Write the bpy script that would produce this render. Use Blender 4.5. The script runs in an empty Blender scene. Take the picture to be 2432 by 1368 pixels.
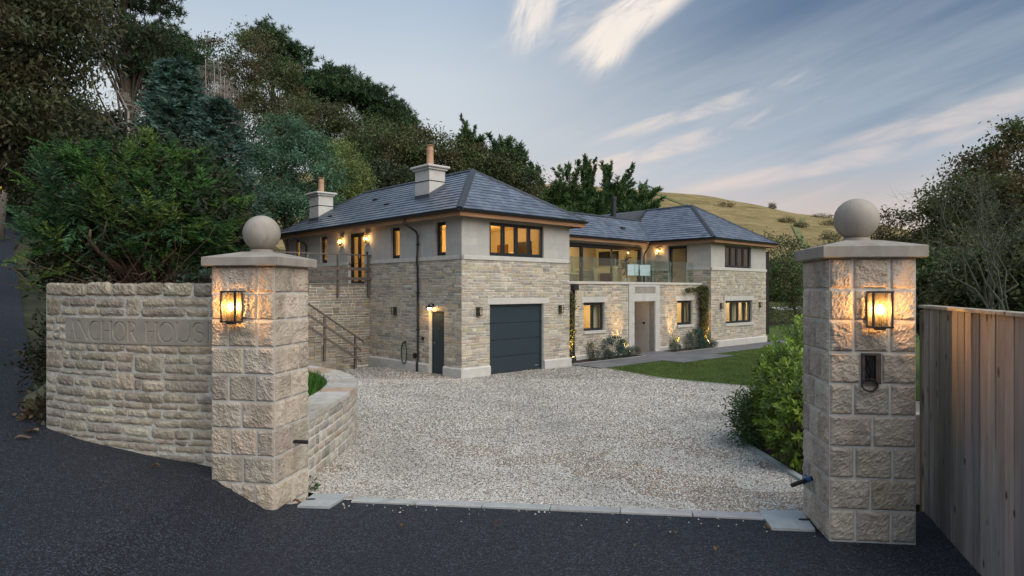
import bpy, math, random
import numpy as np
from mathutils import Vector
random.seed(7); RNG = np.random.default_rng(11)
SC = bpy.context.scene
COL = SC.collection
R = math.radians
# ------------------------------------------------------------------ camera
CAMZ = 1.73; F = 1560.0; CX = 1216.0; HY = 688.0          # photo pixels (2432 x 1368)
cd = bpy.data.cameras.new('camera'); cam = bpy.data.objects.new('camera', cd); COL.objects.link(cam)
cd.sensor_width = 36; cd.lens = F/2432*36; cd.clip_start = .05; cd.clip_end = 3000
cd.shift_y = (HY-684)/2432
cam.location = (0, 0, CAMZ); cam.rotation_euler = (R(90), 0, 0)
SC.camera = cam
# ------------------------------------------------------------------ node helper
class NT:
    def __init__(s, tree): s.t = tree; s.n = tree.nodes; s.l = tree.links
    def new(s, typ, **kw):
        nd = s.n.new('ShaderNode'+typ)
        for k, v in kw.items():
            setattr(nd, k, v)
        return nd
    def put(s, v, sock):
        if hasattr(v, 'links') or isinstance(v, bpy.types.NodeSocket): s.l.new(v, sock)
        else: sock.default_value = v
    def math(s, op, a, b=0., c=0., clamp=False):
        n = s.new('Math', operation=op, use_clamp=clamp)
        s.put(a, n.inputs[0]); s.put(b, n.inputs[1])
        if op in ('MULTIPLY_ADD', 'WRAP'): s.put(c, n.inputs[2])
        return n.outputs[0]
    def smooth(s, x, a, b):
        n = s.new('MapRange', interpolation_type='SMOOTHSTEP'); s.put(x, n.inputs[0])
        n.inputs[1].default_value = a; n.inputs[2].default_value = b
        return n.outputs[0]
    def lin(s, x, a, b, c=0., d=1.):
        n = s.new('MapRange'); s.put(x, n.inputs[0])
        for i, v in enumerate((a, b, c, d)): n.inputs[i+1].default_value = v
        return n.outputs[0]
    def mix(s, f, a, b, mode='MIX'):
        n = s.new('Mix', data_type='RGBA', blend_type=mode); s.put(f, n.inputs[0])
        for v, i in ((a, 6), (b, 7)):
            if isinstance(v, (tuple, list)): v = (*v[:3], 1)
            s.put(v, n.inputs[i])
        return n.outputs[2]
    def noise(s, vec, scale, detail=4., rough=.55, dist=0.):
        n = s.new('TexNoise')
        if vec is not None: s.l.new(vec, n.inputs['Vector'])
        n.inputs['Scale'].default_value = scale; n.inputs['Detail'].default_value = detail
        n.inputs['Roughness'].default_value = rough; n.inputs['Distortion'].default_value = dist
        return n.outputs[0]
    def voro(s, vec, scale, feature='F1', out=0):
        n = s.new('TexVoronoi', feature=feature); s.l.new(vec, n.inputs['Vector']); n.inputs['Scale'].default_value = scale
        return n.outputs[out]
    def mapping(s, vec, scale=(1, 1, 1), rot=(0, 0, 0), loc=(0, 0, 0)):
        n = s.new('Mapping'); s.l.new(vec, n.inputs[0]); n.inputs['Scale'].default_value = scale
        n.inputs['Rotation'].default_value = rot; n.inputs['Location'].default_value = loc
        return n.outputs[0]
    def ramp(s, x, stops):
        n = s.new('ValToRGB'); s.put(x, n.inputs[0]); e = n.color_ramp.elements
        while len(e) < len(stops): e.new(.5)
        for k, (p, c) in zip(e, stops): k.position = p; k.color = (*c, 1)
        return n.outputs[0]
    def bump(s, h, strength=.5, dist=.01, normal=None):
        n = s.new('Bump'); s.l.new(h, n.inputs['Height']); n.inputs['Strength'].default_value = strength; n.inputs['Distance'].default_value = dist
        if normal is not None: s.l.new(normal, n.inputs['Normal'])
        return n.outputs[0]
# ------------------------------------------------------------------ world: dusk sky
W = bpy.data.worlds.new('World'); SC.world = W; W.use_nodes = True
def build_world():
    k = NT(W.node_tree); k.n.clear()
    tc = k.new('TexCoord'); sep = k.new('SeparateXYZ'); k.l.new(tc.outputs['Generated'], sep.inputs[0])
    x, y, z = sep.outputs
    el = k.math('MAXIMUM', z, 0.)
    sky = k.new('TexSky', sky_type='NISHITA'); sky.sun_disc = False
    sky.sun_elevation = R(14); sky.sun_rotation = R(125); sky.air_density = 1.2; sky.dust_density = 1.5
    nish = k.mix(1., sky.outputs[0], (.10, .10, .10), 'MULTIPLY')
    left = k.ramp(el, [(0, (.78, .70, .62)), (.12, (.70, .71, .73)), (.30, (.62, .68, .74)), (.42, (.42, .53, .67)), (1., (.28, .41, .62))])
    right = k.ramp(el, [(0, (.84, .55, .40)), (.09, (.70, .55, .48)), (.17, (.40, .47, .57)), (.26, (.20, .28, .39)), (.36, (.098, .165, .282)), (1., (.15, .23, .36))])
    base = k.mix(k.smooth(x, -.16, .46), left, right)
    base = k.mix(.12, base, nish)
    # streaked cirrus
    th = R(19); c_, s_ = math.cos(th), math.sin(th)
    al = k.math('ADD', k.math('MULTIPLY', x, c_), k.math('MULTIPLY', z, s_))
    ac = k.math('SUBTRACT', k.math('MULTIPLY', z, c_), k.math('MULTIPLY', x, s_))
    cv = k.new('CombineXYZ'); k.l.new(k.math('MULTIPLY', al, 2.2), cv.inputs[0]); k.l.new(k.math('MULTIPLY', ac, 17.), cv.inputs[1]); k.l.new(y, cv.inputs[2])
    n1 = k.noise(cv.outputs[0], 1.25, 7, .58, .55)
    cl = k.math('MULTIPLY', k.smooth(n1, .36, .70), k.smooth(x, -.35, .15))
    cl = k.math('MULTIPLY', cl, k.smooth(el, .40, .20))
    warm = k.mix(k.smooth(el, .04, .30), (.74, .60, .52), (.56, .59, .62))
    base = k.mix(k.math('MULTIPLY', cl, .45), base, warm)
    n2 = k.noise(cv.outputs[0], .55, 5, .55, .3); cl2 = k.math('MULTIPLY', k.smooth(n2, .42, .66), k.smooth(el, .5, .28))
    base = k.mix(k.math('MULTIPLY', k.math('MULTIPLY', cl2, k.smooth(x, -.2, .1)), .40), base, (.47, .53, .60))
    # the two bright plumes high above the house
    def plume(ax, az, ang, la, lc, sc, lo=.40, hi=.62, amt=1.):
        nonlocal base
        t = R(ang); ca, sa = math.cos(t), math.sin(t)
        dx = k.math('SUBTRACT', x, ax); dz = k.math('SUBTRACT', z, az)
        a = k.math('ADD', k.math('MULTIPLY', dx, ca), k.math('MULTIPLY', dz, sa))
        c = k.math('SUBTRACT', k.math('MULTIPLY', dz, ca), k.math('MULTIPLY', dx, sa))
        d = k.math('ADD', k.math('POWER', k.math('DIVIDE', a, la), 2.), k.math('POWER', k.math('DIVIDE', c, lc), 2.))
        g = k.math('POWER', 2.718, k.math('MULTIPLY', d, -1.))
        g = k.math('MULTIPLY', g, k.smooth(y, 0., .3))
        cv = k.new('CombineXYZ'); k.l.new(k.math('MULTIPLY', a, 5.), cv.inputs[0]); k.l.new(k.math('MULTIPLY', c, 24.), cv.inputs[1])
        n = k.noise(cv.outputs[0], sc, 7, .62, .8)
        m = k.math('MULTIPLY', k.smooth(k.math('ADD', n, k.math('MULTIPLY', g, .22)), lo+.1, hi+.12), k.smooth(g, .12, .75))
        base = k.mix(k.math('MULTIPLY', m, amt), base, k.mix(k.smooth(el, .15, .33), (.80, .66, .59), (.88, .80, .73)))
    plume(.138, .350, 52, .050, .030, 1.1, lo=.34, hi=.60)
    plume(.175, .385, 30, .105, .030, 1.2, lo=.36)
    plume(.030, .395, 68, .055, .030, 1.3, lo=.36, amt=.85)
    plume(.09, .385, 20, .12, .045, 1.0, lo=.40, hi=.8, amt=.45)
    plume(.22, .205, 15, .19, .017, 1.1, lo=.40, hi=.72, amt=.75)
    plume(.27, .255, 14, .16, .013, 1.2, lo=.40, hi=.72, amt=.65)
    plume(.10, .17, 12, .16, .03, .9, lo=.34, hi=.75, amt=.5)
    plume(.43, .17, 9, .22, .014, 1.0, lo=.34, hi=.7, amt=.6)
    plume(.55, .215, 12, .14, .016, 1.0, lo=.34, hi=.7, amt=.55)
    bg = k.new('Background'); k.l.new(base, bg.inputs[0]); bg.inputs[1].default_value = 1.0
    out = k.new('OutputWorld'); k.l.new(bg.outputs[0], out.inputs[0])
build_world()
# soft afterglow from behind the camera, high on the right
sl = bpy.data.lights.new('sun', 'SUN'); so = bpy.data.objects.new('sun', sl); COL.objects.link(so)
sl.energy = 3.0; sl.angle = R(70); sl.color = (1., .955, .88)
so.rotation_euler = Vector((-.52, .50, -.68)).to_track_quat('-Z', 'Y').to_euler()
vs = SC.view_settings; SC.display_settings.display_device = 'sRGB'
vs.view_transform = 'Standard'; vs.look = 'None'; vs.exposure = 0.08; vs.gamma = 1.0; vs.use_curve_mapping = False
try:
    SC.cycles.use_denoising = True; SC.cycles.denoiser = 'OPENIMAGEDENOISE'
    SC.cycles.max_bounces = 8; SC.cycles.transparent_max_bounces = 16; SC.cycles.diffuse_bounces = 4
    SC.cycles.caustics_reflective = False; SC.cycles.caustics_refractive = False; SC.cycles.sample_clamp_indirect = 4.
except Exception: pass

# ------------------------------------------------------------------ materials
def srgb(r, g, b):
    f = lambda c: (c/255/12.92 if c/255 <= .04045 else ((c/255+.055)/1.055)**2.4)
    return (f(r), f(g), f(b))
def new_mat(name):
    m = bpy.data.materials.new(name); m.use_nodes = True; k = NT(m.node_tree); k.n.clear()
    p = k.new('BsdfPrincipled'); o = k.new('OutputMaterial'); k.l.new(p.outputs[0], o.inputs[0])
    return m, k, p, o
def mat(name, col=(.5, .5, .5), rough=.7, metal=0., tint=False, var=.25, vscale=6., bscale=40., bstr=.3, bdist=.004, spec=.4, stretch=(1, 1, 1), dirt=None, dirtscale=1.5, dlo=.55, dhi=.75):
    m, k, p, o = new_mat(name)
    tc = k.new('TexCoord'); v = tc.outputs['Object']
    if stretch != (1, 1, 1): v = k.mapping(v, stretch)
    if tint:
        a = k.new('Attribute'); a.attribute_name = 'tint'; c = a.outputs['Color']
    else:
        rgb = k.new('RGB'); rgb.outputs[0].default_value = (*col, 1); c = rgb.outputs[0]
    if var:
        n = k.noise(v, vscale, 6, .6)
        g = k.lin(n, .3, .7, 1-var, 1+var)
        cm = k.new('CombineColor')
        for i in range(3): k.l.new(g, cm.inputs[i])
        c = k.mix(1., c, cm.outputs[0], 'MULTIPLY')
    if dirt:
        n = k.noise(v, dirtscale, 5, .65, .3)
        c = k.mix(k.smooth(n, dlo, dhi), c, dirt)
    k.l.new(c, p.inputs['Base Color'])
    p.inputs['Roughness'].default_value = rough; p.inputs['Metallic'].default_value = metal
    p.inputs['Specular IOR Level'].default_value = spec
    if bstr:
        k.l.new(k.bump(k.noise(v, bscale, 6, .65), bstr, bdist), p.inputs['Normal'])
    return m
def emis(name, col, st):
    m, k, p, o = new_mat(name)
    e = k.new('Emission'); e.inputs[0].default_value = (*col, 1); e.inputs[1].default_value = st
    k.l.new(e.outputs[0], o.inputs[0]); return m
def glass(name, tint=(.97, .98, .98), gl=.9, ior=1.45, base=.0):
    m, k, p, o = new_mat(name)
    t = k.new('BsdfTransparent'); t.inputs[0].default_value = (*tint, 1)
    g = k.new('BsdfGlossy'); g.inputs['Roughness'].default_value = .015
    ge = k.new('NewGeometry'); dt = k.new('VectorMath', operation='DOT_PRODUCT'); k.l.new(ge.outputs['Normal'], dt.inputs[0]); k.l.new(ge.outputs['Incoming'], dt.inputs[1])
    x = k.math('SUBTRACT', 1., k.math('ABSOLUTE', dt.outputs['Value']))
    fr = k.math('MULTIPLY_ADD', k.math('POWER', x, 5.), .9, .035+base)
    mx = k.new('MixShader'); k.l.new(k.math('MULTIPLY', fr, gl, clamp=True), mx.inputs[0])
    k.l.new(t.outputs[0], mx.inputs[1]); k.l.new(g.outputs[0], mx.inputs[2]); k.l.new(mx.outputs[0], o.inputs[0]); return m
def leaf_mat(name, rough=.5, trans=.35, var=.35, vscale=1.2, spec=.35):
    m, k, p, o = new_mat(name)
    a = k.new('Attribute'); a.attribute_name = 'tint'
    tc = k.new('TexCoord'); n = k.noise(tc.outputs['Object'], vscale, 3, .6)
    g = k.lin(n, .3, .7, 1-var, 1+var); cm = k.new('CombineColor')
    for i in range(3): k.l.new(g, cm.inputs[i])
    c = k.mix(1., a.outputs['Color'], cm.outputs[0], 'MULTIPLY')
    k.l.new(c, p.inputs['Base Color']); p.inputs['Roughness'].default_value = rough; p.inputs['Specular IOR Level'].default_value = spec
    t = k.new('BsdfTranslucent'); k.l.new(c, t.inputs[0])
    mx = k.new('MixShader'); mx.inputs[0].default_value = trans
    k.l.new(p.outputs[0], mx.inputs[1]); k.l.new(t.outputs[0], mx.inputs[2]); k.l.new(mx.outputs[0], o.inputs[0]); return m

M = {}
M['stone'] = mat('walling_stone', tint=True, rough=.85, var=.22, vscale=9, bscale=55, bstr=.55, bdist=.006, spec=.2)
M['wallstone'] = mat('rubble_stone', tint=True, rough=.88, var=.34, vscale=11, bscale=38, bstr=.8, bdist=.012, spec=.2, dirt=(.22, .20, .16), dirtscale=6, dlo=.58, dhi=.74)
M['rock'] = mat('rock_faced_block', tint=True, rough=.85, var=.26, vscale=8, bscale=60, bstr=.7, bdist=.008, spec=.2, dirt=(.50, .44, .36), dirtscale=9, dlo=.54, dhi=.7)
M['mortar_wall'] = mat('smeared_mortar', (.55, .525, .465), .92, var=.28, vscale=9, bscale=26, bstr=1., bdist=.02, spec=.15)
M['mortar'] = mat('mortar', (.70, .67, .60), .9, var=.12, vscale=7, bscale=90, bstr=.5, bdist=.004, spec=.15)
M['mortar_grey'] = mat('grey_mortar', (.56, .55, .52), .9, var=.18, vscale=7, bscale=60, bstr=.7, bdist=.006, spec=.15)
M['ashlar'] = mat('ashlar_stone', tint=True, rough=.8, var=.07, vscale=3, bscale=80, bstr=.2, bdist=.002, spec=.2)
M['ashlar_plain'] = mat('ashlar_backing', (.46, .45, .43), .8, var=.07, vscale=3, bscale=80, bstr=.2, bdist=.002, spec=.2)
M['dressed'] = mat('dressed_limestone', (.56, .54, .50), .75, var=.10, vscale=4, bscale=70, bstr=.25, bdist=.002, spec=.2)
M['cap'] = mat('cap_limestone', (.335, .302, .262), .8, var=.20, vscale=7, bscale=60, bstr=.5, bdist=.003, spec=.2, dirt=(.235, .21, .18), dirtscale=5, dlo=.5, dhi=.72, stretch=(1, 1, .45))
M['slate'] = mat('roof_slate', tint=True, rough=.34, var=.22, vscale=5, bscale=30, bstr=.25, bdist=.004, spec=.55)
M['ridge'] = mat('ridge_tile', (.045, .05, .058), .5, var=.2, bscale=30, bstr=.2)
M['lead'] = mat('zinc_sheet', (.10, .11, .13), .4, metal=.3, var=.1, bstr=.1)
M['black'] = mat('black_metal', (.012, .013, .015), .45, var=.1, bstr=.05, spec=.5)
M['anthracite'] = mat('anthracite_frame', (.016, .019, .023), .4, var=.05, bstr=0, spec=.5)
M['bluegrey'] = mat('blue_grey_door', (.022, .038, .05), .42, var=.08, vscale=2, bscale=120, bstr=.12, bdist=.001, spec=.5)
M['gutter'] = mat('gutter_metal', (.02, .022, .026), .35, var=.05, bstr=0)
M['cedar'] = mat('cedar_fascia', (.32, .17, .088), .6, var=.25, vscale=3, bscale=30, bstr=.2, stretch=(.4, .4, 4))
M['terracotta'] = mat('terracotta_pot', (.50, .30, .19), .7, var=.15, bstr=.2)
M['grey_timber'] = mat('weathered_timber', (.13, .105, .088), .75, var=.3, vscale=5, bscale=40, bstr=.4, stretch=(3, 3, .5))
def fence_mat():
    m = mat('fence_timber', tint=True, rough=.8, var=.24, vscale=4, bscale=28, bstr=.5, bdist=.004, spec=.2, stretch=(5, 5, .45), dirt=(.10, .085, .07), dirtscale=2.2, dlo=.60, dhi=.82)
    k = NT(m.node_tree); p = [n for n in k.n if n.type == 'BSDF_PRINCIPLED'][0]; src = p.inputs['Base Color'].links[0].from_socket
    tc = k.new('TexCoord'); d = k.voro(k.mapping(tc.outputs['Object'], (6.5, 6.5, 4.2)), 1.)
    c = k.mix(k.math('MULTIPLY', k.smooth(d, .17, .09), .9), src, (.045, .03, .022)); g = k.noise(k.mapping(tc.outputs['Object'], (2.5, 2.5, .8)), 1.3, 5, .6); c = k.mix(k.math('MULTIPLY', k.smooth(g, .42, .68), .6), c, (.16, .14, .12))
    k.l.new(c, p.inputs['Base Color']); return m
M['fence'] = fence_mat()
M['paint_in'] = mat('interior_plaster', (.74, .66, .50), .8, var=.03, bstr=0)
M['floor_in'] = mat('interior_floor', (.30, .20, .11), .5, var=.1, bstr=0)
M['fabric'] = mat('sofa_fabric', (.30, .31, .26), .9, var=.1, bstr=.2)
M['white_fabric'] = mat('white_sling', (.72, .74, .75), .8, var=.04, bscale=200, bstr=.2)
M['screen'] = mat('dark_screen', (.01, .011, .016), .15, var=0, bstr=0, spec=.6)
M['timber_dark'] = mat('dark_post', (.02, .016, .013), .7, var=.3, bstr=.2)
M['steel'] = mat('galvanised_plate', (.46, .48, .47), .55, metal=.25, var=.12, vscale=5, bscale=30, bstr=.12, dirt=(.33, .32, .29), dirtscale=4, dlo=.58, dhi=.75)
M['chrome'] = mat('satin_steel', (.55, .55, .55), .3, metal=.9, var=0, bstr=0)
M['concrete'] = mat('concrete_sett', tint=True, rough=.85, var=.14, vscale=7, bscale=70, bstr=.4, bdist=.003, spec=.2, dirt=(.20, .19, .17), dirtscale=5, dlo=.6, dhi=.78)
M['paver'] = mat('grey_paver', tint=True, rough=.6, var=.10, vscale=4, bscale=60, bstr=.2, bdist=.002)
M['soil'] = mat('bed_soil', (.045, .032, .024), .95, var=.4, vscale=10, bscale=35, bstr=.9, bdist=.03)
M['bark'] = mat('bark', (.085, .066, .05), .9, var=.35, vscale=5, bscale=14, bstr=.8, bdist=.03, stretch=(3, 3, .6))
M['bark_grey'] = mat('grey_bark', (.20, .20, .165), .9, var=.3, vscale=5, bscale=14, bstr=.6, bdist=.02)
M['bark_twig'] = mat('twig_bark', (.105, .115, .08), .9, var=.3, bstr=.3)
M['bark_red'] = mat('yew_bark', (.12, .075, .052), .85, var=.35, vscale=6, bscale=20, bstr=.6, bdist=.01)
M['dead'] = mat('dead_wood', (.30, .265, .23), .9, var=.2, bstr=.3)
M['leaf'] = leaf_mat('leaf', .55, .3)
M['leaf_gloss'] = leaf_mat('glossy_leaf', .45, .3, .35, 3., .4)
M['needle'] = leaf_mat('needle', .6, .2, .35, .8)
M['rubber'] = mat('black_cable', (.012, .012, .013), .5, var=0, bstr=0)
M['green_hose'] = mat('green_hose', (.02, .06, .035), .45, var=0, bstr=0)
M['bluetape'] = mat('blue_tape', (.03, .16, .42), .5, var=0, bstr=0)
M['mossy'] = mat('mossy_rock', (.10, .105, .065), .95, var=.35, vscale=5, bscale=15, bstr=.8, bdist=.02, dirt=(.07, .085, .03), dirtscale=4)
M['wire'] = mat('fence_wire', (.22, .22, .22), .5, metal=.7, var=0, bstr=0)
M['pole'] = mat('pole_wood', (.13, .115, .10), .85, var=.3, stretch=(4, 4, .4), bstr=.5, bscale=20)
M['yellow'] = mat('yellow_tag', (.62, .42, .03), .6, var=0, bstr=0)
M['white'] = mat('white_paint', (.75, .74, .70), .6, var=.05, bstr=0)
M['panel'] = mat('name_stone', (.31, .28, .235), .8, var=.16, vscale=6, bscale=110, bstr=.35, bdist=.002, spec=.2, dirt=(.26, .24, .205), dirtscale=4)
M['glass'] = glass('window_glass', (.95, .96, .95), .8, 1.45)
M['glass_rail'] = glass('balustrade_glass', (.82, .90, .88), .9, 1.5, .03)
M['glass_edge'] = mat('glass_edge', (.30, .55, .47), .2, var=0, bstr=0)
M['glass_lamp'] = glass('lamp_glass', (1., .98, .95), .5, 1.4)
def seeded(m):
    k = NT(m.node_tree); o = [n for n in k.n if n.type == 'OUTPUT_MATERIAL'][0]; src = o.inputs[0].links[0].from_socket
    t = k.new('BsdfTranslucent'); t.inputs[0].default_value = (.95, .85, .62, 1); tc = k.new('TexCoord'); n = k.noise(k.mapping(tc.outputs['Object'], (1, 1, .25)), 60, 3, .6)
    mx = k.new('MixShader'); k.l.new(k.lin(n, .3, .7, .01, .05), mx.inputs[0]); k.l.new(src, mx.inputs[1]); k.l.new(t.outputs[0], mx.inputs[2]); k.l.new(mx.outputs[0], o.inputs[0])
seeded(M['glass_lamp'])
M['bulb'] = emis('lit_bulb', (1., .48, .13), 500.)
M['bulb_soft'] = emis('lit_lamp', (1., .55, .18), 800.); M['lens'] = emis('lit_lens', (1., .62, .2), 25.)
def asphalt():
    m, k, p, o = new_mat('tarmac'); tc = k.new('TexCoord'); v = tc.outputs['Object']
    vo = k.voro(v, 120); col = k.voro(v, 120, out=1)
    s = k.new('SeparateColor'); k.l.new(col, s.inputs[0])
    c = k.ramp(s.outputs[0], [(0, (.011, .015, .023)), (.45, (.028, .037, .056)), (.8, (.070, .088, .122)), (1, (.21, .24, .29))])
    big = k.noise(v, .9, 4, .6); c = k.mix(k.math('MULTIPLY', k.smooth(big, .45, .7), .5), c, (.036, .047, .070))
    k.l.new(c, p.inputs['Base Color']); gr = k.noise(v, .45, 4, .6); c = k.mix(k.math('MULTIPLY', k.smooth(gr, .5, .72), .35), c, (.020, .024, .032)); k.l.new(c, p.inputs['Base Color']); p.inputs['Roughness'].default_value = .58; p.inputs['Specular IOR Level'].default_value = .45
    h = k.math('SUBTRACT', k.math('MULTIPLY', s.outputs[1], .8), k.math('MULTIPLY', vo, 40.))
    h = k.math('ADD', h, k.noise(v, 40, 4, .7))
    k.l.new(k.bump(h, .9, .006), p.inputs['Normal']); return m
M['asphalt'] = asphalt()
def gravel():
    m, k, p, o = new_mat('limestone_gravel'); tc = k.new('TexCoord'); v = tc.outputs['Object']
    vo = k.voro(v, 60); col = k.voro(v, 60, out=1); s = k.new('SeparateColor'); k.l.new(col, s.inputs[0])
    c = k.ramp(s.outputs[0], [(0, (.27, .23, .185)), (.2, (.42, .375, .32)), (.55, (.54, .50, .44)), (1, (.65, .62, .56))])
    big = k.noise(v, .55, 5, .65, .4)
    c = k.mix(k.math('MULTIPLY', k.smooth(big, .52, .72), .45), c, (.22, .17, .125))
    k.l.new(c, p.inputs['Base Color']); p.inputs['Roughness'].default_value = .85; p.inputs['Specular IOR Level'].default_value = .2
    k.l.new(k.bump(k.math('MULTIPLY', vo, -26.), .8, .014), p.inputs['Normal']); return m
M['gravel'] = gravel()
M['pebble'] = mat('pebble', tint=True, rough=.85, var=.18, vscale=30, bscale=90, bstr=.3, bdist=.003, spec=.2)
def lawn():
    m, k, p, o = new_mat('lawn_grass'); tc = k.new('TexCoord'); v = tc.outputs['Object']
    n = k.noise(v, 1.1, 6, .62); c = k.ramp(n, [(.3, (.058, .118, .022)), (.5, (.105, .16, .036)), (.72, (.18, .19, .06))])
    f = k.noise(v, 45, 3, .7); c = k.mix(k.smooth(f, .35, .7), c, (.045, .078, .018))
    k.l.new(c, p.inputs['Base Color']); p.inputs['Roughness'].default_value = .9; p.inputs['Specular IOR Level'].default_value = .15
    k.l.new(k.bump(k.noise(v, 70, 4, .7), .9, .03), p.inputs['Normal']); return m
M['lawn'] = lawn()
def hillmat():
    m, k, p, o = new_mat('hill_grass'); tc = k.new('TexCoord'); v = tc.outputs['Object']
    n = k.noise(k.mapping(v, (1, 1, 3)), .13, 9, .68, .5)
    c = k.ramp(n, [(.30, (.12, .11, .048)), (.44, (.285, .22, .098)), (.56, (.40, .30, .142)), (.72, (.19, .165, .075))])
    f = k.noise(k.mapping(v, (1, 1, 6)), .38, 8, .72); c = k.mix(k.math('MULTIPLY', k.smooth(f, .42, .68), .75), c, (.17, .14, .058))
    sep = k.new('SeparateXYZ'); k.l.new(v, sep.inputs[0])
    green = k.math('MULTIPLY', k.smooth(k.math('ADD', sep.outputs[2], k.math('MULTIPLY', k.noise(v, .08, 5, .6), 9.)), 12.5, 7.5), .85)
    c = k.mix(green, c, (.055, .075, .022))
    k.l.new(c, p.inputs['Base Color']); p.inputs['Roughness'].default_value = .95; p.inputs['Specular IOR Level'].default_value = .1
    k.l.new(k.bump(k.noise(v, 1.3, 6, .7), .9, .6), p.inputs['Normal']); return m
M['hill'] = hillmat()
M['forestfloor'] = mat('forest_floor', (.040, .045, .020), .95, var=.5, vscale=2, bscale=8, bstr=.9, bdist=.08, dirt=(.05, .035, .02), dirtscale=.8)

# ------------------------------------------------------------------ mesh helpers
class MB:
    def __init__(s): s.V = []; s.Fc = []; s.T = []
    def add(s, vs, fs, tint=(1, 1, 1)):
        o = len(s.V); s.V.extend([tuple(v) for v in vs]); s.Fc.extend([tuple(i+o for i in f) for f in fs]); s.T.extend([tint]*len(vs)); return s
    def box(s, a, b, tint=(1, 1, 1), f=None):
        x0, y0, z0 = a; x1, y1, z1 = b
        vs = [(x0, y0, z0), (x1, y0, z0), (x1, y1, z0), (x0, y1, z0), (x0, y0, z1), (x1, y0, z1), (x1, y1, z1), (x0, y1, z1)]
        if f: vs = [f(*v) for v in vs]
        return s.add(vs, [(0, 3, 2, 1), (4, 5, 6, 7), (0, 1, 5, 4), (1, 2, 6, 5), (2, 3, 7, 6), (3, 0, 4, 7)], tint)
    def cbox(s, a, b, c=.006, tint=(1, 1, 1), f=None):
        """box with chamfered edges on all sides (three nested rings per axis)"""
        x0, y0, z0 = a; x1, y1, z1 = b
        vs = []; 
        ring = lambda z, i: [(x0+i, y0+i, z), (x1-i, y0+i, z), (x1-i, y1-i, z), (x0+i, y1-i, z)]
        for z, i in ((z0, c), (z0+c, 0), (z1-c, 0), (z1, c)): vs += ring(z, i)
        if f: vs = [f(*v) for v in vs]
        fs = [(0, 3, 2, 1), (12, 13, 14, 15)]
        for k in range(3):
            for j in range(4): a_, b_ = k*4+j, k*4+(j+1) % 4; fs.append((a_, b_, b_+4, a_+4))
        return s.add(vs, fs, tint)
    def tube(s, pts, rad, n=8, tint=(1, 1, 1), cap=True):
        pts = [Vector(p) for p in pts]; m = len(pts)
        rads = rad if isinstance(rad, (list, tuple)) else [rad]*m
        vs = []; up = None
        for i, p in enumerate(pts):
            d = (pts[min(i+1, m-1)]-pts[max(i-1, 0)])
            d = d.normalized() if d.length > 1e-9 else Vector((0, 0, 1))
            if up is None: up = Vector((0, 0, 1)) if abs(d.z) < .9 else Vector((1, 0, 0))
            a = d.cross(up)
            a = a.normalized() if a.length > 1e-6 else d.orthogonal().normalized()
            up = a.cross(d); 
            for j in range(n):
                t = 2*math.pi*j/n; vs.append(p+(a*math.cos(t)+up*math.sin(t))*rads[i])
        fs = []
        for i in range(m-1):
            for j in range(n): a_ = i*n+j; b_ = i*n+(j+1) % n; fs.append((a_, b_, b_+n, a_+n))
        if cap: fs.append(tuple(range(n))[::-1]); fs.append(tuple(range((m-1)*n, m*n)))
        return s.add(vs, fs, tint)
    def lathe(s, prof, c=(0, 0, 0), n=24, tint=(1, 1, 1)):
        vs = []; fs = []
        for (r, z) in prof:
            for j in range(n):
                t = 2*math.pi*j/n; vs.append((c[0]+r*math.cos(t), c[1]+r*math.sin(t), c[2]+z))
        for i in range(len(prof)-1):
            for j in range(n): a_ = i*n+j; b_ = i*n+(j+1) % n; fs.append((a_, b_, b_+n, a_+n))
        fs.append(tuple(range(n))[::-1]); fs.append(tuple(range((len(prof)-1)*n, len(prof)*n)))
        return s.add(vs, fs, tint)
    def build(s, name, m, parent=None, smooth=False, loc=None):
        me = bpy.data.meshes.new(name); me.from_pydata(s.V, [], s.Fc)
        return finish(me, name, m, parent, smooth, np.array(s.T, dtype=np.float32).reshape(-1, 3) if s.T else None, loc)
def finish(me, name, m, parent, smooth, T=None, loc=None):
    if T is not None and len(T):
        ca = me.color_attributes.new('tint', 'FLOAT_COLOR', 'POINT')
        ca.data.foreach_set('color', np.concatenate([T, np.ones((len(T), 1), np.float32)], 1).astype(np.float32).ravel())
    me.materials.append(m if not isinstance(m, str) else M[m])
    if smooth: me.polygons.foreach_set('use_smooth', [True]*len(me.polygons))
    me.update()
    o = bpy.data.objects.new(name, me); COL.objects.link(o)
    if parent is not None: o.parent = parent
    if loc is not None: o.location = loc
    return o
def np_mesh(name, V, Q, T, m, parent=None, smooth=False, tri=False):
    V = np.asarray(V, np.float32); Q = np.asarray(Q, np.int32); k = Q.shape[1]
    me = bpy.data.meshes.new(name); me.vertices.add(len(V)); me.vertices.foreach_set('co', V.ravel())
    me.loops.add(Q.size); me.loops.foreach_set('vertex_index', Q.ravel())
    me.polygons.add(len(Q)); me.polygons.foreach_set('loop_start', np.arange(0, Q.size, k, dtype=np.int32))
    me.update(calc_edges=True)
    return finish(me, name, m, parent, smooth, None if T is None else np.asarray(T, np.float32))
def empty(name, loc=(0, 0, 0), rz=0.):
    o = bpy.data.objects.new(name, None); o.empty_display_size = .2; COL.objects.link(o); o.location = loc; o.rotation_euler = (0, 0, rz); return o
def tag(o, label=None, cat=None, group=None, kind=None):
    if label: o['label'] = label
    if cat: o['category'] = cat
    if group: o['group'] = group
    if kind: o['kind'] = kind
    return o
def light(name, loc, col, power, parent=None, rad=.03, typ='POINT', rot=None, cone=60, blend=.6):
    l = bpy.data.lights.new(name, typ); l.energy = power; l.color = col; l.shadow_soft_size = rad
    o = bpy.data.objects.new(name, l); COL.objects.link(o); o.location = loc
    if typ == 'SPOT': l.spot_size = R(cone); l.spot_blend = blend
    if rot: o.rotation_euler = rot
    if parent: o.parent = parent
    return o
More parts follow.
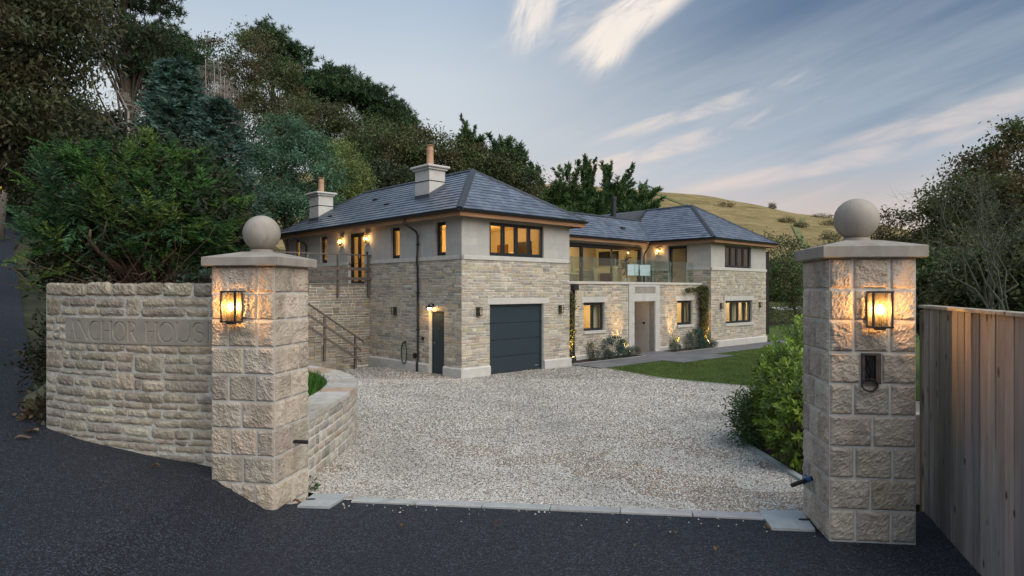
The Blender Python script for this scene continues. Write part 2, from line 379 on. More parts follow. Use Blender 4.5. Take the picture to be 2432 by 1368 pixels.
WARM = (1., .60, .24)
def jit(c, a, hue=.03):
    g = 1+random.uniform(-a, a); return tuple(max(.005, v*g*(1+random.uniform(-hue, hue))) for v in c)
def PX(px, Y, py=None):
    X = (px-CX)/F*Y
    return X if py is None else (X, Y, CAMZ+(HY-py)/F*Y)
# ------------------------------------------------------------------ terrain function
HC = (-1.533, 20.0); HA = math.atan2(.6801, .7331); dF = (math.cos(HA), math.sin(HA)); dL = (-math.sin(HA), math.cos(HA)); GZ = -.98
def L2W(t, r): return (HC[0]+dF[0]*t+dL[0]*r, HC[1]+dF[1]*t+dL[1]*r)
def W2L(x, y): a, b = x-HC[0], y-HC[1]; return (a*dF[0]+b*dF[1], a*dL[0]+b*dL[1])
BND_Y = np.array([-20, 5.6, 6.5, 8., 9., 10.2, 11.2, 20., 30., 60.]); BND_X = np.array([-1.93, -1.93, -2.3, -2.5, -2.75, -3.3, -4.2, -10.5, -12., -14.])
def H(x, y):
    x = np.asarray(x, float); y = np.asarray(y, float)
    zd = np.interp(y, [5.2, 20.], [-.05, GZ])
    zl = np.interp(-x, [1.9, 2.5, 4.5, 8, 15.6, 30, 60, 150], [-.03, .18, .38, 1.15, 3.0, 6.6, 13, 26])
    d = np.interp(y, BND_Y, BND_X)-x
    w = np.clip(d/.56, 0, 1)
    z = zd*(1-w)+zl*w
    t = (x-HC[0])*dF[0]+(y-HC[1])*dF[1]; r = (x-HC[0])*dL[0]+(y-HC[1])*dL[1]
    hb = GZ+.20*np.clip(r-9, 0, 40)*np.clip((21-t)/8, 0, 1)
    z = np.maximum(z, np.where(y > 18, hb, -9))
    ridge = np.interp(x, [-200, -50, 0, 40, 54, 68, 82, 96, 108, 160, 250, 400], [40, 42, 39, 36.4, 35.5, 33.6, 31, 28.4, 26.8, 18, 8, 4])
    s = np.clip((y-50)/170, 0, 1)**1.3; s = s*(1-.35*np.clip((y-220)/200, 0, 1))
    hz = GZ+ridge*s*(1+.006*np.sin(x*.13+y*.05)+.004*np.sin(x*.31-y*.11))
    return np.maximum(z, hz)
def h(x, y): return float(H(x, y))
def grid_sheet(name, xs, ys, m, dz=0., kind='structure'):
    X, Y = np.meshgrid(xs, ys); Z = H(X, Y)+dz
    V = np.stack([X.ravel(), Y.ravel(), Z.ravel()], 1); nx, ny = len(xs), len(ys)
    i = np.arange(nx-1)[None, :]+nx*np.arange(ny-1)[:, None]; i = i.ravel()
    Q = np.stack([i, i+1, i+nx+1, i+nx], 1)
    o = np_mesh(name, V, Q, None, m, smooth=True); o['kind'] = kind; return o
def clip_half(poly, ax, val, keep_ge):
    out = []
    for i in range(len(poly)):
        a, b = poly[i], poly[(i+1) % len(poly)]
        ia = (a[ax] >= val) == keep_ge or a[ax] == val; ib = (b[ax] >= val) == keep_ge or b[ax] == val
        if ia: out.append(a)
        if ia != ib:
            t = (val-a[ax])/(b[ax]-a[ax]); out.append(tuple(a[k]+(b[k]-a[k])*t for k in range(2)))
    return out
def poly_sheet(name, poly, cell, m, dz, kind='structure', hf=None):
    xs = [p[0] for p in poly]; ys = [p[1] for p in poly]; mb = MB(); hf = hf or h
    nx = int(math.ceil((max(xs)-min(xs))/cell)); ny = int(math.ceil((max(ys)-min(ys))/cell))
    for i in range(nx):
        x0 = min(xs)+i*cell
        col = clip_half(clip_half(poly, 0, x0, True), 0, x0+cell, False)
        if len(col) < 3: continue
        for j in range(ny):
            y0 = min(ys)+j*cell
            c = clip_half(clip_half(col, 1, y0, True), 1, y0+cell, False)
            if len(c) < 3: continue
            area = sum(c[k][0]*c[(k+1) % len(c)][1]-c[(k+1) % len(c)][0]*c[k][1] for k in range(len(c)))/2
            if abs(area) < 1e-5: continue
            if area < 0: c = c[::-1]
            mb.add([(p[0], p[1], hf(*p)+dz) for p in c], [tuple(range(len(c)))])
    o = mb.build(name, m, None, True); o['kind'] = kind; return o
def inside(poly, x, y):
    x = np.asarray(x); y = np.asarray(y); r = np.zeros(x.shape, bool); n = len(poly)
    for i in range(n):
        (x0, y0), (x1, y1) = poly[i], poly[(i+1) % n]
        c = ((y0 > y) != (y1 > y)) & (x < (x1-x0)*(y-y0)/(y1-y0+1e-12)+x0); r ^= c
    return r
# ------------------------------------------------------------------ setting
def axis(a, b, near0, near1, d0, d1):
    p = [near0]
    while p[-1] < near1: p.append(p[-1]+d0)
    st = d0
    while p[-1] < b: st = min(st*1.12, d1); p.append(p[-1]+st)
    st = d0; q = [near0]
    while q[-1] > a: st = min(st*1.12, d1); q.append(q[-1]-st)
    return np.array(q[:0:-1]+p)
gx = axis(-500, 700, -14, 26, .5, 25)
grid_sheet('ground', gx, np.array([v for v in axis(-60, 52, 2, 30, .5, 3) if v < 52]+[52.]), M['forestfloor'], -.07)
grid_sheet('hill', axis(-500, 900, -20, 160, 2., 25), np.concatenate([np.arange(52, 240, 2.), np.array([250, 270, 300, 340, 400, 500, 700, 1000, 1500])]), M['hill'], -.07)
# gate line
GL0 = (-1.62, 5.675); GL1 = (2.30, 5.09)
WALLP = [(-2.44, 5.74), (-3.0, 5.82), (-3.55, 5.97), (-4.05, 6.16), (-4.55, 6.42)]
road = [(-1.9, 5.5), (-1.62, 5.675), (2.30, 5.09), (2.6, 5.2), (3.3, 5.3), (9, 5.4), (9, -6), (-22, -6), (-25, 22), (-36, 45), (-33, 46), (-15.4, 20.3), (-7.0, 9.5), (-4.8, 6.7), (-4.45, 6.42), (-2.5, 5.8), (-2.3, 5.6)]
poly_sheet('road', road, .5, M['asphalt'], -.004)
def planter_outer(n=40):
    pts = [(-1.98, 5.95), (-2.02, 6.5), (-2.0, 7.4), (-2.02, 8.3), (-2.2, 9.2), (-2.7, 10.15), (-3.5, 10.95), (-4.6, 11.6)]
    return spline(pts, n)
def spline(pts, n):
    P = [Vector((*p, 0)) for p in pts]; P = [P[0]*2-P[1]]+P+[P[-1]*2-P[-2]]; dense = []
    for i in range(1, len(P)-2):
        for s in range(24):
            t = s/24; a, b, c, d = P[i-1:i+3]
            dense.append(.5*((2*b)+(-a+c)*t+(2*a-5*b+4*c-d)*t*t+(-a+3*b-3*c+d)*t**3))
    dense.append(P[-2]); L = [0]
    for a, b in zip(dense, dense[1:]): L.append(L[-1]+(b-a).length)
    out = []
    for i in range(n):
        s = L[-1]*i/(n-1); k = max(j for j in range(len(L)) if L[j] <= s+1e-9); k = min(k, len(L)-2)
        f = (s-L[k])/max(1e-9, L[k+1]-L[k]); q = dense[k].lerp(dense[k+1], f); out.append((q.x, q.y))
    return out
PLO = planter_outer(60)
gravel_poly = [(-1.62, 5.68), (-1.62, 5.8), (-1.9, 5.95)]+PLO[1:-1]+[(-4.7, 11.7), L2W(-7, 4.6), L2W(-1, 5.3), L2W(2, 1), L2W(4.95, .2), L2W(5.02, -.02), L2W(5.2, -1.3), L2W(3.6, -7.6), (9.4, 12.2), (6.5, 11.2), (3.02, 8.95), (2.78, 6.1), (2.6, 5.2), (2.30, 5.1)]
poly_sheet('gravel_drive', gravel_poly, .5, M['gravel'], 0.)
def grav_points(n, y0, y1, rsz, seedv):
    rg = np.random.default_rng(seedv); x = rg.uniform(-9, 10, n); y = rg.uniform(y0, y1, n)
    k = inside(gravel_poly, x, y); return x[k], y[k]
def pebbles():
    rg = np.random.default_rng(3); n = 2600000; y = 5.05*(25/5.05)**(rg.uniform(0, 1, n)**1.25); x = rg.uniform(-.35, .56, n)*y
    kk = inside(gravel_poly, x, y); x, y = x[kk][:215000], y[kk][:215000]; n = len(x)
    s = (.0078+.00062*(y-5))*rg.uniform(.55, 1.35, n)
    z = H(x, y)+s*RNG.uniform(-.1, .45, n)
    base = np.array([(1, 0, 0), (0, 1, 0), (-1, 0, 0), (0, -1, 0), (0, 0, 1)], float)
    ang = RNG.uniform(0, 6.28, n); V = np.repeat(base[None], n, 0)*RNG.uniform(.7, 1.25, (n, 5, 1)); V[:, 4, :2] += RNG.uniform(-.4, .4, (n, 2))
    V[:, :4, 2] += RNG.uniform(-.35, .35, (n, 4)); V[:, 4, 2] *= .8
    V *= np.stack([s*1.15, s*.85, s*.75], 1)[:, None, :]
    c, sn = np.cos(ang)[:, None], np.sin(ang)[:, None]
    VX = V[..., 0]*c-V[..., 1]*sn; VY = V[..., 0]*sn+V[..., 1]*c
    V = np.stack([VX+x[:, None], VY+y[:, None], V[..., 2]+z[:, None]], 2).reshape(-1, 3)
    i = np.arange(n)[:, None]*5
    T = np.concatenate([i+np.array([[0, 1, 4]]), i+np.array([[1, 2, 4]]), i+np.array([[2, 3, 4]]), i+np.array([[3, 0, 4]])], 0)
    pal = np.array([(.64, .605, .545), (.58, .54, .475), (.54, .505, .45), (.46, .40, .325), (.31, .235, .17), (.70, .67, .61), (.31, .28, .24)])
    pr = np.array([.24, .22, .17, .12, .08, .12, .05])
    k = RNG.choice(len(pal), n, p=pr); lf = np.sin(x*1.7+np.sin(y*.9)*2)*np.sin(y*1.1+x*.6)+.6*np.sin(x*4.1-y*2.3)*np.sin(y*3.7+1.); k = np.where((lf > .35) & (RNG.uniform(0, 1, n) < .48*np.clip((14-y)/8, .15, 1)), 4, k)
    band = np.exp(-((x+.1+(y-5)*.05-1.05*np.sign(x+.1+(y-5)*.05))/.33)**2); col = pal[k]*RNG.uniform(.85, 1.12, (n, 1))*(1+.13*lf-.08*band)[:, None]
    o = np_mesh('gravel', V, T, np.repeat(col, 5, 0), M['pebble']); tag(o, kind='stuff')
pebbles()
def strays():
    rg = np.random.default_rng(8); mb = MB()
    for i in range(70):
        t = rg.uniform(0, 1); x = GL0[0]+(GL1[0]-GL0[0])*t; y = GL0[1]+(GL1[1]-GL0[1])*t-.06-abs(rg.normal(0, .16)); s = rg.uniform(.004, .010); z = h(x, y); c = jit((.48, .45, .39), .3); a = rg.uniform(0, 6)
        vs = [(x+s*math.cos(a+k*1.57)*rg.uniform(.7, 1.3), y+s*math.sin(a+k*1.57)*rg.uniform(.7, 1.3), z-.001) for k in range(4)]+[(x, y, z+s*.9)]; mb.add(vs, [(0, 1, 4), (1, 2, 4), (2, 3, 4), (3, 0, 4)], c)
    tag(mb.build('loose_gravel', M['pebble']), kind='stuff')
strays()
# lawn, paving, beds
EDG = [L2W(5.2, -1.3), L2W(3.6, -7.6)]
lawn_poly = [L2W(5.25, -1.32), L2W(3.68, -7.6), (9.5, 12.3), (60, 9), (60, 49), (12, 49), L2W(21.5, 9), L2W(21.2, .2), L2W(25, .1), L2W(25, -1.32), L2W(12.38, -1.32), L2W(12.38, -2.25), L2W(8.62, -2.25), L2W(8.62, -1.32)]
poly_sheet('lawn', lawn_poly, 1., M['lawn'], .012)
def grass_blades(name, pts, hh, col, wid, lean=.5):
    n = len(pts); p = np.asarray(pts, float); a = RNG.uniform(0, 6.28, n); hgt = hh*RNG.uniform(.5, 1.2, n)
    dx = np.cos(a)*wid/2; dy = np.sin(a)*wid/2; lx = RNG.normal(0, lean, n)*hgt; ly = RNG.normal(0, lean, n)*hgt
    V = np.zeros((n, 3, 3)); V[:, 0] = p; V[:, 0, 0] -= dx; V[:, 0, 1] -= dy; V[:, 1] = p; V[:, 1, 0] += dx; V[:, 1, 1] += dy
    V[:, 2] = p; V[:, 2, 0] += lx; V[:, 2, 1] += ly; V[:, 2, 2] += hgt
    T = np.repeat(np.asarray(col)[None]*RNG.uniform(.6, 1.4, (n, 1)), 3, 0)
    return np_mesh(name, V.reshape(-1, 3), np.arange(n*3).reshape(-1, 3), T, M['leaf'])
gxp = RNG.uniform(2, 16, 260000); gyp = RNG.uniform(11, 34, 260000); kk = inside(lawn_poly, gxp, gyp) & (gxp/gyp < .5); gxp, gyp = gxp[kk][:60000], gyp[kk][:60000]
tag(grass_blades('grass', np.stack([gxp, gyp, H(gxp, gyp)], 1), .05, (.11, .165, .038), .02), kind='stuff')
def local_slab_sheet(parent, t0, t1, r0, r1, st, sr, z, name='paving_slab', col=(.15, .155, .165)):
    t = t0
    row = 0; r = r0
    while r < r1-.02:
        rr = min(r+sr, r1); t = t0-(.5*st if row % 2 else 0)
        while t < t1-.02:
            a, b = max(t, t0), min(t+st, t1)
            if b-a > .05:
                zz = z+random.uniform(-.0015, .0015); mb = MB()
                mb.cbox((a+.003, r+.003, zz-.03), (b-.003, rr-.003, zz), .003, jit(col, .14), lambda x, y, q: (*L2W(x, y), q))
                mb.build(name, M['paver'], parent)
            t += st
        r = rr; row += 1
path = empty('path', (0, 0, 0)); path['kind'] = 'structure'
local_slab_sheet(path, 5.05, 23.5, -1.3, .12, .9, .474, GZ+.035)
local_slab_sheet(path, 8.65, 12.35, -2.22, -1.3, .9, .46, GZ+.035)
local_slab_sheet(path, 9.62, 11.78, .12, 1.0, .9, .44, GZ+.035)
def bed(t0, t1, r0, r1):
    pts = [L2W(t0, r0), L2W(t1, r0), L2W(t1, r1), L2W(t0, r1)]
    o = poly_sheet('soil_bed', pts, .25, M['soil'], 0, hf=lambda x, y: GZ+.03+.025*math.sin(x*7)*math.cos(y*6)); return o
bed(4.9, 9.55, .16, 1.02); bed(11.85, 15.35, .16, 1.02)
shrub_bed = [(2.86, 6.0), (3.1, 8.85), (6.6, 11.1), (9.5, 12.1), (9, 6), (3.4, 5.4)]
poly_sheet('shrub_bed', shrub_bed, .3, M['soil'], .015)
def edging(name, pts, piece, w, hgt, m, col, label, dz=.0):
    root = empty(name, (pts[0][0], pts[0][1], h(*pts[0])))
    root['kind'] = 'structure'
    for (a, b) in zip(pts, pts[1:]):
        L = math.hypot(b[0]-a[0], b[1]-a[1]); n = max(1, round(L/piece)); ux, uy = (b[0]-a[0])/L, (b[1]-a[1])/L
        for i in range(n):
            s0, s1 = L*i/n+.004, L*(i+1)/n-.004; mb = MB()
            def f(s, q, z, a=a, ux=ux, uy=uy): 
                x, y = a[0]+ux*s-uy*q, a[1]+uy*s+ux*q; return (x-root.location.x, y-root.location.y, h(x, y)+z-root.location.z)
            mb.cbox((s0, -w/2, -.08), (s1, w/2, hgt+random.uniform(-.002, .002)), .005, jit(col, .1), f); mb.build('kerb_stone', m, root)
    return root
edging('threshold_kerb', [(-1.36, 5.64), (1.99, 5.14)], .57, .13, .014, M['concrete'], (.42, .42, .41), '')
edging('drive_kerb', [(2.79, 6.06), (3.02, 8.95), (6.5, 11.25), (9.4, 12.25)], .9, .075, .03, M['concrete'], (.33, .34, .34), '')
edging('lawn_kerb', [L2W(5.22, -1.33), L2W(3.64, -7.6)], .9, .05, .02, M['concrete'], (.36, .34, .28), '')
edging('bed_kerb', [L2W(4.95, .135), L2W(9.6, .135)], .9, .03, .045, M['concrete'], (.40, .38, .33), '')
edging('bed_kerb', [L2W(11.8, .135), L2W(15.3, .135)], .9, .03, .045, M['concrete'], (.40, .38, .33), '')
# track on the hill foot
trk = [(24, 60), (33, 62), (46, 66), (70, 70)]
poly_sheet('track', [(t[0], t[1]-.9) for t in trk]+[(t[0], t[1]+.9) for t in trk[::-1]], 2, mat('chalk_track', (.5, .48, .44), .9, var=.15, vscale=1), .03)
hp = [(47, 217), (48, 200), (48.6, 185), (48.3, 172)]
poly_sheet('path', [(p[0]-.9, p[1]) for p in hp]+[(p[0]+.9, p[1]) for p in hp[::-1]], 4, mat('green_path', (.14, .15, .05), .95, var=.3, vscale=.3), .12)
hp = [(80.6, 182), (72, 163), (64.6, 150), (57, 130), (50.8, 114)]
poly_sheet('path', [(p[0]-.7, p[1]) for p in hp]+[(p[0]+.7, p[1]) for p in hp[::-1]], 4, mat('grass_path', (.15, .16, .055), .95, var=.3, vscale=.3), .12)
# ------------------------------------------------------------------ masonry generators
def subtract(iv, cuts):
    out = [iv]
    for c0, c1 in cuts:
        nx = []
        for a, b in out:
            if c1 <= a or c0 >= b: nx.append((a, b)); continue
            if c0 > a: nx.append((a, c0))
            if c1 < b: nx.append((c1, b))
        out = nx
    return out
def course_list(u0, u1, z0, z1, holes, ch=(.08, .14), ln=(.16, .5), jump=.10):
    """list of (ua, ub, za, zb) stones covering the wall face, clear of the holes"""
    br = sorted({z0, z1}|{z for q in holes for z in (q[2], q[3]) if z0 < z < z1}); rows = []
    for a, b in zip(br, br[1:]):
        if b-a < .03: continue
        n = max(1, round((b-a)/((ch[0]+ch[1])/2))); hs = [random.uniform(*ch) for _ in range(n)]; k = (b-a)/sum(hs); z = a
        for q in hs: rows.append((z, z+q*k)); z += q*k
    out = []; i = 0
    def fill(a, b, za, zb):
        u = a
        while u < b-.001:
            l = random.uniform(*ln)
            if b-(u+l) < ln[0]*.7: l = b-u
            out.append((u, u+l, za, zb)); u += l
    while i < len(rows):
        za, zb = rows[i]; cuts = [(q[0], q[1]) for q in holes if q[2] < zb-1e-6 and q[3] > za+1e-6]
        ivs = subtract((u0, u1), cuts)
        pair = i+1 < len(rows)
        if pair:
            zc = rows[i+1][1]; cuts2 = [(q[0], q[1]) for q in holes if q[2] < zc-1e-6 and q[3] > rows[i+1][0]+1e-6]
            if cuts2 != cuts or zc-za > .32: pair = False
        if not pair:
            for a, b in ivs: fill(a, b, za, zb)
            i += 1; continue
        for a, b in ivs:
            u = a
            while u < b-.001:
                if random.random() < jump*2: l = random.uniform(.16, .34); j = True
                else: l = random.uniform(.5, 1.3); j = False
                if b-(u+l) < .25: l = b-u
                if j and l < .5: out.append((u, u+l, za, zc))
                else: fill(u, u+l, za, zb); fill(u, u+l, rows[i+1][0], zc)
                u += l
        i += 2
    return out
def stone_geo(u0, u1, z0, z1, d, f, rough=.25, cham=.008, jt=.006):
    """chamfered, slightly uneven stone on the face d=0; f maps (u, depth, z)"""
    u0 += jt; u1 -= jt; z0 += jt; z1 -= jt; w, hh = u1-u0, z1-z0
    c = min(cham, w*.2, hh*.2); j = lambda a: random.uniform(-a, a)
    q = min(.012, hh*.12)*rough*2
    o = [(u0+j(q), z0+j(q)), (u1+j(q), z0+j(q)), (u1+j(q), z1+j(q)), (u0+j(q), z1+j(q))]
    vs = [(u, -.02, z) for u, z in o]+[(u, d-c*.7, z) for u, z in o]
    vs += [(o[0][0]+c, d+j(d*rough), o[0][1]+c), (o[1][0]-c, d+j(d*rough), o[1][1]+c), (o[2][0]-c, d+j(d*rough), o[2][1]-c), (o[3][0]+c, d+j(d*rough), o[3][1]-c)]
    fs = [(8, 9, 10, 11)]
    for k in (0, 4):
        for i in range(4): a, b = k+i, k+(i+1) % 4; fs.append((a, b, b+4, a+4))
    return [f(*v) for v in vs], fs
def vnoise2(nx, nz, cells, rg):
    """smooth value noise on an nx x nz grid"""
    cx, cz = max(2, int(cells*nx/10)+2), max(2, int(cells*nz/10)+2); g = rg.uniform(-1, 1, (cz+1, cx+1))
    u = np.linspace(0, cx-1e-3, nx); v = np.linspace(0, cz-1e-3, nz); iu = u.astype(int); iv = v.astype(int); fu = u-iu; fv = v-iv
    fu = fu*fu*(3-2*fu); fv = fv*fv*(3-2*fv); A = g[np.ix_(iv, iu)]; B = g[np.ix_(iv, iu+1)]; C = g[np.ix_(iv+1, iu)]; D = g[np.ix_(iv+1, iu+1)]
    return (A*(1-fu)+B*fu)*(1-fv)[:, None]+(C*(1-fu)+D*fu)*fv[:, None]
def rock_block(u0, u1, z0, z1, f, proud=.022, step=.016, jt=.006, amp=1., rag=0.):
    """rock-faced block with a broken, facetted front; returns verts, faces"""
    u0 += jt; u1 -= jt; z0 += jt; z1 -= jt; nx = max(4, int((u1-u0)/step)); nz = max(4, int((z1-z0)/step)); rg = RNG
    U, Z = np.meshgrid(np.linspace(u0, u1, nx), np.linspace(z0, z1, nz))
    q = step/.0165
    N = .40*vnoise2(nx, nz, 1.0*q, rg)+.30*vnoise2(nx, nz, 2.6*q, rg)+.36*vnoise2(nx, nz, 5.5*q, rg)+.26*rg.uniform(-1, 1, (nz, nx)); N = np.abs(N+.2)*1.1
    # broken ledges
    N = np.where(rg.uniform(0, 1) < .6, np.round(N*3.2)/3.2*.7+N*.3, N)
    e = np.minimum(np.minimum(U-u0, u1-U), np.minimum(Z-z0, z1-Z))/(.013 if not rag else .024); e = np.clip(e, 0, 1)
    D = .003+e*(proud*(.45+.9*amp*N)); D[[0, -1], :] = .002; D[:, [0, -1]] = .002
    if rag:
        a_ = (U-u0)/(u1-u0); b_ = (Z-z0)/(z1-z0); k4 = rg.uniform(-rag, rag, 8)
        U = U+(k4[0]*(1-a_)*(1-b_)+k4[1]*a_*(1-b_)+k4[2]*(1-a_)*b_+k4[3]*a_*b_); Z = Z+.7*(k4[4]*(1-a_)*(1-b_)+k4[5]*a_*(1-b_)+k4[6]*(1-a_)*b_+k4[7]*a_*b_)
        U = U+.5*rag*vnoise2(nx, nz, 4, rg); Z = Z+.35*rag*vnoise2(nx, nz, 4, rg)
        cu = np.abs(a_-.5)*2; cz = np.abs(b_-.5)*2; sh = np.clip((cu**8)*(cz**4), 0, 1)*.16; Z = Z+(z0+(z1-z0)*.5-Z)*sh; U = U+(u0+(u1-u0)*.5-U)*sh*.12
    U = U+rg.normal(0, step*.12, U.shape)*(e > .5); Z = Z+rg.normal(0, step*.12, Z.shape)*(e > .5)
    V = [f(a, b, c) for a, b, c in zip(U.ravel(), D.ravel(), Z.ravel())]
    fs = [(j*nx+i, j*nx+i+1, (j+1)*nx+i+1, (j+1)*nx+i) for j in range(nz-1) for i in range(nx-1)]
    b = len(V); cor = [(u0, z0, 0), (u1, z0, nx-1), (u1, z1, nz*nx-1), (u0, z1, (nz-1)*nx)]
    V += [f(u, -.01, z) for u, z, _ in cor]
    for k in range(4):
        k2 = (k+1) % 4
        fs.append((cor[k][2], b+k, b+k2, cor[k2][2]))
    return V, fs
# ------------------------------------------------------------------ gate pillars
ROCKPAL = [(0.4437, 0.378, 0.3065), (0.4029, 0.3432, 0.28), (0.4743, 0.4099, 0.334), (0.3774, 0.3263, 0.2701), (0.4335, 0.3581, 0.2849)]
def lantern(root, f, bulb=True, w=.134, d=.10, hh=.255, power=3., frame='black', bulbmat='bulb'):
    """box lantern hung on a wall face; f maps (u, outward, z) with z = 0 at its foot"""
    mb = MB(); t = .0135
    mb.cbox((-.05, -.03, .03), (.05, .012, hh-.02), .003, f=f); mb.build('back_plate', M[frame], root)
    mb = MB()
    y0, y1 = .012, .012+d
    for x in (-w/2, w/2-t):
        for y in (y0, y1-t): mb.box((x, y, t), (x+t, y+t, hh-t), f=f)
    mb.box((-w/2-.003, y0, hh-t), (w/2+.003, y1+.003, hh), f=f); mb.box((-w/2-.003, y0, 0), (w/2+.003, y1+.003, t), f=f)
    mb.box((-.03, y0+.025, -.012), (.03, y1-.025, 0), f=f)
    mb.build('frame', M[frame], root)
    for (a, b) in (((-w/2+t, y1-.007, t), (w/2-t, y1-.004, hh-t)), ((-w/2+.003, y0+t, t), (-w/2+.006, y1-t, hh-t)), ((w/2-.006, y0+t, t), (w/2-.003, y1-t, hh-t))):
        mb = MB(); mb.box(a, b, f=f); mb.build('pane', M['glass_lamp'], root)
    ym = (y0+y1)/2+.005
    mb = MB(); mb.tube([f(0, ym, t), f(0, ym, hh*.38)], .012, 8); mb.build('lamp_holder', M[frame], root)
    if bulb:
        mb = MB(); c = f(0, ym, hh*.5); r = .017
        mb.lathe([(.007, -.032), (.013, -.022), (r, -.004), (r*.95, .010), (r*.6, .024), (.002, .033)], c, 12); b = mb.build('bulb', M[bulbmat], root, True)
def gate_pillar(name, c0, e1, e2, ztop, zbot, label, intercom=False, pattern=(3, 3, 3, 2, 3, 2, 3, 2, 3, 2), lamp_u=.5, capz=.075):
    """c0 near corner, e1 along the road face, e2 along the drive face"""
    root = empty(name, (c0[0], c0[1], zbot)); e1 = Vector((*e1, 0)); e2 = Vector((*e2, 0)); w1, w2 = e1.length, e2.length; a, b = e1.normalized(), e2.normalized()
    tag(root, label, 'gate pillar')
    org = Vector((0, 0, 0)); Zb = zbot
    ctr = e1*.5+e2*.5
    # mortar core
    mb = MB(); core = [org, e1, e1+e2, e2]; zt = ztop-zbot
    mb.add([p+Vector((0, 0, 0)) for p in core]+[p+Vector((0, 0, zt)) for p in core], [(0, 1, 5, 4), (1, 2, 6, 5), (2, 3, 7, 6), (3, 0, 4, 7), (4, 5, 6, 7)])
    mb.build('mortar_core', M['mortar_grey'], root)
    faces = [(org, a, -b, w1, 0), (org, b, -a, w2, 1), (e2, a, b, w1, 0), (e1, b, a, w2, 1)]
    P = .2225; holes = None
    for (o, u, n, L, typ) in faces:
        f = lambda s, d, z, o=o, u=u, n=n: tuple(o+u*s+n*d+Vector((0, 0, z)))
        z = zt; row = 0
        front = (n == -b)
        while z > 0:
            z0 = max(z-P, -.02); k = pattern[row % len(pattern)] if typ == 0 else (2, 3, 2, 3, 2, 3, 2, 3, 2, 3)[row % 10]
            if front and intercom and row == 3: cuts = [0, .36, .60, 1]; skip = 1
            else:
                skip = None
                cuts = {3: [0, .285+random.uniform(-.02, .02), .71+random.uniform(-.02, .02), 1], 2: [0, .49+random.uniform(-.03, .03), 1]}[k]
            for i, (p, q) in enumerate(zip(cuts, cuts[1:])):
                if skip == i: continue
                vs, fs = rock_block(p*L-(.004 if i == 0 else 0), q*L+(.004 if q == 1 else 0), z0, z, f, .0155, .0100 if (typ == 1) == (abs(n.dot(a)) > .5) and (front or n == -a) else .05, .0075)
                mb = MB(); mb.add(vs, fs, jit(random.choice(ROCKPAL), .12, .02)); mb.build('stone_block', M['rock'], root)
            z -= P; row += 1
    if intercom:
        f = lambda s, d, z: tuple(org+a*s-b*d+Vector((0, 0, z)))
        za, zb = zt-4*P+.004, zt-3*P-.004; ua, ub = .37*w1, .585*w1
        mb = MB(); t = .014
        mb.box((ua, -.01, za), (ua+t, .028, zb), f=f); mb.box((ub-t-.02, -.01, za), (ub, .028, zb), f=f); mb.box((ua+t, -.01, zb-t), (ub-t-.02, .028, zb), f=f); mb.box((ua+t, -.01, za), (ub-t-.02, .028, za+t), f=f)
        ib = mb.build('intercom_box', mat('rusty_box', (.085, .06, .048), .7, var=.4, vscale=20, bstr=.2), root)
        mb = MB(); mb.box((ua+t, -.006, za+t), (ub-t-.02, .003, zb-t), f=f); mb.build('back_plate', M['black'], ib)
        um = (ua+ub)/2-.012
        for k in range(4):
            pts = [f(um+.012*math.sin(i*.8+k*1.7)+(k-1.5)*.010, .012+.008*math.sin(i+k), zb-.03-(zb-za-.07)*i/8) for i in range(9)]
            mb = MB(); mb.tube(pts, .0035, 6); mb.build('cable', M['rubber'], ib)
        pts = [f(um-.005+.052*math.sin(t_*6.2832/22), .036+.006*math.cos(t_*.5), za+.005-.042*(1-math.cos(t_*6.2832/22))+.03) for t_ in range(24)]
        mb = MB(); mb.tube(pts, .006, 7); mb.build('cable', M['rubber'], ib)
    # cap stone: slab with weathered top, ball and neck
    ov = .058; A, B = a*(w1+2*ov), b*(w2+2*ov); o = -a*ov-b*ov
    def ring(s, z): return [ctr+(p-ctr)*s+Vector((0, 0, z)) for p in (o, o+A, o+A+B, o+B)]
    mb = MB(); vs = ring(.985, zt)+ring(1, zt+.006)+ring(1, zt+capz-.005)+ring(.985, zt+capz)+ring(.34, zt+capz+.052)
    fs = [(3, 2, 1, 0)]
    for k in range(4):
        for i in range(4): fs.append((k*4+i, k*4+(i+1) % 4, k*4+4+(i+1) % 4, k*4+4+i))
    fs.append((16, 17, 18, 19)); mb.add(vs, fs); cap = mb.build('cap_stone', M['cap'], root)
    Rb = .155; zc = zt+capz+.045+.022+Rb*.95
    mb = MB(); prof = [(.098, zt+capz+.036), (.096, zt+capz+.062), (.088, zt+capz+.075)]
    mb.lathe(prof, ctr, 28); mb.build('neck', M['cap'], cap, True)
    mb = MB(); n = 20; mb.lathe([(max(.002, Rb*math.sin(math.pi*i/n)), zc-Rb*math.cos(math.pi*i/n)) for i in range(n+1)], ctr, 36); mb.build('ball_finial', M['cap'], cap, True)
    return root, a, b
LP0 = (-1.931, 5.34); LE1 = (-.555, .100); LE2 = (.0985, .552)
lp, la, lb = gate_pillar('gate_pillar', LP0, LE1, LE2, 1.925, -.35, 'rock-faced stone gate pillar with a ball finial beside the name wall')
RP0 = (2.252, 4.66); RE1 = (.5695, -.07); RE2 = (.069, .561)
rp, ra, rb = gate_pillar('gate_pillar', RP0, RE1, RE2, 1.955, -.35, 'ball-topped stone gate pillar beside the board fence with a hollow intercom recess', intercom=True, pattern=(3, 3, 3, 3, 3, 2, 3, 2, 3, 2), capz=.085)
def gate_lantern(c0, a, b, u, z, label):
    p = Vector((*c0, 0))+a*u-b*.03; root = empty('wall_lantern', (p.x, p.y, z))
    tag(root, label, 'lantern', 'lit box lanterns on the gate pillars')
    lantern(root, lambda s, d, q: tuple(a*s-b*d+Vector((0, 0, q))), power=22.)
    return root
gate_lantern(LP0, la, lb, .325, 1.465, 'lit black box lantern on the gate pillar next to the name wall')
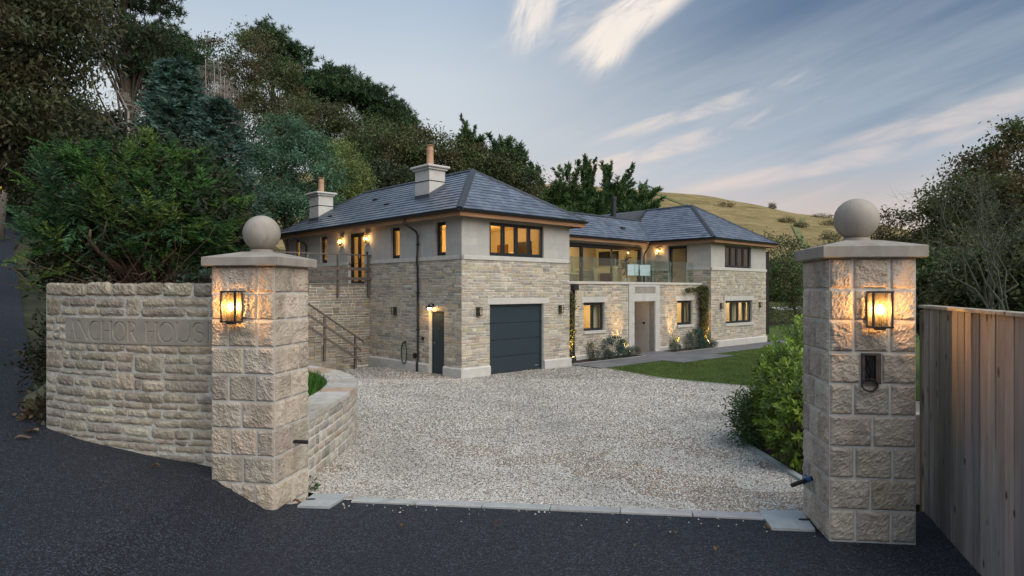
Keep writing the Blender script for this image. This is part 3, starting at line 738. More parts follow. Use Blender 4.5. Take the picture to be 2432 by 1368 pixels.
gate_lantern(RP0, ra, rb, .30, 1.465, 'lit black box lantern on the gate pillar above the intercom recess')
# stub pipes for the gate motors
def stub(p, d, L, label, tape=False):
    root = empty('cable_duct', p); tag(root, label, 'pipe')
    d = Vector(d).normalized(); mb = MB(); mb.tube([d*-.03, d*L], .016, 10); mb.build('pipe', M['rubber'], root)
    if tape:
        mb = MB(); 
        for k in range(3): mb.tube([d*(.028+.012*k), d*(.036+.012*k)], .0195, 10)
        s = d.cross(Vector((0, 0, 1))).normalized(); ring = [d*(.055+.035*math.cos(t)*.6)+Vector((0, 0, .0+.035*math.sin(t)))+s*.02 for t in np.linspace(0, 6.0, 16)]
        mb.tube(ring, .004, 6); mb.build('blue_twine', M['bluetape'], root)
lpn = -(-la)  # drive-side normal of the left pillar
fp = Vector((*LP0, 0))-la*.0+lb*.30
stub((fp.x, fp.y, .43), (.95, -.05, -.06), .13, 'short black pipe stub poking from the name wall pillar')
fp = Vector((*RP0, 0))+rb*.33
stub((fp.x-.01, fp.y, .30), (-.93, -.25, -.22), .19, 'black pipe stub wrapped in blue twine on the pillar by the fence', True)
# ------------------------------------------------------------------ name wall
WP = spline(WALLP, 60)
def wall_curve(P, SGN=-1):
    L = [0]
    for q, r_ in zip(P, P[1:]): L.append(L[-1]+math.hypot(r_[0]-q[0], r_[1]-q[1]))
    tot = L[-1]
    def f(u, d, z, base=(0, 0)):
        s = min(max(u, 0), tot); k = min(int(np.searchsorted(L, s, 'right'))-1, len(P)-2); k = max(k, 0)
        g = (u-L[k])/(L[k+1]-L[k]); x = P[k][0]+(P[k+1][0]-P[k][0])*g; y = P[k][1]+(P[k+1][1]-P[k][1])*g
        tx, ty = P[k+1][0]-P[k][0], P[k+1][1]-P[k][1]; q = math.hypot(tx, ty); return (x+ty/q*d*SGN, y-tx/q*d*SGN, z)
    return f, tot
wf0, WLEN = wall_curve(WP)
nw = empty('garden_wall', (-4.55, 6.42, .30)); tag(nw, 'curved rubble stone wall carrying the carved house name panel', 'wall')
wf = lambda u, d, z: tuple(Vector(wf0(u, d, z))-nw.location)
us = np.linspace(0, WLEN, 60)
WZ = 1.80
def ring_sheet(mb, d, z0, z1, n=40, flip=False):
    for i in range(n):
        a, b = WLEN*i/n, WLEN*(i+1)/n
        mb.add([wf(a, d, z0), wf(b, d, z0), wf(b, d, z1), wf(a, d, z1)], [(0, 1, 2, 3)])
mb = MB(); ring_sheet(mb, 0, -.1, WZ-.02); ring_sheet(mb, -.42, -.1, WZ-.02)
for i in range(40):
    a, b = WLEN*i/40, WLEN*(i+1)/40
    mb.add([wf(a, 0, WZ-.02), wf(b, 0, WZ-.02), wf(b, -.42, WZ-.02), wf(a, -.42, WZ-.02)], [(0, 1, 2, 3)])
mb.add([wf(WLEN, 0, -.1), wf(WLEN, -.42, -.1), wf(WLEN, -.42, WZ-.02), wf(WLEN, 0, WZ-.02)], [(0, 1, 2, 3)])
mb.build('mortar_core', M['mortar_wall'], nw)
def u_at_px(px):
    best = min(np.linspace(0, WLEN, 900), key=lambda u: abs(CX+F*wf0(u, .02, 0)[0]/wf0(u, .02, 0)[1]-px)); return float(best)
PU0 = u_at_px(154.5); PUv = u_at_px(503.); PZ0, PZ1 = 1.238, 1.472
WALLPAL = [(0.3519, 0.303, 0.2366), (0.3162, 0.2747, 0.2165), (0.3825, 0.3283, 0.2517), (0.2907, 0.2576, 0.2115), (0.3672, 0.303, 0.2265), (0.3978, 0.3434, 0.2668), (0.3315, 0.2778, 0.2265), (0.4284, 0.3788, 0.292)]
PEND = .05
st = course_list(0, WLEN-.004, WZ-.135, WZ, [], (.13, .14), (.28, .52), 0)
st += course_list(0, WLEN, PZ1+.01, WZ-.14, [], (.06, .10), (.17, .48), .14)
st += course_list(PU0+.012, WLEN, PZ0, PZ1+.01, [], (.07, .09), (.10, .22), 0)
st += course_list(0, WLEN, -.05, PZ0, [], (.050, .098), (.12, .46), .13)
for (a, b, z0, z1) in st:
    lo = min(h(*wf0(a, 0, 0)[:2]), h(*wf0(b, 0, 0)[:2]))
    if z1 < lo-.05: continue
    top = z0 > WZ-.15
    if random.random() < .25: z1 -= random.uniform(0, .012)
    jt = random.uniform(.005, .011)
    vs, fs = rock_block(a+random.uniform(-.003, .006), b-random.uniform(-.003, .006), z0, z1, wf, .013 if not top else .022, .0165, jt if not top else .007, 1.0, .013)
    mb = MB(); mb.add(vs, fs, jit(random.choice(WALLPAL), .16, .022))
    if top: mb.add([wf(a+.004, .005, z1-.006), wf(b-.004, .005, z1-.006), wf(b-.004, -.4, z1-.004), wf(a+.004, -.4, z1-.004)], [(0, 1, 2, 3)], jit(WALLPAL[1], .1))
    mb.build('stone', M['wallstone'], nw)
# end return of the wall: stones on its left end face
ep = Vector(wf0(WLEN, 0, 0)); eq = Vector(wf0(WLEN, -.42, 0)); ed = (eq-ep).normalized(); en = Vector((-ed.y, ed.x, 0)); en = en if en.x < 0 else -en
for (a, b, z0, z1) in course_list(0, .42, .15, WZ, [], (.07, .12), (.16, .3), .1):
    vs, fs = rock_block(a, b, z0, z1, lambda s, d, z: tuple(ep+ed*s+en*d+Vector((0, 0, z))-nw.location), .022, .03, .008)
    mb = MB(); mb.add(vs, fs, jit(random.choice(WALLPAL), .16, .022)); mb.build('stone', M['wallstone'], nw)
# carved panel: heightfield with V-cut letters
def name_panel():
    # letter strokes in zoomed-photo coordinates (x along, y down 690..932)
    S = []
    def line(x0, y0, x1, y1, w): S.append((np.array([[x0, y0], [x1, y1]], float), w))
    def arc(cx, cy, rx, ry, a0, a1, w0, w1=None, n=22):
        t = np.radians(np.linspace(a0, a1, n)); p = np.stack([cx+rx*np.cos(t), cy-ry*np.sin(t)], 1)
        for i in range(n-1):
            m = math.sin(math.pi*(i+.5)/(n-1)); S.append((p[i:i+2], w0 if w1 is None else w0+(w1-w0)*m))
    T_, B_ = 692, 930; tk, tn = 26, 11
    def serif(x, y, w=44): line(x-w/2, y, x+w/2, y, 9)
    # A
    line(487, T_, 425, B_, tn); line(487, T_, 548, B_, tk); line(445, 835, 520, 835, tn); serif(425, B_, 40); serif(548, B_, 44)
    # N
    line(592, T_, 592, B_, tn); line(592, T_, 735, B_, tk); line(735, T_, 735, B_, tn); serif(592, B_, 40); serif(735, T_, 40); serif(582, T_, 24)
    # C
    arc(855, 811, 92, 121, 48, 312, tn, tk); line(917, 715, 917, 745, 9); line(917, 878, 917, 905, 9)
    # H
    for x in (965, 1088): line(x, T_, x, B_, tk); serif(x, T_, 50); serif(x, B_, 50)
    line(965, 808, 1088, 808, tn)
    # O
    arc(1207, 811, 84, 122, -90, 90, tn, tk); arc(1207, 811, 84, 122, 90, 270, tn, tk)
    # R
    line(1335, T_, 1335, B_, tk); serif(1335, T_, 46); serif(1335, B_, 50); arc(1365, 752, 56, 60, -90, 90, tn, tk); line(1335, T_, 1365, T_, tn); line(1335, 812, 1365, 812, tn); line(1372, 812, 1440, B_, tk)
    # H
    for x in (1572, 1690): line(x, T_, x, B_, tk); serif(x, T_, 50); serif(x, B_, 50)
    line(1572, 808, 1690, 808, tn)
    # O
    arc(1812, 811, 84, 122, -90, 90, tn, tk); arc(1812, 811, 84, 122, 90, 270, tn, tk)
    # U
    line(1940, T_, 1940, 860, tk); serif(1940, T_, 50); line(2078, T_, 2078, 860, tn+3); serif(2078, T_, 44); arc(2009, 860, 69, 70, 180, 360, tk, tn+4)
    # S
    arc(2183, 750, 50, 58, 40, 270, tn, tk); arc(2183, 872, 52, 60, 90, -145, tk, tn+4); line(2226, 705, 2226, 735, 9); line(2138, 890, 2138, 918, 9)
    # E
    line(2300, T_, 2300, B_, tk); serif(2290, T_, 40); serif(2290, B_, 40); line(2300, T_, 2390, T_, tn); line(2300, 806, 2375, 806, tn); line(2300, B_, 2398, B_, tn); line(2390, T_, 2390, 720, 9); line(2398, 900, 2398, B_, 9)
    Lp = PU0-PUv; sc = Lp/(2335-365)              # metres per zoomed pixel
    res = .0036; U = np.arange(0, PU0-PEND, res); Z = np.arange(0, PZ1-PZ0, res)
    gx_ = 365+U/sc; gz_ = 972-Z/((PZ1-PZ0)/(972-640)); X, Y = np.meshgrid(gx_, gz_)
    dep = np.zeros_like(X)
    for p, w in S:
        a, b = p; m = (X > min(a[0], b[0])-30) & (X < max(a[0], b[0])+30) & (Y > min(a[1], b[1])-30) & (Y < max(a[1], b[1])+30)
        if not m.any(): continue
        ab = b-a; q = np.stack([X[m]-a[0], Y[m]-a[1]], 1); t = np.clip((q@ab)/max(1e-6, ab@ab), 0, 1); d = np.hypot(*(q-t[:, None]*ab).T)
        dep[m] = np.maximum(dep[m], np.clip(w/2-d, 0, None))
    dmap = -np.minimum(dep*sc*1.5, .022)+.012
    nx, nz = len(U), len(Z); V = np.array([wf(PU0-u, d_, PZ0+z) for z, row in zip(Z, dmap) for u, d_ in zip(U, row)])
    i = (np.arange(nx-1)[None, :]+nx*np.arange(nz-1)[:, None]).ravel(); Q = np.stack([i, i+1, i+nx+1, i+nx], 1)
    # rim that closes the slab back into the wall
    o = np_mesh('name_panel', V, Q, None, M['panel'], nw)
    mb = MB(); n = 30
    for k in range(n):
        a, b = PEND+(PU0-PEND)*k/n, PEND+(PU0-PEND)*(k+1)/n
        for z in (PZ0, PZ0+Z[-1]): mb.add([wf(a, -.01, z), wf(b, -.01, z), wf(b, .012, z), wf(a, .012, z)], [(0, 1, 2, 3)])
    mb.add([wf(PU0, -.01, PZ0), wf(PU0, .012, PZ0), wf(PU0, .012, PZ1), wf(PU0, -.01, PZ1)], [(0, 1, 2, 3)])
    mb.build('panel_edge', M['panel'], o)
    o['label'] = 'smooth carved panel reading ANCHOR HOUSE'
name_panel()
# ------------------------------------------------------------------ curved planter wall
pw = empty('planter_wall', (-2.0, 8.0, -.25)); tag(pw, 'low curved planter wall with flagstone coping beside the gravel drive', 'planter')
pf0, PLEN = wall_curve(PLO, 1)
pf = lambda u, d, z: tuple(Vector(pf0(u, d, z))-pw.location)
PT = .43
mb = MB()
for i in range(60):
    a, b = PLEN*i/60, PLEN*(i+1)/60
    for d in (0, -.36): mb.add([pf(a, d*1., -.9), pf(b, d, -.9), pf(b, d, PT), pf(a, d, PT)], [(0, 1, 2, 3)])
mb.build('mortar_core', M['mortar'], pw)
PLPAL = [(.40, .36, .30), (.36, .33, .29), (.44, .40, .34), (.37, .29, .22), (.31, .28, .245), (.46, .42, .36), (.38, .31, .25)]
for (a, b, z0, z1) in course_list(0, PLEN-.3, -.75, PT-.005, [], (.075, .125), (.13, .34), .08):
    if z1 < h(*pf0(a, .1, 0)[:2])-.06 or a > 5.2: continue
    vs, fs = rock_block(a, b, z0, z1, pf, .016, .030, random.uniform(.006, .011), .7, .010)
    mb = MB(); mb.add(vs, fs, jit(random.choice(PLPAL), .12, .03)); mb.build('stone', M['stone'], pw)
u = 0
while u < PLEN-.2:
    l = random.uniform(.28, .5); l = min(l, PLEN-u); mb = MB(); n = 4; c = jit(random.choice([(.46, .41, .34), (.44, .335, .235), (.50, .47, .42), (.48, .44, .38), (.40, .32, .24), (.47, .46, .43)]), .08)
    sp = random.uniform(-.20, -.14) if random.random() < .5 else None
    for (d0, d1) in ([(.02, -.38)] if sp is None else [(.02, sp+.004), (sp-.004, -.38)]):
        mb = MB()
        for k in range(n):
            s0, s1 = u+.006+(l-.012)*k/n, u+.006+(l-.012)*(k+1)/n
            tl = [pf(s0, d0, PT+.05), pf(s1, d0, PT+.05), pf(s1, d1, PT+.05), pf(s0, d1, PT+.05)]; bl = [pf(s0, d0, PT), pf(s1, d0, PT), pf(s1, d1, PT), pf(s0, d1, PT)]
            q = random.uniform(-.003, .003); tl = [(x, y, z+q*0) for x, y, z in tl]
            mb.add(tl+bl, [(0, 1, 2, 3), (0, 1, 5, 4), (2, 3, 7, 6)]+([(3, 0, 4, 7)] if k == 0 else [])+([(1, 2, 6, 5)] if k == n-1 else []), c)
        mb.build('coping_stone', M['stone'], pw)
        c = jit(random.choice([(.46, .41, .34), (.44, .335, .235), (.50, .47, .42)]), .08)
    u += l
# soil and grass inside the planter
inner = [pf0(s, -.36, 0)[:2] for s in np.linspace(.05, PLEN, 40)]
pp = inner+[(-5.6, 11.5), (-5.2, 9), (-3.2, 7), (-2.45, 6.05)]
poly_sheet('planter_soil', pp, .4, M['soil'], 0, hf=lambda x, y: PT-.04)
rg = np.random.default_rng(5); gx_ = rg.uniform(-5.5, -2.2, 40000); gy_ = rg.uniform(6, 11.4, 40000); kk = inside(pp, gx_, gy_); gx_, gy_ = gx_[kk][:9000], gy_[kk][:9000]
tag(grass_blades('grass', np.stack([gx_, gy_, np.full(len(gx_), PT-.04)], 1), .17, (.06, .16, .018), .012, .25), kind='stuff')
# ------------------------------------------------------------------ steel plates at the gate
def plate(pts, label, slot):
    cx = sum(p[0] for p in pts)/4; cy = sum(p[1] for p in pts)/4; z = h(cx, cy)+.012
    root = empty('cover_plate', (cx, cy, z)); tag(root, label, 'metal plate', 'steel gate motor plates')
    mb = MB(); vs = [(x-cx, y-cy, h(x, y)+.017-z) for x, y in pts]; lo = [(x, y, q-.02) for x, y, q in vs]
    mb.add(vs+lo, [(0, 1, 2, 3), (0, 1, 5, 4), (1, 2, 6, 5), (2, 3, 7, 6), (3, 0, 4, 7)]); mb.build('plate', M['steel'], root)
    mb = MB(); d = Vector((slot[2], slot[3], 0)); n = Vector((-d.y, d.x, 0)).normalized()*.018; c = Vector((slot[0]-cx, slot[1]-cy, h(slot[0], slot[1])+.021-z))
    o = []; 
    for k in range(12):
        t = 2*math.pi*k/12; o.append(c+d*math.cos(t)+n*math.sin(t))
    mb.add(o+[p-Vector((0, 0, .004)) for p in o], [tuple(range(12))]+[(i, (i+1) % 12, 12+(i+1) % 12, 12+i) for i in range(12)]); mb.build('slot', M['rubber'], root)
def gp(px, py, z=-.03): Y = (CAMZ-z)*F/(py-HY); return (PX(px, Y), Y)
plate([gp(706, 1196), gp(782, 1199), gp(830, 1162), gp(745, 1161)], 'grey steel cover plate at the foot of the name wall pillar', (*gp(738, 1178), .04, .006))
plate([gp(1832, 1252), gp(1936, 1256), gp(1905, 1211), gp(1802, 1208)], 'pale steel cover plate at the foot of the pillar by the fence', (*gp(1912, 1233), .05, 0.))
# ------------------------------------------------------------------ board fence on the right
fn = empty('board_fence', (3.05, 4.6, -.06)); tag(fn, 'tall weathered vertical board fence beside the right hand road edge', 'fence')
FA = Vector((3.335, 5.30, 0)); FB = Vector((2.70, 3.38, 0)); fd = (FB-FA).normalized(); fnm = Vector((fd.y, -fd.x, 0)); fnm = fnm if fnm.x < 0 else -fnm
ff = lambda s, d, z: tuple(FA+fd*s+fnm*d+Vector((0, 0, z))-fn.location)
FT = 1.595; s = 0; k = 0
FPAL = [(.315, .295, .275), (.285, .270, .255), (.345, .315, .288), (.31, .295, .275), (.255, .245, .232)]
while s < (FB-FA).length:
    w = random.uniform(.128, .142); mb = MB(); off = random.uniform(-.003, .003); c = jit(random.choice(FPAL), .10); zb = h(*(FA+fd*s)[:2])-.02+random.uniform(0, .02)
    # feather-edge board: thick edge overlapping the thin one
    vs = [(s+.0025, .009+off, zb), (s+w-.0025, .0115+off, zb), (s+w-.0025, -.008, zb), (s+.0025, -.008, zb)]; vt = [(a, b, FT-.012+random.uniform(-.002, .002)) for a, b, _ in vs]
    mb.add([ff(*v) for v in vs+vt], [(0, 1, 5, 4), (1, 2, 6, 5), (2, 3, 7, 6), (3, 0, 4, 7), (4, 5, 6, 7)], c); mb.build('board', M['fence'], fn)
    s += w; k += 1
FL = s
mb = MB(); mb.cbox((-.02, -.045, FT-.012), (FL, .042, FT+.012), .004, (.46, .41, .33), ff); mb.build('capping_rail', M['fence'], fn)
for z in (.25, .85, 1.42):
    mb = MB(); mb.box((0, -.07, z), (FL, -.009, z+.08), (.13, .10, .08), ff); mb.build('rail', M['fence'], fn)
mb = MB(); mb.cbox((-.085, -.07, -.2), (-.025, .02, FT-.035), .006, (.12, .105, .075), ff); mb.build('post', M['fence'], fn)
mb = MB(); mb.box((.60, .018, FT-.085), (.64, .024, FT-.045), (.35, .25, .18), ff); mb.build('tag', M['fence'], fn)
# ------------------------------------------------------------------ the house (local axes: x along the front, y back, z up from its ground)
house = empty('house', (HC[0], HC[1], GZ), HA)
tag(house, 'two storey stone house with slate hipped roofs, glazed balcony and blue-grey garage door', 'house')
HPAL = [(0.465, 0.4042, 0.3224), (0.4196, 0.3709, 0.3062), (0.5103, 0.4485, 0.36), (0.3743, 0.3377, 0.2902), (0.4537, 0.3765, 0.2848), (0.5444, 0.4873, 0.403), (0.397, 0.3654, 0.3224), (0.4877, 0.4097, 0.3009), (0.3289, 0.299, 0.2633)]
APAL = [(.475, .455, .425), (.465, .45, .42), (.485, .465, .435), (.455, .44, .415)]
STONES = []; 
class Wall:
    def __init__(s, o, d, n, L): s.o = o; s.d = d; s.n = n; s.L = L
    def f(s, u, d, z): return (s.o[0]+s.d[0]*u+s.n[0]*d, s.o[1]+s.d[1]*u+s.n[1]*d, z)
def wall_part(w, z0, z1, holes, name, m, u0=0., u1=None, thick=.28, parent=house):
    u1 = w.L if u1 is None else u1
    us = sorted({u0, u1}|{q for hh in holes for q in hh[:2] if u0 < q < u1}); zs = sorted({z0, z1}|{q for hh in holes for q in hh[2:4] if z0 < q < z1})
    mb = MB()
    for a, b in zip(us, us[1:]):
        for c, d in zip(zs, zs[1:]):
            um, zm = (a+b)/2, (c+d)/2
            if any(q[0] < um < q[1] and q[2] < zm < q[3] for q in holes): continue
            mb.add([w.f(a, 0, c), w.f(b, 0, c), w.f(b, 0, d), w.f(a, 0, d)], [(0, 1, 2, 3)])
            mb.add([w.f(a, -thick, c), w.f(b, -thick, c), w.f(b, -thick, d), w.f(a, -thick, d)], [(0, 1, 2, 3)])
    for q in holes:
        a, b, c, d = max(q[0], u0), min(q[1], u1), max(q[2], z0), min(q[3], z1)
        if a >= b or c >= d: continue
        for p in (((a, c), (a, d)), ((b, c), (b, d)), ((a, c), (b, c)), ((a, d), (b, d))):
            (ua, za), (ub, zb) = p; mb.add([w.f(ua, 0, za), w.f(ub, 0, zb), w.f(ub, -thick, zb), w.f(ua, -thick, za)], [(0, 1, 2, 3)])
    return mb.build(name, m, parent)
def stones(w, z0, z1, holes, wallobj, u0=0., u1=None, pal=HPAL, ext=(0, 0), proud=.014):
    u1 = w.L if u1 is None else u1
    for (a, b, c, d) in course_list(u0-ext[0], u1+ext[1], z0, z1, holes, (.065, .12), (.14, .50), .08):
        pr = proud*random.uniform(.6, 1.4)
        vs, fs = stone_geo(a, b, c, d, pr, w.f, .3, .007, random.uniform(.007, .0105))
        p = w.f((a+b)/2, 0, (c+d)/2); x, y = L2W(p[0], p[1]); dist = math.hypot(x, y)
        nx, ny = dF[0]*w.n[0]+dL[0]*w.n[1], dF[1]*w.n[0]+dL[1]*w.n[1]; cs = max(0, -(nx*x+ny*y)/dist)
        vis = cs > .02 and abs(x/y) < .8
        STONES.append(((b-a)*(d-c)*cs/dist**2 if vis else 0, wallobj, vs, fs, jit(random.choice(pal), .12, .03)))
def ashlar(w, z0, z1, holes, wallobj, u0=0., u1=None, ext=(0, 0)):
    u1 = w.L if u1 is None else u1
    for (a, b, c, d) in course_list(u0-ext[0], u1+ext[1], z0, z1, holes, (.26, .34), (.45, .85), 0):
        vs, fs = stone_geo(a, b, c, d, .004, w.f, .02, .001, .0012)
        mb = MB(); mb.add(vs, fs, jit(random.choice(APAL), .03, .01)); mb.build('ashlar_block', M['ashlar'], wallobj)
BZ0, BZ1, EZ = 3.64, 3.77, 5.06
def band(w, u0, u1, e=(.03, .03), name='string_course', z=(BZ0, BZ1), pr=.045, parent=house):
    mb = MB(); mb.cbox((u0-e[0], -.05, z[0]), (u1+e[1], pr, z[1]), .008, f=w.f); return mb.build(name, M['dressed'], parent)
def plinth(w, u0, u1, e=(0, 0), hgt=.32, pr=.06):
    n = max(1, round((u1-u0)/1.1)); L = (u1+e[1]-u0+e[0])/n
    for i in range(n):
        a, b = u0-e[0]+L*i+.002, u0-e[0]+L*(i+1)-.002; mb = MB()
        prof = [(-.02, -.15), (pr, -.15), (pr, hgt-.05), (.016, hgt), (-.02, hgt)]; vs = [w.f(a, d, z) for d, z in prof]+[w.f(b, d, z) for d, z in prof]
        mb.add(vs, [(0, 1, 2, 3, 4), (9, 8, 7, 6, 5)]+[(k, (k+1) % 5, 5+(k+1) % 5, 5+k) for k in range(5)]); mb.build('plinth_stone', M['dressed'], house)
def window(w, u0, u1, z0, z1, lights, name='window', depth=.10, handles=True, frame=.055, bars=None):
    """outer frame with sashes; every pane and handle a sub-part"""
    f = lambda u, d, z: w.f(u, d-depth, z); t = frame
    mb = MB(); mb.box((u0, -.06, z0), (u1, 0, z0+t), f=f); mb.box((u0, -.06, z1-t), (u1, 0, z1), f=f)
    mb.box((u0, -.06, z0+t), (u0+t, 0, z1-t), f=f); mb.box((u1-t, -.06, z0+t), (u1, 0, z1-t), f=f)
    W_ = (u1-u0-2*t)/lights
    for i in range(1, lights): c = u0+t+W_*i; mb.box((c-.02, -.06, z0+t), (c+.02, 0, z1-t), f=f)
    root = mb.build(name, M['anthracite'], house)
    for i in range(lights):
        a, b = u0+t+W_*i+(.02 if i else 0), u0+t+W_*(i+1)-(.02 if i < lights-1 else 0); s = .052; c, d = z0+t, z1-t
        mb = MB(); q = .010
        mb.box((a+.002, -.05, c+.002), (b-.002, q, c+s), f=f); mb.box((a+.002, -.05, d-s), (b-.002, q, d-.002), f=f)
        mb.box((a+.002, -.05, c+s), (a+s, q, d-s), f=f); mb.box((b-s, -.05, c+s), (b-.002, q, d-s), f=f); mb.build('sash', M['anthracite'], root)
        mb = MB(); mb.box((a+s-.004, -.026, c+s-.004), (b-s+.004, -.02, d-s+.004), f=f); mb.build('pane', M['glass'], root)
        if handles:
            hu = b-s*.5 if i % 2 == 0 else a+s*.5; hz = (c+d)/2
            mb = MB(); mb.box((hu-.008, -.075, hz-.07), (hu+.008, -.05, hz+.03), f=f); mb.build('handle', M['chrome'], root)
    return root
def dressed(w, a, b, name, pr=.02, back=-.02, c=.006, m='dressed'):
    mb = MB(); mb.cbox((a[0], back, a[1]), (b[0], pr, b[1]), c, f=w.f); return mb.build(name, M[m], house)
# --- walls
W_front = Wall((0, 0), (1, 0), (0, -1), 4.86)
W_left = Wall((0, 0), (0, 1), (-1, 0), 12.2)
W_gar = Wall((4.86, 0), (0, 1), (1, 0), 8.5)
W_mid = Wall((4.86, 1.0), (1, 0), (0, -1), 10.49)
W_glz = Wall((4.86, 4.2), (1, 0), (0, -1), 10.49)
W_rl = Wall((15.35, .55), (0, 1), (-1, 0), 7.)
W_rf = Wall((15.35, .55), (1, 0), (0, -1), 5.45)
W_rr = Wall((20.8, .55), (0, 1), (1, 0), 8.)
UZ0, UZ1 = 3.79, 4.86
# front of the garage wing
gh = [(1.13, 3.56, -.2, 2.24)]; fh = [(1.12, 3.56, UZ0, UZ1)]
o = wall_part(W_front, -.2, BZ0+.05, gh, 'stone_wall', M['mortar'])
stones(W_front, .30, BZ0, gh+[(1.02, 3.83, 2.24, 2.44), (.98, 1.13, -.2, .30)], o, ext=(.016, .016))
o2 = wall_part(W_front, BZ0+.05, EZ, fh, 'ashlar_wall', M['ashlar_plain'])
ashlar(W_front, BZ1, EZ, fh, o2, ext=(.008, .008)); band(W_front, 0, 4.86, (.045, .045))
plinth(W_front, 0, 1.13, (.06, 0)); plinth(W_front, 3.56, 4.86, (0, .06))
dressed(W_front, (1.02, 2.24), (3.83, 2.44), 'lintel', .018)
window(W_front, 1.12, 3.56, UZ0+.002, UZ1, 4, depth=.07)
# garage door: frame, four section panels
mb = MB(); f = lambda u, d, z: W_front.f(u, d-.11, z)
mb.box((1.13, -.06, -.05), (1.19, .02, 2.24), f=f); mb.box((3.50, -.06, -.05), (3.56, .02, 2.24), f=f); mb.box((1.19, -.06, 2.17), (3.50, .02, 2.24), f=f)
gd = mb.build('garage_door', M['bluegrey'], house)
for i in range(4):
    mb = MB(); a, b = 0.0+i*2.17/4+.004, (i+1)*2.17/4-.004; mb.cbox((1.192, -.05, a), (3.498, -.004, b), .008, f=f); mb.build('door_panel', M['bluegrey'], gd)
mb = MB(); mb.box((3.25, -.004, .14), (3.42, 0.001, .165), f=f); mb.build('badge', M['chrome'], gd)
# left wall
lh_low = [(.88, 1.68, -.2, 2.02)]; lwin = [(.80, 1.36, UZ0, UZ1), (3.40, 3.96, UZ0, UZ1), (8.65, 9.22, UZ0, UZ1), (11.1, 11.62, UZ0, UZ1)]; ldoor = (5.74, 6.93, 2.93, 4.84)
o = wall_part(W_left, -.2, BZ0+.05, lh_low+[ldoor], 'stone_wall', M['mortar'])
stones(W_left, .30, BZ0, lh_low+[ldoor], o, 0, 5.37, ext=(.016, 0)); stones(W_left, 2.93, BZ0, [ldoor], o, 5.37, 12.2)
o2 = wall_part(W_left, BZ0+.05, EZ, lwin+[ldoor], 'ashlar_wall', M['ashlar_plain'])
ashlar(W_left, BZ1, EZ, lwin+[ldoor], o2, ext=(.008, 0)); band(W_left, 0, 5.74, (.045, 0)); band(W_left, 6.93, 12.2, (0, 0))
plinth(W_left, 0, .88, (.06, 0)); plinth(W_left, 1.68, 5.37)
for q in lwin: window(W_left, q[0], q[1], UZ0+.002, UZ1, 1, depth=.09)
def door_leaf(w, u0, u1, z0, z1, m, depth=.12, handle_at=None, glazed=0):
    f = lambda u, d, z: w.f(u, d-depth, z); t = .055; mb = MB()
    mb.box((u0, -.06, z0), (u0+t, .01, z1), f=f); mb.box((u1-t, -.06, z0), (u1, .01, z1), f=f); mb.box((u0+t, -.06, z1-t), (u1-t, .01, z1), f=f)
    root = mb.build('door', M[m], house)
    if not glazed:
        mb = MB(); mb.cbox((u0+t+.003, -.05, z0+.02), (u1-t-.003, -.006, z1-t-.003), .004, f=f); mb.build('door_leaf', M[m], root)
        mb = MB(); mb.tube([f(handle_at, -.006, z0+1.0), f(handle_at, .04, z0+1.0), f(handle_at-.10 if handle_at > (u0+u1)/2 else handle_at+.10, .045, z0+1.0)], .009, 8); mb.build('handle', M['chrome'], root)
        mb = MB(); mb.tube([f((u0+u1)/2, -.008, z1-.55), f((u0+u1)/2, .002, z1-.55)], .012, 10); mb.build('spy_hole', M['chrome'], root)
    else:
        L = (u1-u0-2*t)/glazed; s = .085
        for i in range(glazed):
            a, b = u0+t+L*i+.003, u0+t+L*(i+1)-.003; mb = MB()
            mb.box((a, -.05, z0), (b, -.004, z0+s), f=f); mb.box((a, -.05, z1-t-s), (b, -.004, z1-t-.003), f=f); mb.box((a, -.05, z0+s), (a+s, -.004, z1-t-s), f=f); mb.box((b-s, -.05, z0+s), (b, -.004, z1-t-s), f=f)
            lf = mb.build('door_leaf', M[m], root)
            mb = MB(); mb.box((a+s-.003, -.03, z0+s-.003), (b-s+.003, -.024, z1-t-s+.003), f=f); mb.build('pane', M['glass'], root)
            hu = b-s/2 if i == 0 else a+s/2
            mb = MB(); mb.box((hu-.01, -.004, z0+.95), (hu+.01, .03, z0+1.12), f=f); mb.build('handle', M['chrome'], root)
    return root
door_leaf(W_left, .88, 1.68, -.0, 2.02, 'bluegrey', handle_at=1.56)
door_leaf(W_left, ldoor[0], ldoor[1], ldoor[2], ldoor[3], 'anthracite', glazed=2)
dressed(W_left, (.86, -.12), (1.70, -.0), 'door_step', .09)
# inner side of the garage wing above the balcony
o = wall_part(W_gar, -.2, BZ0+.05, [], 'stone_wall', M['mortar']); stones(W_gar, .30, BZ0, [], o, 0, 1.0, ext=(.016, 0))
o2 = wall_part(W_gar, BZ0+.05, EZ, [], 'ashlar_wall', M['ashlar_plain']); band(W_gar, 0, 4.2, (.045, 0)); plinth(W_gar, 0, 1.0, (.06, 0))
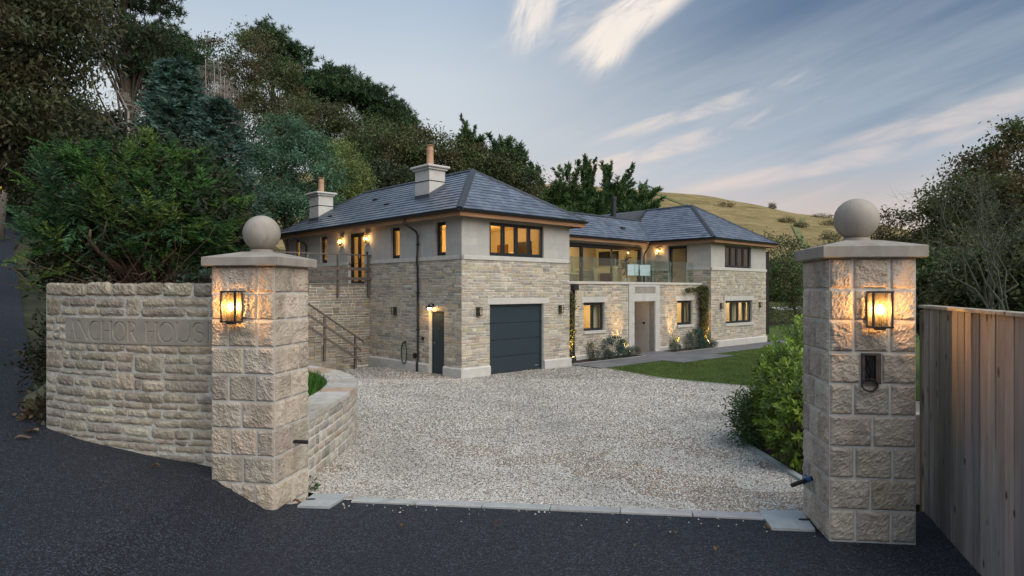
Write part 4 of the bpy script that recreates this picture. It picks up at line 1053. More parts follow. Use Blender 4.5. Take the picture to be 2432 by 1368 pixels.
# middle range, ground floor
mw = [(1.92, 3.20, 1.10, 2.21), (8.34, 9.63, 1.10, 2.21)]; portal = (4.74, 6.94); opening = (5.11, 6.61, -.2, 2.21)
o = wall_part(W_mid, -.2, 2.93, mw+[opening], 'stone_wall', M['mortar'])
trim = []
for q in mw: trim += [(q[0]-.12, q[1]+.18, q[3], q[3]+.22), (q[0]+.0, q[1]+.06, q[2]-.11, q[2])]
stones(W_mid, .20, 2.93, mw+trim+[(portal[0], portal[1], -.2, 3.0)], o)
for q in mw:
    dressed(W_mid, (q[0]-.12, q[3]), (q[1]+.18, q[3]+.22), 'lintel', .018); dressed(W_mid, (q[0]-.0, q[2]-.11), (q[1]+.06, q[2]), 'sill', .05)
    window(W_mid, q[0], q[1], q[2]+.002, q[3]-.002, 2, depth=.10)
plinth(W_mid, 0, portal[0], hgt=.22, pr=.05); plinth(W_mid, portal[1], 10.49, hgt=.22, pr=.05)
# portal: jambs, head blocks, blank plaque, recessed porch
for (a, b) in ((portal[0], opening[0]), (opening[1], portal[1])):
    z = -.1
    for k in range(5): zz = z+.462; dressed(W_mid, (a+.001, z+.002), (b-.001, zz-.002), 'jamb_stone', .045); z = zz
dressed(W_mid, (portal[0]+.001, 2.212), (portal[1]-.001, 2.55), 'portal_head', .047); 
for (a, b, c, d) in ((portal[0]+.001, 5.13, 2.553, 2.93), (6.61, portal[1]-.001, 2.553, 2.93), (5.132, 6.608, 2.83, 2.93)): dressed(W_mid, (a, c), (b, d), 'portal_head', .045)
dressed(W_mid, (5.132, 2.553), (6.608, 2.828), 'plaque', .028, m='cap')
pz = MB(); D = 1.25
for (u, v) in ((opening[0], -.28), (opening[1], -.28)):
    pz.add([W_mid.f(u, -.02, -.1), W_mid.f(u, -D, -.1), W_mid.f(u, -D, 2.22), W_mid.f(u, -.02, 2.22)], [(0, 1, 2, 3)])
pz.add([W_mid.f(opening[0], -.02, 2.215), W_mid.f(opening[1], -.02, 2.215), W_mid.f(opening[1], -D, 2.215), W_mid.f(opening[0], -D, 2.215)], [(0, 1, 2, 3)])
pz.add([W_mid.f(opening[0], -D, -.1), W_mid.f(opening[1], -D, -.1), W_mid.f(opening[1], -D, 2.22), W_mid.f(opening[0], -D, 2.22)], [(0, 1, 2, 3)])
pz.build('porch_lining', M['ashlar_plain'], house)
wr = Wall((4.86+opening[1], 1.0), (0, 1), (-1, 0), D)
for i in range(7):
    for j, (a, b) in enumerate(((.30, .82), (.82, 1.24)) if i % 2 else ((.30, .58), (.58, 1.24))):
        vs, fs = stone_geo(a, b, -.06+i*.325, -.06+(i+1)*.325-.001, .006, wr.f, .02, .002, .0025); mb = MB(); mb.add(vs, fs, jit(APAL[0], .03)); mb.build('ashlar_block', M['ashlar'], bpy.data.objects['porch_lining'])
door_leaf(Wall((4.86+opening[0], 1.0+D-.07), (1, 0), (0, -1), 1.5), .2, 1.3, 0., 2.1, 'bluegrey', depth=.0, handle_at=.32)
mb = MB(); mb.tube([wr.f(.55, .006, 1.25), wr.f(.55, .03, 1.25)], .055, 16); bl = mb.build('bell_push', M['black'], house)
# balcony slab, coping, balustrade
mb = MB(); mb.box((4.86, 1.03, 2.80), (15.35, 4.25, 2.925), (.2, .2, .2)); mb.build('balcony_floor', M['paver'], house)
u = 0
while u < 10.40:
    l = min(1.3, 10.46-u); dressed(W_mid, (u+.003, 2.932), (u+l-.003, 3.03), 'coping', .06, back=-.30); u += l
bal = empty('balustrade'); bal.parent = house
u = .1; 
while u < 9.9:
    l = min(1.32, 9.95-u); mb = MB(); mb.box((u+.008, -.15, 3.0), (u+l-.008, -.135, 3.98), f=W_mid.f); pn = mb.build('glass_panel', M['glass_rail'], bal)
    for q in (u+.008, u+l-.009): 
        mb = MB(); mb.box((q-.0015, -.149, 3.03), (q+.0025, -.136, 3.978), f=W_mid.f); mb.build('glass_edge', M['glass_edge'], bal)
    u += l
for q in (.24, 2.32):   # frosted fins that catch the light
    mb = MB(); mb.box((q, -3.05, 2.93), (q+.05, -3.03, 4.9), f=W_mid.f); mb.build('glass_post', M['glass_edge'], bal)
# glazed wall of the living room
gz = (1.1, 10.12, 2.93, 4.86)
o2 = wall_part(W_glz, 2.85, EZ, [gz], 'ashlar_wall', M['ashlar_plain'])
f = lambda u, d, z: W_glz.f(u, d-.08, z); mb = MB(); t = .09
mb.box((gz[0], -.12, 2.93), (gz[1], 0, 3.0), f=f); mb.box((gz[0], -.12, 4.72), (gz[1], 0, 4.86), f=f); mb.box((gz[0], -.12, 3.0), (gz[0]+t, 0, 4.72), f=f); mb.box((gz[1]-t, -.12, 3.0), (gz[1], 0, 4.72), f=f)
sl_ = mb.build('sliding_door', M['anthracite'], house)
nb = 4; L = (gz[1]-gz[0]-2*t)/nb
for i in range(nb):
    a, b = gz[0]+t+L*i, gz[0]+t+L*(i+1); s = .085; mb = MB(); q0, q1 = (-.055, -.012) if i % 2 == 0 else (-.108, -.062)
    mb.box((a-.03, q0, 3.0), (a+s, q1, 4.72), f=f); mb.box((b-s, q0, 3.0), (b+.03, q1, 4.72), f=f); mb.box((a+s, q0, 3.0), (b-s, q1, 3.07), f=f); mb.box((a+s, q0, 4.65), (b-s, q1, 4.72), f=f); mb.build('door_leaf', M['anthracite'], sl_)
    mb = MB(); mb.box((a+s-.003, q0+.018, 3.068), (b-s+.003, q0+.024, 4.652), f=f); mb.build('pane', M['glass'], sl_)
    mb = MB(); mb.box((b-s*.6, q1, 3.75), (b-s*.4, q1+.02, 3.98), f=f); mb.build('handle', M['chrome'], sl_)
# right wing
rfh = [(1.25, 3.87, UZ0, UZ1)]; rfl = [(1.33, 3.98, 1.06, 2.17)]; rdoor = (1.29, 2.35, 2.93, 4.86)
o = wall_part(W_rl, -.2, BZ0+.05, [rdoor], 'stone_wall', M['mortar']); stones(W_rl, .2, 2.95, [], o, 0, .46, ext=(.016, 0)); stones(W_rl, 2.95, BZ0, [rdoor], o, 0, 3.7, ext=(.016, 0))
o2 = wall_part(W_rl, BZ0+.05, EZ, [rdoor], 'ashlar_wall', M['ashlar_plain']); ashlar(W_rl, BZ1, EZ, [rdoor], o2, 0, 3.7, ext=(.008, 0)); band(W_rl, 0, rdoor[0], (.045, 0)); band(W_rl, rdoor[1], 3.65)
door_leaf(W_rl, rdoor[0], rdoor[1], rdoor[2], rdoor[3], 'anthracite', glazed=1)
o = wall_part(W_rf, -.2, BZ0+.05, rfl, 'stone_wall', M['mortar'])
q = rfl[0]; tr = [(q[0]-.08, q[1]+.2, q[3], q[3]+.23), (q[0], q[1]+.14, q[2]-.13, q[2])]
stones(W_rf, .28, BZ0, rfl+tr, o, ext=(.016, .016)); dressed(W_rf, (tr[0][0], tr[0][2]), (tr[0][1], tr[0][3]), 'lintel', .018); dressed(W_rf, (tr[1][0], tr[1][2]), (tr[1][1], tr[1][3]), 'sill', .05)
o2 = wall_part(W_rf, BZ0+.05, EZ, rfh, 'ashlar_wall', M['ashlar_plain']); ashlar(W_rf, BZ1, EZ, rfh, o2, ext=(.008, .008)); band(W_rf, 0, 5.45, (.045, .06))
plinth(W_rf, 0, 5.45, (.06, .06), hgt=.30); plinth(W_rl, 0, .44, (.06, 0), hgt=.30)
window(W_rf, rfh[0][0], rfh[0][1], UZ0+.002, UZ1, 4, depth=.08); window(W_rf, q[0], q[1], q[2]+.002, q[3]-.002, 4, depth=.09)
o = wall_part(W_rr, -.2, BZ0+.05, [], 'stone_wall', M['mortar']); stones(W_rr, .28, BZ0, [], o, 0, 8, ext=(.016, 0)); wall_part(W_rr, BZ0+.05, EZ, [], 'ashlar_wall', M['ashlar_plain']); band(W_rr, 0, 8, (.045, 0)); plinth(W_rr, 0, 8, (.06, 0))
# back walls and interior shell
mb = MB(); mb.box((0, 11.95, -.2), (4.86, 12.2, EZ)); mb.box((4.86, 8.25, -.2), (20.8, 8.5, EZ)); mb.build('back_wall', M['ashlar_plain'], house)
mb = MB(); mb.box((.02, .02, 2.66), (4.84, 11.9, 2.92)); mb.box((4.9, 4.0, 2.66), (15.3, 8.3, 2.92)); mb.box((15.4, .6, 2.66), (20.75, 8.2, 2.92)); mb.build('upper_floor', M['floor_in'], house)
mb = MB(); mb.box((.02, .02, 4.99), (4.84, 11.9, 5.05)); mb.box((4.9, 4.0, 4.99), (15.3, 8.3, 5.05)); mb.box((15.4, .6, 4.99), (20.75, 8.2, 5.05)); mb.build('ceiling', M['paint_in'], house)
mb = MB(); mb.box((.02, .02, -.05), (4.84, 11.9, -.02)); mb.box((4.9, 1.3, -.05), (15.3, 8.3, -.02)); mb.box((15.4, .85, -.05), (20.75, 8.2, -.02)); mb.build('ground_floor', M['floor_in'], house)
pt = MB()
def part_wall(a, b): pt.box(a, b)
pt.box((.3, 4.6, 2.92), (3.0, 4.7, 4.99)); pt.box((3.9, 4.6, 2.92), (4.58, 4.7, 4.99)); pt.box((.3, 7.6, 2.92), (4.58, 7.7, 4.99)); pt.box((.29, .29, 2.92), (.30, .78, 4.99))
pt.box((4.9, 7.4, 2.92), (15.3, 7.5, 4.99)); pt.box((8.3, 6.2, 2.92), (8.4, 7.4, 4.99)); pt.box((15.20, 4.5, 2.92), (15.34, 7.4, 4.99))
pt.box((15.65, 4.4, 2.92), (20.5, 4.5, 4.99))
# ground-floor room boxes behind the lit windows
for (a, b) in ((6.4, 9.6), (12.2, 15.2)): pt.box((a, 3.4, -.02), (b, 3.5, 2.66)); pt.box((a, 1.3, -.02), (a+.05, 3.4, 2.66)); pt.box((b-.05, 1.3, -.02), (b, 3.4, 2.66)); pt.box((a, 1.3, 2.60), (b, 3.5, 2.655))
pt.box((15.65, 3.6, -.02), (20.5, 3.7, 2.66)); pt.box((15.65, .85, 2.6), (20.5, 3.7, 2.655)); pt.box((18.0, 2.6, -.02), (18.05, 3.6, 2.6))
pt.build('inner_wall', M['paint_in'], house)
mb = MB(); mb.box((4.53, 1.62, 2.93), (4.575, 2.36, 4.50)); dr_ = mb.build('inner_door', M['timber_dark'], house)
mb = MB(); mb.box((4.522, 1.78, 3.1), (4.534, 1.84, 4.25)); mb.box((4.522, 2.02, 3.1), (4.534, 2.07, 4.05)); mb.build('door_frame', M['white'], dr_)
mb = MB(); mb.box((4.54, 2.9, 2.93), (4.58, 3.5, 4.45), (.3, .2, .12)); mb.build('cupboard', mat('brown_cupboard', (.16, .085, .04), .6, var=.2), house)
mb = MB(); mb.cbox((4.55, 2.46, 3.7), (4.578, 2.75, 4.15), .006); mb.build('picture_frame', M['white'], house)
# curtains in the right wing and ground-floor windows
def curtain(w, u0, u1, z0, z1, m):
    n = 24; mb = MB(); vs = []
    for i in range(n+1):
        u = u0+(u1-u0)*i/n; d = -.36-.03*math.sin(i*1.9); vs += [w.f(u, d, z0), w.f(u, d, z1)]
    mb.add(vs, [(2*i, 2*i+2, 2*i+3, 2*i+1) for i in range(n)]); mb.build('curtain', m, house, True)
cm = mat('curtain', (.62, .52, .36), .9, var=.1, bstr=.1)
for (u0, u1) in ((2.5, 3.3), (3.55, 4.0)): curtain(W_rf, u0, u1, .9, 2.3, cm)
curtain(W_rf, 1.2, 1.7, .9, 2.3, cm); curtain(W_mid, 2.75, 3.35, .95, 2.35, cm); curtain(W_mid, 9.25, 9.75, .95, 2.35, cm)
# room lamps
ROOM = (1., .60, .25); ROOM2 = (1., .70, .36); ROOM3 = (1., .80, .50)
def room(x, y, z, p, c, rad=.12): 
    light('room_light', (x, y, z), c, p*3.2, house, rad)
room(2.4, 2.6, 4.6, 50, (1., .53, .14)); room(1.6, 6.2, 4.6, 12, (1., .55, .17)); room(1.6, 9.6, 4.6, 40, (1., .54, .15))
room(7.4, 5.9, 4.75, 26, (1., .70, .28)); room(11.6, 5.9, 4.75, 30, (1., .70, .28)); room(17.8, 2.6, 4.6, 2.5, ROOM3)
room(8.0, 2.4, 2.3, 22, ROOM2); room(13.7, 2.4, 2.3, 20, ROOM2); room(16.9, 2.4, 2.3, 20, ROOM2); room(19.4, 2.2, 2.3, 17, ROOM2)
room(10.7, 1.55, 2.08, 1.6, (1., .66, .40), .05)
mb = MB(); mb.tube([(10.72, 1.55, 2.17), (10.72, 1.55, 2.214)], .05, 12); mb.build('downlight', M['chrome'], house)
# --- roofs
SL = .64; SLATES = []; SPAL = [(.135, .160, .205), (.118, .140, .183), (.155, .180, .222), (.10, .121, .160), (.14, .164, .204)]  # slate tints shifted bluer, the sky's reflection put into the colour
def clip_poly(poly, clip):
    out = poly
    for i in range(len(clip)):
        a, b = clip[i], clip[(i+1) % len(clip)]; res = []
        sd = lambda p: (b[0]-a[0])*(p[1]-a[1])-(b[1]-a[1])*(p[0]-a[0])
        for j in range(len(out)):
            p, q = out[j], out[(j+1) % len(out)]; sp, sq = sd(p), sd(q)
            if sp >= 0: res.append(p)
            if sp*sq < 0: t = sp/(sp-sq); res.append((p[0]+(q[0]-p[0])*t, p[1]+(q[1]-p[1])*t))
        out = res
        if len(out) < 3: return []
    return out
def roof_plane(O, U, poly, name='roof_plane', gauge=.235, width=.30, holes=()):
    """O eave origin, U unit vector along the eave (plan); the slope rises to the left of U. poly: (u, run) plan coordinates"""
    Vp = (-U[1], U[0]); k = math.hypot(1, SL)
    area = sum(poly[i][0]*poly[(i+1) % len(poly)][1]-poly[(i+1) % len(poly)][0]*poly[i][1] for i in range(len(poly)))
    if area < 0: poly = poly[::-1]
    nrm = Vector((-Vp[0]*SL, -Vp[1]*SL, 1)).normalized()
    P = lambda u, v, d=0.: tuple(Vector((O[0]+U[0]*u+Vp[0]*v, O[1]+U[1]*u+Vp[1]*v, O[2]+v*SL))+nrm*d)
    mb = MB(); mb.add([P(*p, -.006) for p in poly]+[P(*p, -.05) for p in poly], [tuple(range(len(poly)))]); base = mb.build(name, M['ridge'], house)
    g = gauge/k; vmax = max(p[1] for p in poly); u0, u1 = min(p[0] for p in poly), max(p[0] for p in poly); r = 0; v = -.03/k
    while v < vmax:
        u = u0-random.uniform(0, width)-(.5*width if r % 2 else 0)
        while u < u1:
            w = width; c = clip_poly([(u+.003, max(v, 0.)), (u+w-.003, max(v, 0.)), (u+w-.003, v+g), (u+.003, v+g)], poly)
            if len(c) >= 3:
                tilt = lambda q: .020*(1-(q[1]-v)/g)+.004
                q0 = random.uniform(-.0015, .002)
                top = [P(*q, tilt(q)+q0) for q in c]; bot = [P(*q, -.004) for q in c]; n = len(c)
                ctr = top[0]; x, y = L2W(ctr[0], ctr[1]); z = ctr[2]+GZ-CAMZ; vw = Vector((x, y, z)); wn = Vector((dF[0]*nrm.x+dL[0]*nrm.y, dF[1]*nrm.x+dL[1]*nrm.y, nrm.z))
                SLATES.append((max(0, -wn.dot(vw.normalized()))/vw.length_squared*(1 if n == 4 else .6), base, top+bot, [tuple(range(n))]+[(i, (i+1) % n, n+(i+1) % n, n+i) for i in range(n)], jit(random.choice(SPAL), .12, .03)))
            u += w
        v += g; r += 1
    return P
OV = .42; EZ2 = 5.14
def ridge_line(a, b, piece=.34, name='ridge_tile', lap=.012):
    a, b = Vector(a), Vector(b); d = (b-a); n = max(1, round(d.length/piece)); d = d/n; u = d.normalized(); s = u.cross(Vector((0, 0, 1))).normalized(); up = s.cross(u)
    for i in range(n):
        p, q = a+d*i, a+d*(i+1)+u*.02; mb = MB(); vs = []
        for (o, l) in ((p, .004), (q, .016)):
            for (x, z) in ((-.125, -.055), (-.05, .012), (0, .028), (.05, .012), (.125, -.055)): vs.append(o+s*x+up*(z+l))
        mb.add(vs+[v-up*.015 for v in vs], [(k, k+1, 6+k, 5+k) for k in range(4)]+[(10+k, 15+k, 16+k, 11+k) for k in range(4)]+[(5, 6, 7, 8, 9, 19, 18, 17, 16, 15), (0, 10, 11, 12, 13, 14, 4, 3, 2, 1)]); mb.build(name, M['ridge'], house)
# main wing
ML = 12.2; x0, x1, y0, y1 = -OV, 4.86+OV, -OV, ML+OV; hw = (x1-x0)/2; RZ = EZ2+hw*SL
roof_plane((x0, y0, EZ2), (1, 0), [(0, 0), (x1-x0, 0), (hw, hw)])
P_l = roof_plane((x0, y1, EZ2), (0, -1), [(0, 0), (y1-y0, 0), (y1-y0-hw, hw), (hw, hw)])
roof_plane((x1, y0, EZ2), (0, 1), [(0, 0), (y1-y0, 0), (y1-y0-hw, hw), (hw, hw)])
roof_plane((x1, y1, EZ2), (-1, 0), [(0, 0), (x1-x0, 0), (hw, hw)])
xm = (x0+x1)/2; A1 = (xm, y0+hw, RZ+.02); A2 = (xm, y1-hw, RZ+.02)
ridge_line(A1, A2); ridge_line((x0, y0, EZ2+.02), A1); ridge_line((x1, y0, EZ2+.02), A1); ridge_line((x0, y1, EZ2+.02), A2)
# right wing
X0, X1, Y0, Y1 = 15.35-OV, 20.8+OV, .55-OV, 9.2; HW = (X1-X0)/2; RZ2 = EZ2+HW*SL
vy = 3.72  # line of the middle eave
run = 2.05; vx = X0+run
roof_plane((X0, Y0, EZ2), (1, 0), [(0, 0), (X1-X0, 0), (HW, HW)])
roof_plane((X0, Y1, EZ2), (0, -1), [(Y1-vy, 0), (Y1-Y0, 0), (Y1-Y0-HW, HW), (Y1-6.1, HW), (Y1-vy-run, run)])
roof_plane((X1, Y0, EZ2), (0, 1), [(0, 0), (Y1-Y0, 0), (Y1-Y0, HW), (HW, HW)])
XM = (X0+X1)/2; B1 = (XM, Y0+HW, RZ2+.02)
ridge_line((X0, Y0, EZ2+.02), B1); ridge_line((X1, Y0, EZ2+.02), B1); ridge_line(B1, (XM, 6.1, RZ2+.02))
# middle range
roof_plane((4.0, vy, EZ2), (1, 0), [(0, 0), (X0-4.0, 0), (vx-4.0, run), (0, run)])
roof_plane((vx+1, vy+2*run, EZ2), (-1, 0), [(0, 0), (vx+1-4.0, 0), (vx+1-4.0, run), (0, run)])
ridge_line((4.3, vy+run, EZ2+run*SL+.02), (vx+.05, vy+run, EZ2+run*SL+.02))
mb = MB(); vl = [(X0-.09, vy+.02, EZ2+.015), (X0+.09, vy-.03, EZ2+.015), (vx+.09, vy+run-.03, EZ2+run*SL+.015), (vx-.09, vy+run+.02, EZ2+run*SL+.015)]; mb.add(vl+[(a, b, c+.012) for a, b, c in vl], [(4, 5, 6, 7), (0, 1, 5, 4), (1, 2, 6, 5), (2, 3, 7, 6), (3, 0, 4, 7)]); mb.build('valley_gutter', M['lead'], house)
# low zinc roof at the back, and the flue
mb = MB(); zt = [(14.2, 6.12, 6.55), (XM, 6.12, RZ2+.01), (XM, 9.2, RZ2+.01), (14.2, 9.2, 6.55)]; mb.add(zt+[(a, b, c-.08) for a, b, c in zt]+[(14.2, 6.12, 6.0), (XM, 6.12, 6.0)], [(0, 1, 2, 3), (0, 1, 9, 8), (1, 2, 6, 5), (2, 3, 7, 6), (3, 0, 4, 7)]); mb.build('zinc_roof', M['lead'], house)
mb = MB(); mb.tube([(14.95, 6.0, 5.9), (14.95, 6.0, 7.42)], .135, 16); mb.tube([(14.95, 6.0, 7.43), (14.95, 6.0, 7.60)], .165, 16); mb.build('flue', M['black'], house)
# eaves: soffit, fascia and gutters
def eave(pts, closed=False):
    """pts: plan corners of the eave line in order; the wall lies to the left of travel"""
    n = len(pts)
    for i in range(n-1):
        a, b = Vector((*pts[i], 0)), Vector((*pts[i+1], 0)); u = (b-a).normalized(); nn = Vector((-u.y, u.x, 0)); L = (b-a).length
        f = lambda s, d, z, a=a, u=u, nn=nn: tuple(a+u*s+nn*d+Vector((0, 0, z)))
        mb = MB(); mb.add([f(.02, .02, EZ-.005), f(L-.02, .02, EZ-.005), f(L-.02-OV*.0, OV+.03, EZ-.005), f(.02, OV+.03, EZ-.005)], [(0, 1, 2, 3)]); mb.add([f(.02, .02, EZ+.01), f(L-.02, .02, EZ+.01), f(L-.02, OV+.03, EZ+.01), f(.02, OV+.03, EZ+.01)], [(0, 1, 2, 3)]); mb.build('soffit', M['cedar'], house)
        mb = MB(); mb.box((.022, .022, EZ-.15), (L-.022, .047, EZ2-.02), f=f); mb.build('fascia', M['cedar'], house)
        mb = MB(); k = 7; vs = []
        for s in (-.03, L+.03):
            for r_ in (.062, .055):
                for j in range(k): t = math.pi+math.pi*j/(k-1); vs.append(f(s, -.035+r_*math.cos(t), EZ2-.03+r_*math.sin(t)*1.1+.0))
        fs = [(j, j+1, 2*k+j+1, 2*k+j) for j in range(k-1)]+[(k+j, k+j+1, 3*k+j+1, 3*k+j) for j in range(k-1)]+[(0, 2*k, 3*k, k), (k-1, 2*k-1, 4*k-1, 3*k-1)]+[tuple(range(k))+tuple(range(2*k-1, k-1, -1)), tuple(range(2*k, 3*k))+tuple(range(4*k-1, 3*k-1, -1))]
        mb.add(vs, fs); mb.build('gutter', M['gutter'], house)
eave([(x0, y1), (x0, y0), (x1, y0), (x1, vy)]); eave([(x1, vy), (X0, vy)]); eave([(X0, vy), (X0, Y0), (X1, Y0), (X1, Y1)])
# slates and stones: the largest in the photograph stand alone, the rest are joined
def flush(items, m, single, rest, nmax=300):
    items.sort(key=lambda q: -q[0]); pool = {}
    for k, (sc_, par, vs, fs, c) in enumerate(items):
        if k < nmax: mb = MB(); mb.add(vs, fs, c); mb.build(single, M[m], par)
        else: pool.setdefault(par.name, (par, MB()))[1].add(vs, fs, c)
    for par, mb in pool.values(): o = mb.build(rest, M[m], par); o['kind'] = 'stuff'
flush(SLATES, 'slate', 'slate', 'slates', 298)
# chimneys
def chimney(x, y, wx, wy, ztop, zp):
    z0 = EZ2+(x+OV)*SL-.3; root = empty('chimney'); root.parent = house
    zb = (z0+.3+ztop)/2+.12
    mb = MB(); mb.cbox((x, y, z0), (x+wx, y+wy, zb-.012), .006); mb.build('stack', M['dressed'], root)
    mb = MB(); mb.box((x-.012, y-.012, zb-.012), (x+wx+.012, y+wy+.012, zb+.012)); mb.build('drip_course', M['ridge'], root)
    mb = MB(); mb.cbox((x, y, zb+.012), (x+wx, y+wy, ztop), .006); mb.build('stack', M['dressed'], root)
    mb = MB(); mb.cbox((x-.07, y-.07, ztop), (x+wx+.07, y+wy+.07, ztop+.07), .02); mb.cbox((x-.13, y-.13, ztop+.072), (x+wx+.13, y+wy+.13, ztop+.16), .025); mb.build('chimney_cap', M['dressed'], root)
    c = (x+wx/2, y+wy/2, ztop+.16); hp_ = zp-ztop-.16
    mb = MB(); mb.lathe([(.15, 0), (.15, .05), (.125, .07), (.115, hp_*.66), (.125, hp_*.68), (.125, hp_*.72), (.112, hp_*.74), (.128, hp_*.78), (.128, hp_*.84), (.115, hp_*.86), (.115, hp_)], c, 18); mb.build('chimney_pot', M['terracotta'], root, False)
    mb = MB(); mb.lathe([(.15, hp_+.02), (.155, hp_+.03), (.15, hp_+.04)], c, 16)
    for k in range(4): t = k*1.57; mb.box((c[0]+.10*math.cos(t)-.008, c[1]+.10*math.sin(t)-.008, c[2]+hp_-.02), (c[0]+.10*math.cos(t)+.008, c[1]+.10*math.sin(t)+.008, c[2]+hp_+.025))
    mb.build('cowl', M['terracotta'], root)
    mb = MB(); zl = lambda xx: EZ2+(xx+OV)*SL
    vs = [(x-.02, y-.015, zl(x-.02)+.02), (x+wx+.02, y-.015, zl(x+wx+.02)+.02), (x+wx+.02, y-.015, zl(x+wx)+.17), (x-.02, y-.015, zl(x)+.17)]
    mb.add(vs, [(0, 1, 2, 3)]); mb.add([(x-.015, y-.02, zl(x)), (x-.015, y+wy+.02, zl(x)), (x-.015, y+wy+.02, zl(x)+.16), (x-.015, y-.02, zl(x)+.16)], [(0, 1, 2, 3)])
    mb.add([(x-.016, y-.02, zl(x)+.03), (x-.016, y+wy+.02, zl(x)+.03), (x-.16, y+wy+.02, zl(x-.16)+.028), (x-.16, y-.02, zl(x-.16)+.028)], [(0, 1, 2, 3)])
    mb.build('lead_flashing', M['lead'], root)
chimney(.63, 2.55, .66, .84, 6.81, 7.68); chimney(.28, 9.95, .66, .84, 6.66, 7.43)
for (t_, v_) in ((7.2, 1.75), (5.3, 1.1), (9.3, .9)):
    mb = MB(); p = P_l(y1-t_, v_, .02); mb.add([P_l(y1-t_-.2, v_, .012), P_l(y1-t_+.2, v_, .012), P_l(y1-t_+.15, v_+.18, .012), P_l(y1-t_-.15, v_+.18, .012), P_l(y1-t_-.16, v_, .07), P_l(y1-t_+.16, v_, .07)], [(0, 1, 5, 4), (4, 5, 2, 3), (0, 4, 3), (1, 2, 5)]); mb.build('roof_vent', M['ridge'], house)
for (xx, vv) in ((9.3, .55), (14.0, .95)):
    mb = MB(); z = EZ2+vv*SL; mb.box((xx-.12, vy+vv-.1, z+.0), (xx+.12, vy+vv+.08, z+.10)); mb.build('roof_vent', M['ridge'], house)
# downpipes
def pipe(pts, r=.036, name='downpipe', m='gutter', clips=()):
    mb = MB(); mb.tube(pts, r, 10); o = mb.build(name, M[m], house, True)
    for c in clips: mb = MB(); mb.box((c[0]-.05, c[1]-.05, c[2]-.02), (c[0]+.05, c[1]+.05, c[2]+.02)); mb.build('bracket', M[m], o)
for r_ in (2.23, 10.35):
    zb = .0 if r_ < 5 else 2.95
    pipe([(-OV-.03, r_+.25, EZ2-.07), (-OV-.03, r_+.25, EZ2-.20), (-OV+.03, r_+.2, EZ2-.30), (-.12, r_+.03, EZ2-.52), (-.075, r_, EZ2-.64), (-.075, r_, 4.1), (-.085, r_, 3.85), (-.10, r_, 3.75), (-.10, r_, 3.6), (-.07, r_, 3.45), (-.065, r_, zb+.4), (-.10, r_, zb+.3), (-.10, r_, zb)], clips=[(-.065, r_, z) for z in (4.2, 2.6, 1.4) if z > zb])
pipe([(X0-.06, vy-.04, EZ2-.05), (X0-.06, vy-.04, EZ2-.22), (X0-.02, vy+.05, EZ2-.34), (15.05, 4.05, EZ2-.55), (15.03, 4.12, EZ2-.7), (15.03, 4.12, 2.95)])
for tt, hz in ((6.16, 2.75), (15.12, 2.72)):
    yy = .93; pipe([(tt, yy, hz-.05), (tt, yy, .25), (tt, yy-.06, .12), (tt, yy-.06, .03)], .04, clips=[(tt, yy, z) for z in (2.0, 1.1)])
    mb = MB(); mb.cbox((tt-.13, yy-.13, hz-.06), (tt+.13, yy+.06, hz+.16), .012); mb.build('hopper', M['anthracite'], house)
# small fittings on the left wall
mb = MB(); mb.cbox((-.06, 2.38, .44), (-.0, 2.52, .6), .008); mb.build('meter_box', M['black'], house)
mb = MB(); mb.cbox((-.05, 1.95, 1.06), (-.0, 2.05, 1.18), .006); mb.build('socket', M['black'], house)
mb = MB(); mb.cbox((-.04, 5.48, 3.98), (-.0, 5.55, 4.1), .004); mb.build('door_entry', M['black'], house)
# ------------------------------------------------------------------ terrace retaining wall (part of the house) and stairs
W_ter = Wall((0, 5.37), (-1, 0), (0, -1), 6.2)
o = wall_part(W_ter, -.2, 2.9, [], 'terrace_wall', M['mortar'])
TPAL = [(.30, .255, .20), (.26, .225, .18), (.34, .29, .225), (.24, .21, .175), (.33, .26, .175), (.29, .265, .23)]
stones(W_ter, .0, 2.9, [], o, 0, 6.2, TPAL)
mb = MB(); mb.box((-6.2, 5.32, 2.902), (-.02, 12, 2.935), (.26, .245, .22)); mb.build('terrace_floor', M['paver'], house)
mb = MB(); mb.box((-6.2, 5.65, -.3), (-.3, 12, 2.88)); mb.build('terrace_fill', M['mortar'], house)
stc = empty('staircase', (*L2W(-1.0, 4.9), GZ), HA); tag(stc, 'external stone staircase rising along the terrace wall', 'staircase')
s2 = lambda p: (p[0]+1.0, p[1]-4.9, p[2])
N = 17; rise = 2.93/N; going = .262; ST0 = -1.0
for i in range(N):
    a = ST0-going*i; mb = MB(); z = rise*(i+1)
    mb.cbox((a-going-.02, 4.46, z-.045), (a+.015, 5.35, z), .006, (.34, .31, .27), lambda x, y, q: s2((x, y, q))); mb.build('tread', M['stone'], stc)
    mb = MB(); mb.box((a-going, 4.52, -.2), (a-.002, 5.34, z-.046), (.3, .27, .22), lambda x, y, q: s2((x, y, q))); cb = mb.build('step_core', M['stone'], stc)
    wst = Wall((a, 4.52), (-1, 0), (0, -1), going); nrow = max(1, round((z-.046)/.11))
    for k in range(nrow):
        z0, z1 = (z-.046)*k/nrow, (z-.046)*(k+1)/nrow
        if z1 > rise*(i-3): 
            vs, fs = stone_geo(0+random.uniform(0, .004), going, z0, z1, .014, lambda u, d, q: s2(wst.f(u, d, q)), .3, .007, .006); mb = MB(); mb.add(vs, fs, jit(random.choice(TPAL), .12)); mb.build('stone', M['stone'], cb)
